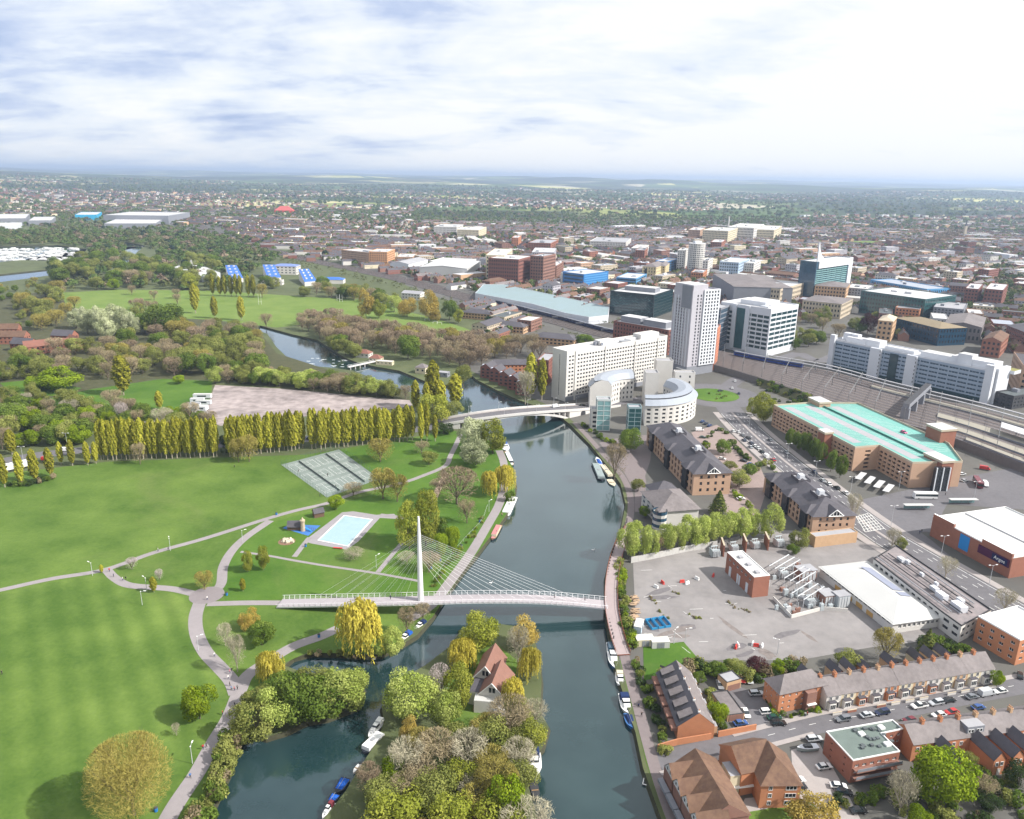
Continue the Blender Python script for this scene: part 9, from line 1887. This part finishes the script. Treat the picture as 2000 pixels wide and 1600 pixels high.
mb=MB();q=[Vector(P2(*s))for s in((1672,1010),(1697,1003),(1727,1033),(1690,1040))]
for k in range(7):
 for a,b in((q[0].lerp(q[1],k/6),q[3].lerp(q[2],k/6)),(q[0].lerp(q[3],k/6),q[1].lerp(q[2],k/6))):d=(b-a).normalized();n=Vector((-d.y,d.x))*.14;mb.face([((a-n).x,(a-n).y,.21),((b-n).x,(b-n).y,.21),((b+n).x,(b+n).y,.21),((a+n).x,(a+n).y,.21)],white)
o=mb.build('paved_grid');o['kind']='structure'
# lamp posts
lampm=M('lamp_grey',(.46,.47,.49),var=.05,rough=.5)
def lamp_mesh(h,two):
 p,hd_=MB(),MB();p.tube((0,0,0),(0,0,h),.11,.07,lampm,6); 
 for s in((-1,1)if two else(1,)):p.tube((0,0,h),(s*1.3,0,h+.25),.05,.04,lampm,4);hd_.prism(rect((s*1.5,0),0,(.9,.3)),h+.2,h+.34,trim_white)
 if not two:hd_.prism(rect((0,0),0,(.3,.3)),h+.01,h+.12,trim_white)
 out=[]
 for mb,nm in((p,'post'),(hd_,'lamp_head')):o=mb.build(nm,link=False);out.append(o.data);bpy.data.objects.remove(o)
 return out
LM2,LM1=lamp_mesh(10,True),lamp_mesh(5.5,False)
def lamp(px,py,two,label,group,z=0,rz=None):
 g=P3(px,py,z);m=LM2 if two else LM1;r=thing('lamp_post',label,'lamp post',tuple(g),group,R.uniform(0,3)if rz is None else rz);mesh_obj('post',m[0],r);mesh_obj('lamp_head',m[1],r)
ra=road_ang(1740,1028)+math.pi/2
for px,py,lb in((1537,900,'opposite the first car park trees'),(1591,936,'opposite the last car park trees'),(1740,1028,'at the junction beside the plaza'),(1837,1090,'before the blue panel of the retail warehouse'),(1930,1150,'below the shop sign of the retail warehouse'),(1462,842,'near the roundabout end of the main road'),(1660,968,'before the second brown-roofed office'),(1755,958,'before the front of the car park'),(1901,978,'on the bus plaza')):lamp(px,py,True,'tall grey double-armed lamp post '+lb,'double-armed lamp posts on the main road',.19,ra)
for px,py,lb in((376,1492,'on the lawn beside the lower riverside path'),(388,1272,'on the inside of the curved path'),(287,1155,'beside the path loop'),(181,1125,'beside the long lawn path'),(333,1076,'on the upper lawn path'),(278,1182,'standing on the lawn in front of the loop'),(1316,1258,'at the grass patch of the yard'),(1338,1256,'white one at the end of the yard cabins'),(1518,1278,'at the lower edge of the yard'),(474,1060,'where the garden path begins'),(735,1110,'at the middle of the garden path'),(955,1000,'on the towpath by the garden fence')):lamp(px,py,False,'slim single lamp post '+lb,'single lamp posts')
for i in range(5):
 for sg in(-1,1):
  p_,q_=along(RB,rtot,rtot[-1]*(.16+.155*i));p_=p_+q_*sg*6.2;r=thing('lamp_post','white lamp post on the %s parapet of the road bridge' % ('near'if sg*q_.y<0 else'far'),'lamp post',tuple(p_),'lamp posts on the %s parapet' % ('near'if sg*q_.y<0 else'far'));mesh_obj('post',LM1[0],r);mesh_obj('lamp_head',LM1[1],r)
for px,py,lb in((47,908,'left'),(133,880,'right')):g=P3(px,py,0);r=thing('lamp_post','green lamp post behind the short roadside poplars, %s one' % lb,'lamp post',tuple(g));mesh_obj('post',LM2[0],r);mesh_obj('lamp_head',LM2[1],r)
# people (one continuous body each, several poses)
def person_mesh(name,pose,top,legs,hair,skin):
 v,e,rr=[],[],[]
 def add(p,r,par=None):v.append(p);rr.append(r);k=len(v)-1;(e.append((par,k))if par is not None else None);return k
 st=pose.get('stride',.12);pel=add((0,0,.92),.145);ab=add((0,0,1.12),.135,pel);ch=add((.01,0,1.34),.165,ab);nk=add((.02,0,1.50),.06,ch);hd0=add((.03,0,1.60),.085,nk);add((.035,0,1.72),.09,hd0)
 for s,ph in((1,1),(-1,-1)):
  hp=add((0,s*.09,.86),.105,pel);kn=add((st*ph*.6+.03,s*.095,.48),.07,hp);an=add((st*ph,s*.10,.09),.045,kn);add((st*ph+.15,s*.11,.05),.04,an)
  sh=add((0,s*.20,1.42),.07,ch);el=add((-st*ph*.5-.02,s*.27,1.14),.05,sh);wr=add((-st*ph*.5+pose.get('arm',.1),s*.26,.90),.036,el);add((-st*ph*.5+pose.get('arm',.1)+.05,s*.255,.80),.04,wr)
 me=bpy.data.meshes.new(name+'_skeleton');me.from_pydata(v,e,[]);o=bpy.data.objects.new(name,me);C.objects.link(o);md=o.modifiers.new('s','SKIN');md.use_smooth_shade=True
 for i,r in enumerate(rr):sv=me.skin_vertices[0].data[i];sv.radius=(r,r);sv.use_root=(i==0)
 sb=o.modifiers.new('u','SUBSURF');sb.levels=sb.render_levels=1
 dg=bpy.context.evaluated_depsgraph_get();m2=bpy.data.meshes.new_from_object(o.evaluated_get(dg));bpy.data.objects.remove(o)
 m2.materials.clear();[m2.materials.append(m)for m in(legs,top,skin,hair,trim_dark)]
 for p in m2.polygons:
  c=p.center;z=c.z;p.material_index=3 if z>1.66 or(z>1.56 and c.x<.01)else 2 if z>1.50 or(z<.93 and abs(c.y)>.2)else 1 if z>.93 else 4 if z<.10 else 0
 return m2
CL={k:M('cloth_'+k,c,var=.05,scale=4)for k,c in(('red',(.5,.03,.04)),('white',(.7,.7,.68)),('black',(.02,.02,.022)),('navy',(.02,.03,.1)),('blue',(.04,.15,.4)),('pink',(.55,.2,.25)),('grey',(.2,.2,.21)))}
skin_=M('skin',(.50,.31,.22),var=.03);hair_=M('hair',(.05,.03,.02),var=.1)
PMs={}
for i,c in enumerate(CL):PMs[c]=person_mesh('person',{'stride':.10+.05*(i % 3),'arm':.05+.05*(i % 3)},CL[c],CL['navy']if c in('white','red','pink')else CL['black'],hair_,skin_)
for px,py,c,lb in((214,1117,'red','person in red walking at the fork of the lawn path'),(240,1134,'white','person in white on the bend of the path loop'),(246,1133,'black','person in black beside one in white on the path loop'),(222,1127,'navy','person in navy on the path loop near the fork'),(419,1283,'white','person in white on the curved path below the plaza'),(449,1316,'pink','person in pink where the paths meet'),(453,1313,'black','person in black beside one in pink where the paths meet'),(446,1327,'white','person in white walking towards the path junction'),(449,1340,'black','person in black at the left of the group on the junction'),(452,1348,'blue','person in blue in the group on the junction'),(458,1349,'red','person in red in the group on the junction'),(464,1347,'grey','person in grey at the right of the group on the junction'),(459,1381,'black','person in black alone below the junction'),(435,1396,'red','person in red walking at the grass edge'),(397,1464,'red','person in red of a couple on the lower riverside path'),(403,1460,'black','person in black of a couple on the lower riverside path'),(372,1520,'blue','person in blue on the lower riverside path'),(309,1077,'white','person in white on the upper lawn path'),(329,1075,'black','person in black on the upper lawn path'),(458,914,'black','person in black standing far out on the lawn'),(4,1318,'black','person in black at the left edge of the lawn'),(625,970,'navy','person in navy on the tennis courts, left side'),(640,930,'black','person in black on the tennis courts, middle'),(656,952,'black','person in black on the tennis courts, right side'),(583,922,'grey','person in grey on the tennis courts, far left'),(1247,1382,'navy','person in navy on the riverside walk by the large white cruiser'),(1253,1400,'black','person in black on the riverside walk below one in navy'),(405,1172,'white','person in white on the round plaza'),(1800,1040,'black','person in black at the plaza crossing'),(1796,1043,'navy','person in navy at the plaza crossing'),(1846,968,'black','person in black before the car park front'),(980,1008,'pink','person in pink on the towpath by the wide boat'),(1930,1105,'navy','person in navy before the shop sign'),(1576,1398,'red','person in red on the street before the brick flats'),(1572,1400,'white','person in white pushing along the street before the brick flats')):
 g=P3(px,py,.09);o=mesh_obj('person',PMs[c],None,(g.x,g.y,g.z),R.uniform(0,6.28),(R.uniform(.95,1.05),)*3);tag(o,lb,'person')
for s,c,lb in((28,'black','person in black near the lawn end of the footbridge'),(41,'navy','person in navy on the footbridge left of the mast'),(100,'black','person in black on the footbridge over the river'),(111,'grey','person in grey near the right end of the footbridge')):
 p_,q_=along(FB,tot,s);o=mesh_obj('person',PMs[c],None,(p_.x+q_.x,p_.y+q_.y,p_.z+.01),R.uniform(0,6.28));tag(o,lb,'person')
swm=M('swan_white',(.8,.8,.8),var=.03)
for i,(px,py,lb)in enumerate(((1158,1075,'in mid-river near the boardwalk'),(958,1139,'under the bridge cables'),(730,1288,'near the bank below the willow'))):
 g=P3(px,py,WATER_Z);r=thing('swan','white swan '+lb,'bird',tuple(g));bm=bmesh.new();bmesh.ops.create_uvsphere(bm,u_segments=10,v_segments=7,radius=.5);[setattr(v,'co',Vector((v.co.x*1.35,v.co.y*.62,v.co.z*.5+.1+.12*max(0,-v.co.x))))for v in bm.verts];me=bpy.data.meshes.new('body');bm.to_mesh(me);bm.free();me.materials.append(swm);mesh_obj('body',me,r)
 mb=MB();a=Vector((.5,0,.15))
 for b,r0,r1 in((Vector((.72,0,.5)),.11,.08),(Vector((.66,0,.85)),.08,.07),(Vector((.84,0,.92)),.085,.06)):mb.tube(a,b,r0,r1,swm,6);a=b
 o=mb.build('neck');o.parent=r;mb=MB();mb.tube((.84,0,.92),(1.02,0,.84),.05,.015,M('bill_orange',(.6,.2,.03)),5);o=mb.build('bill');o.parent=r
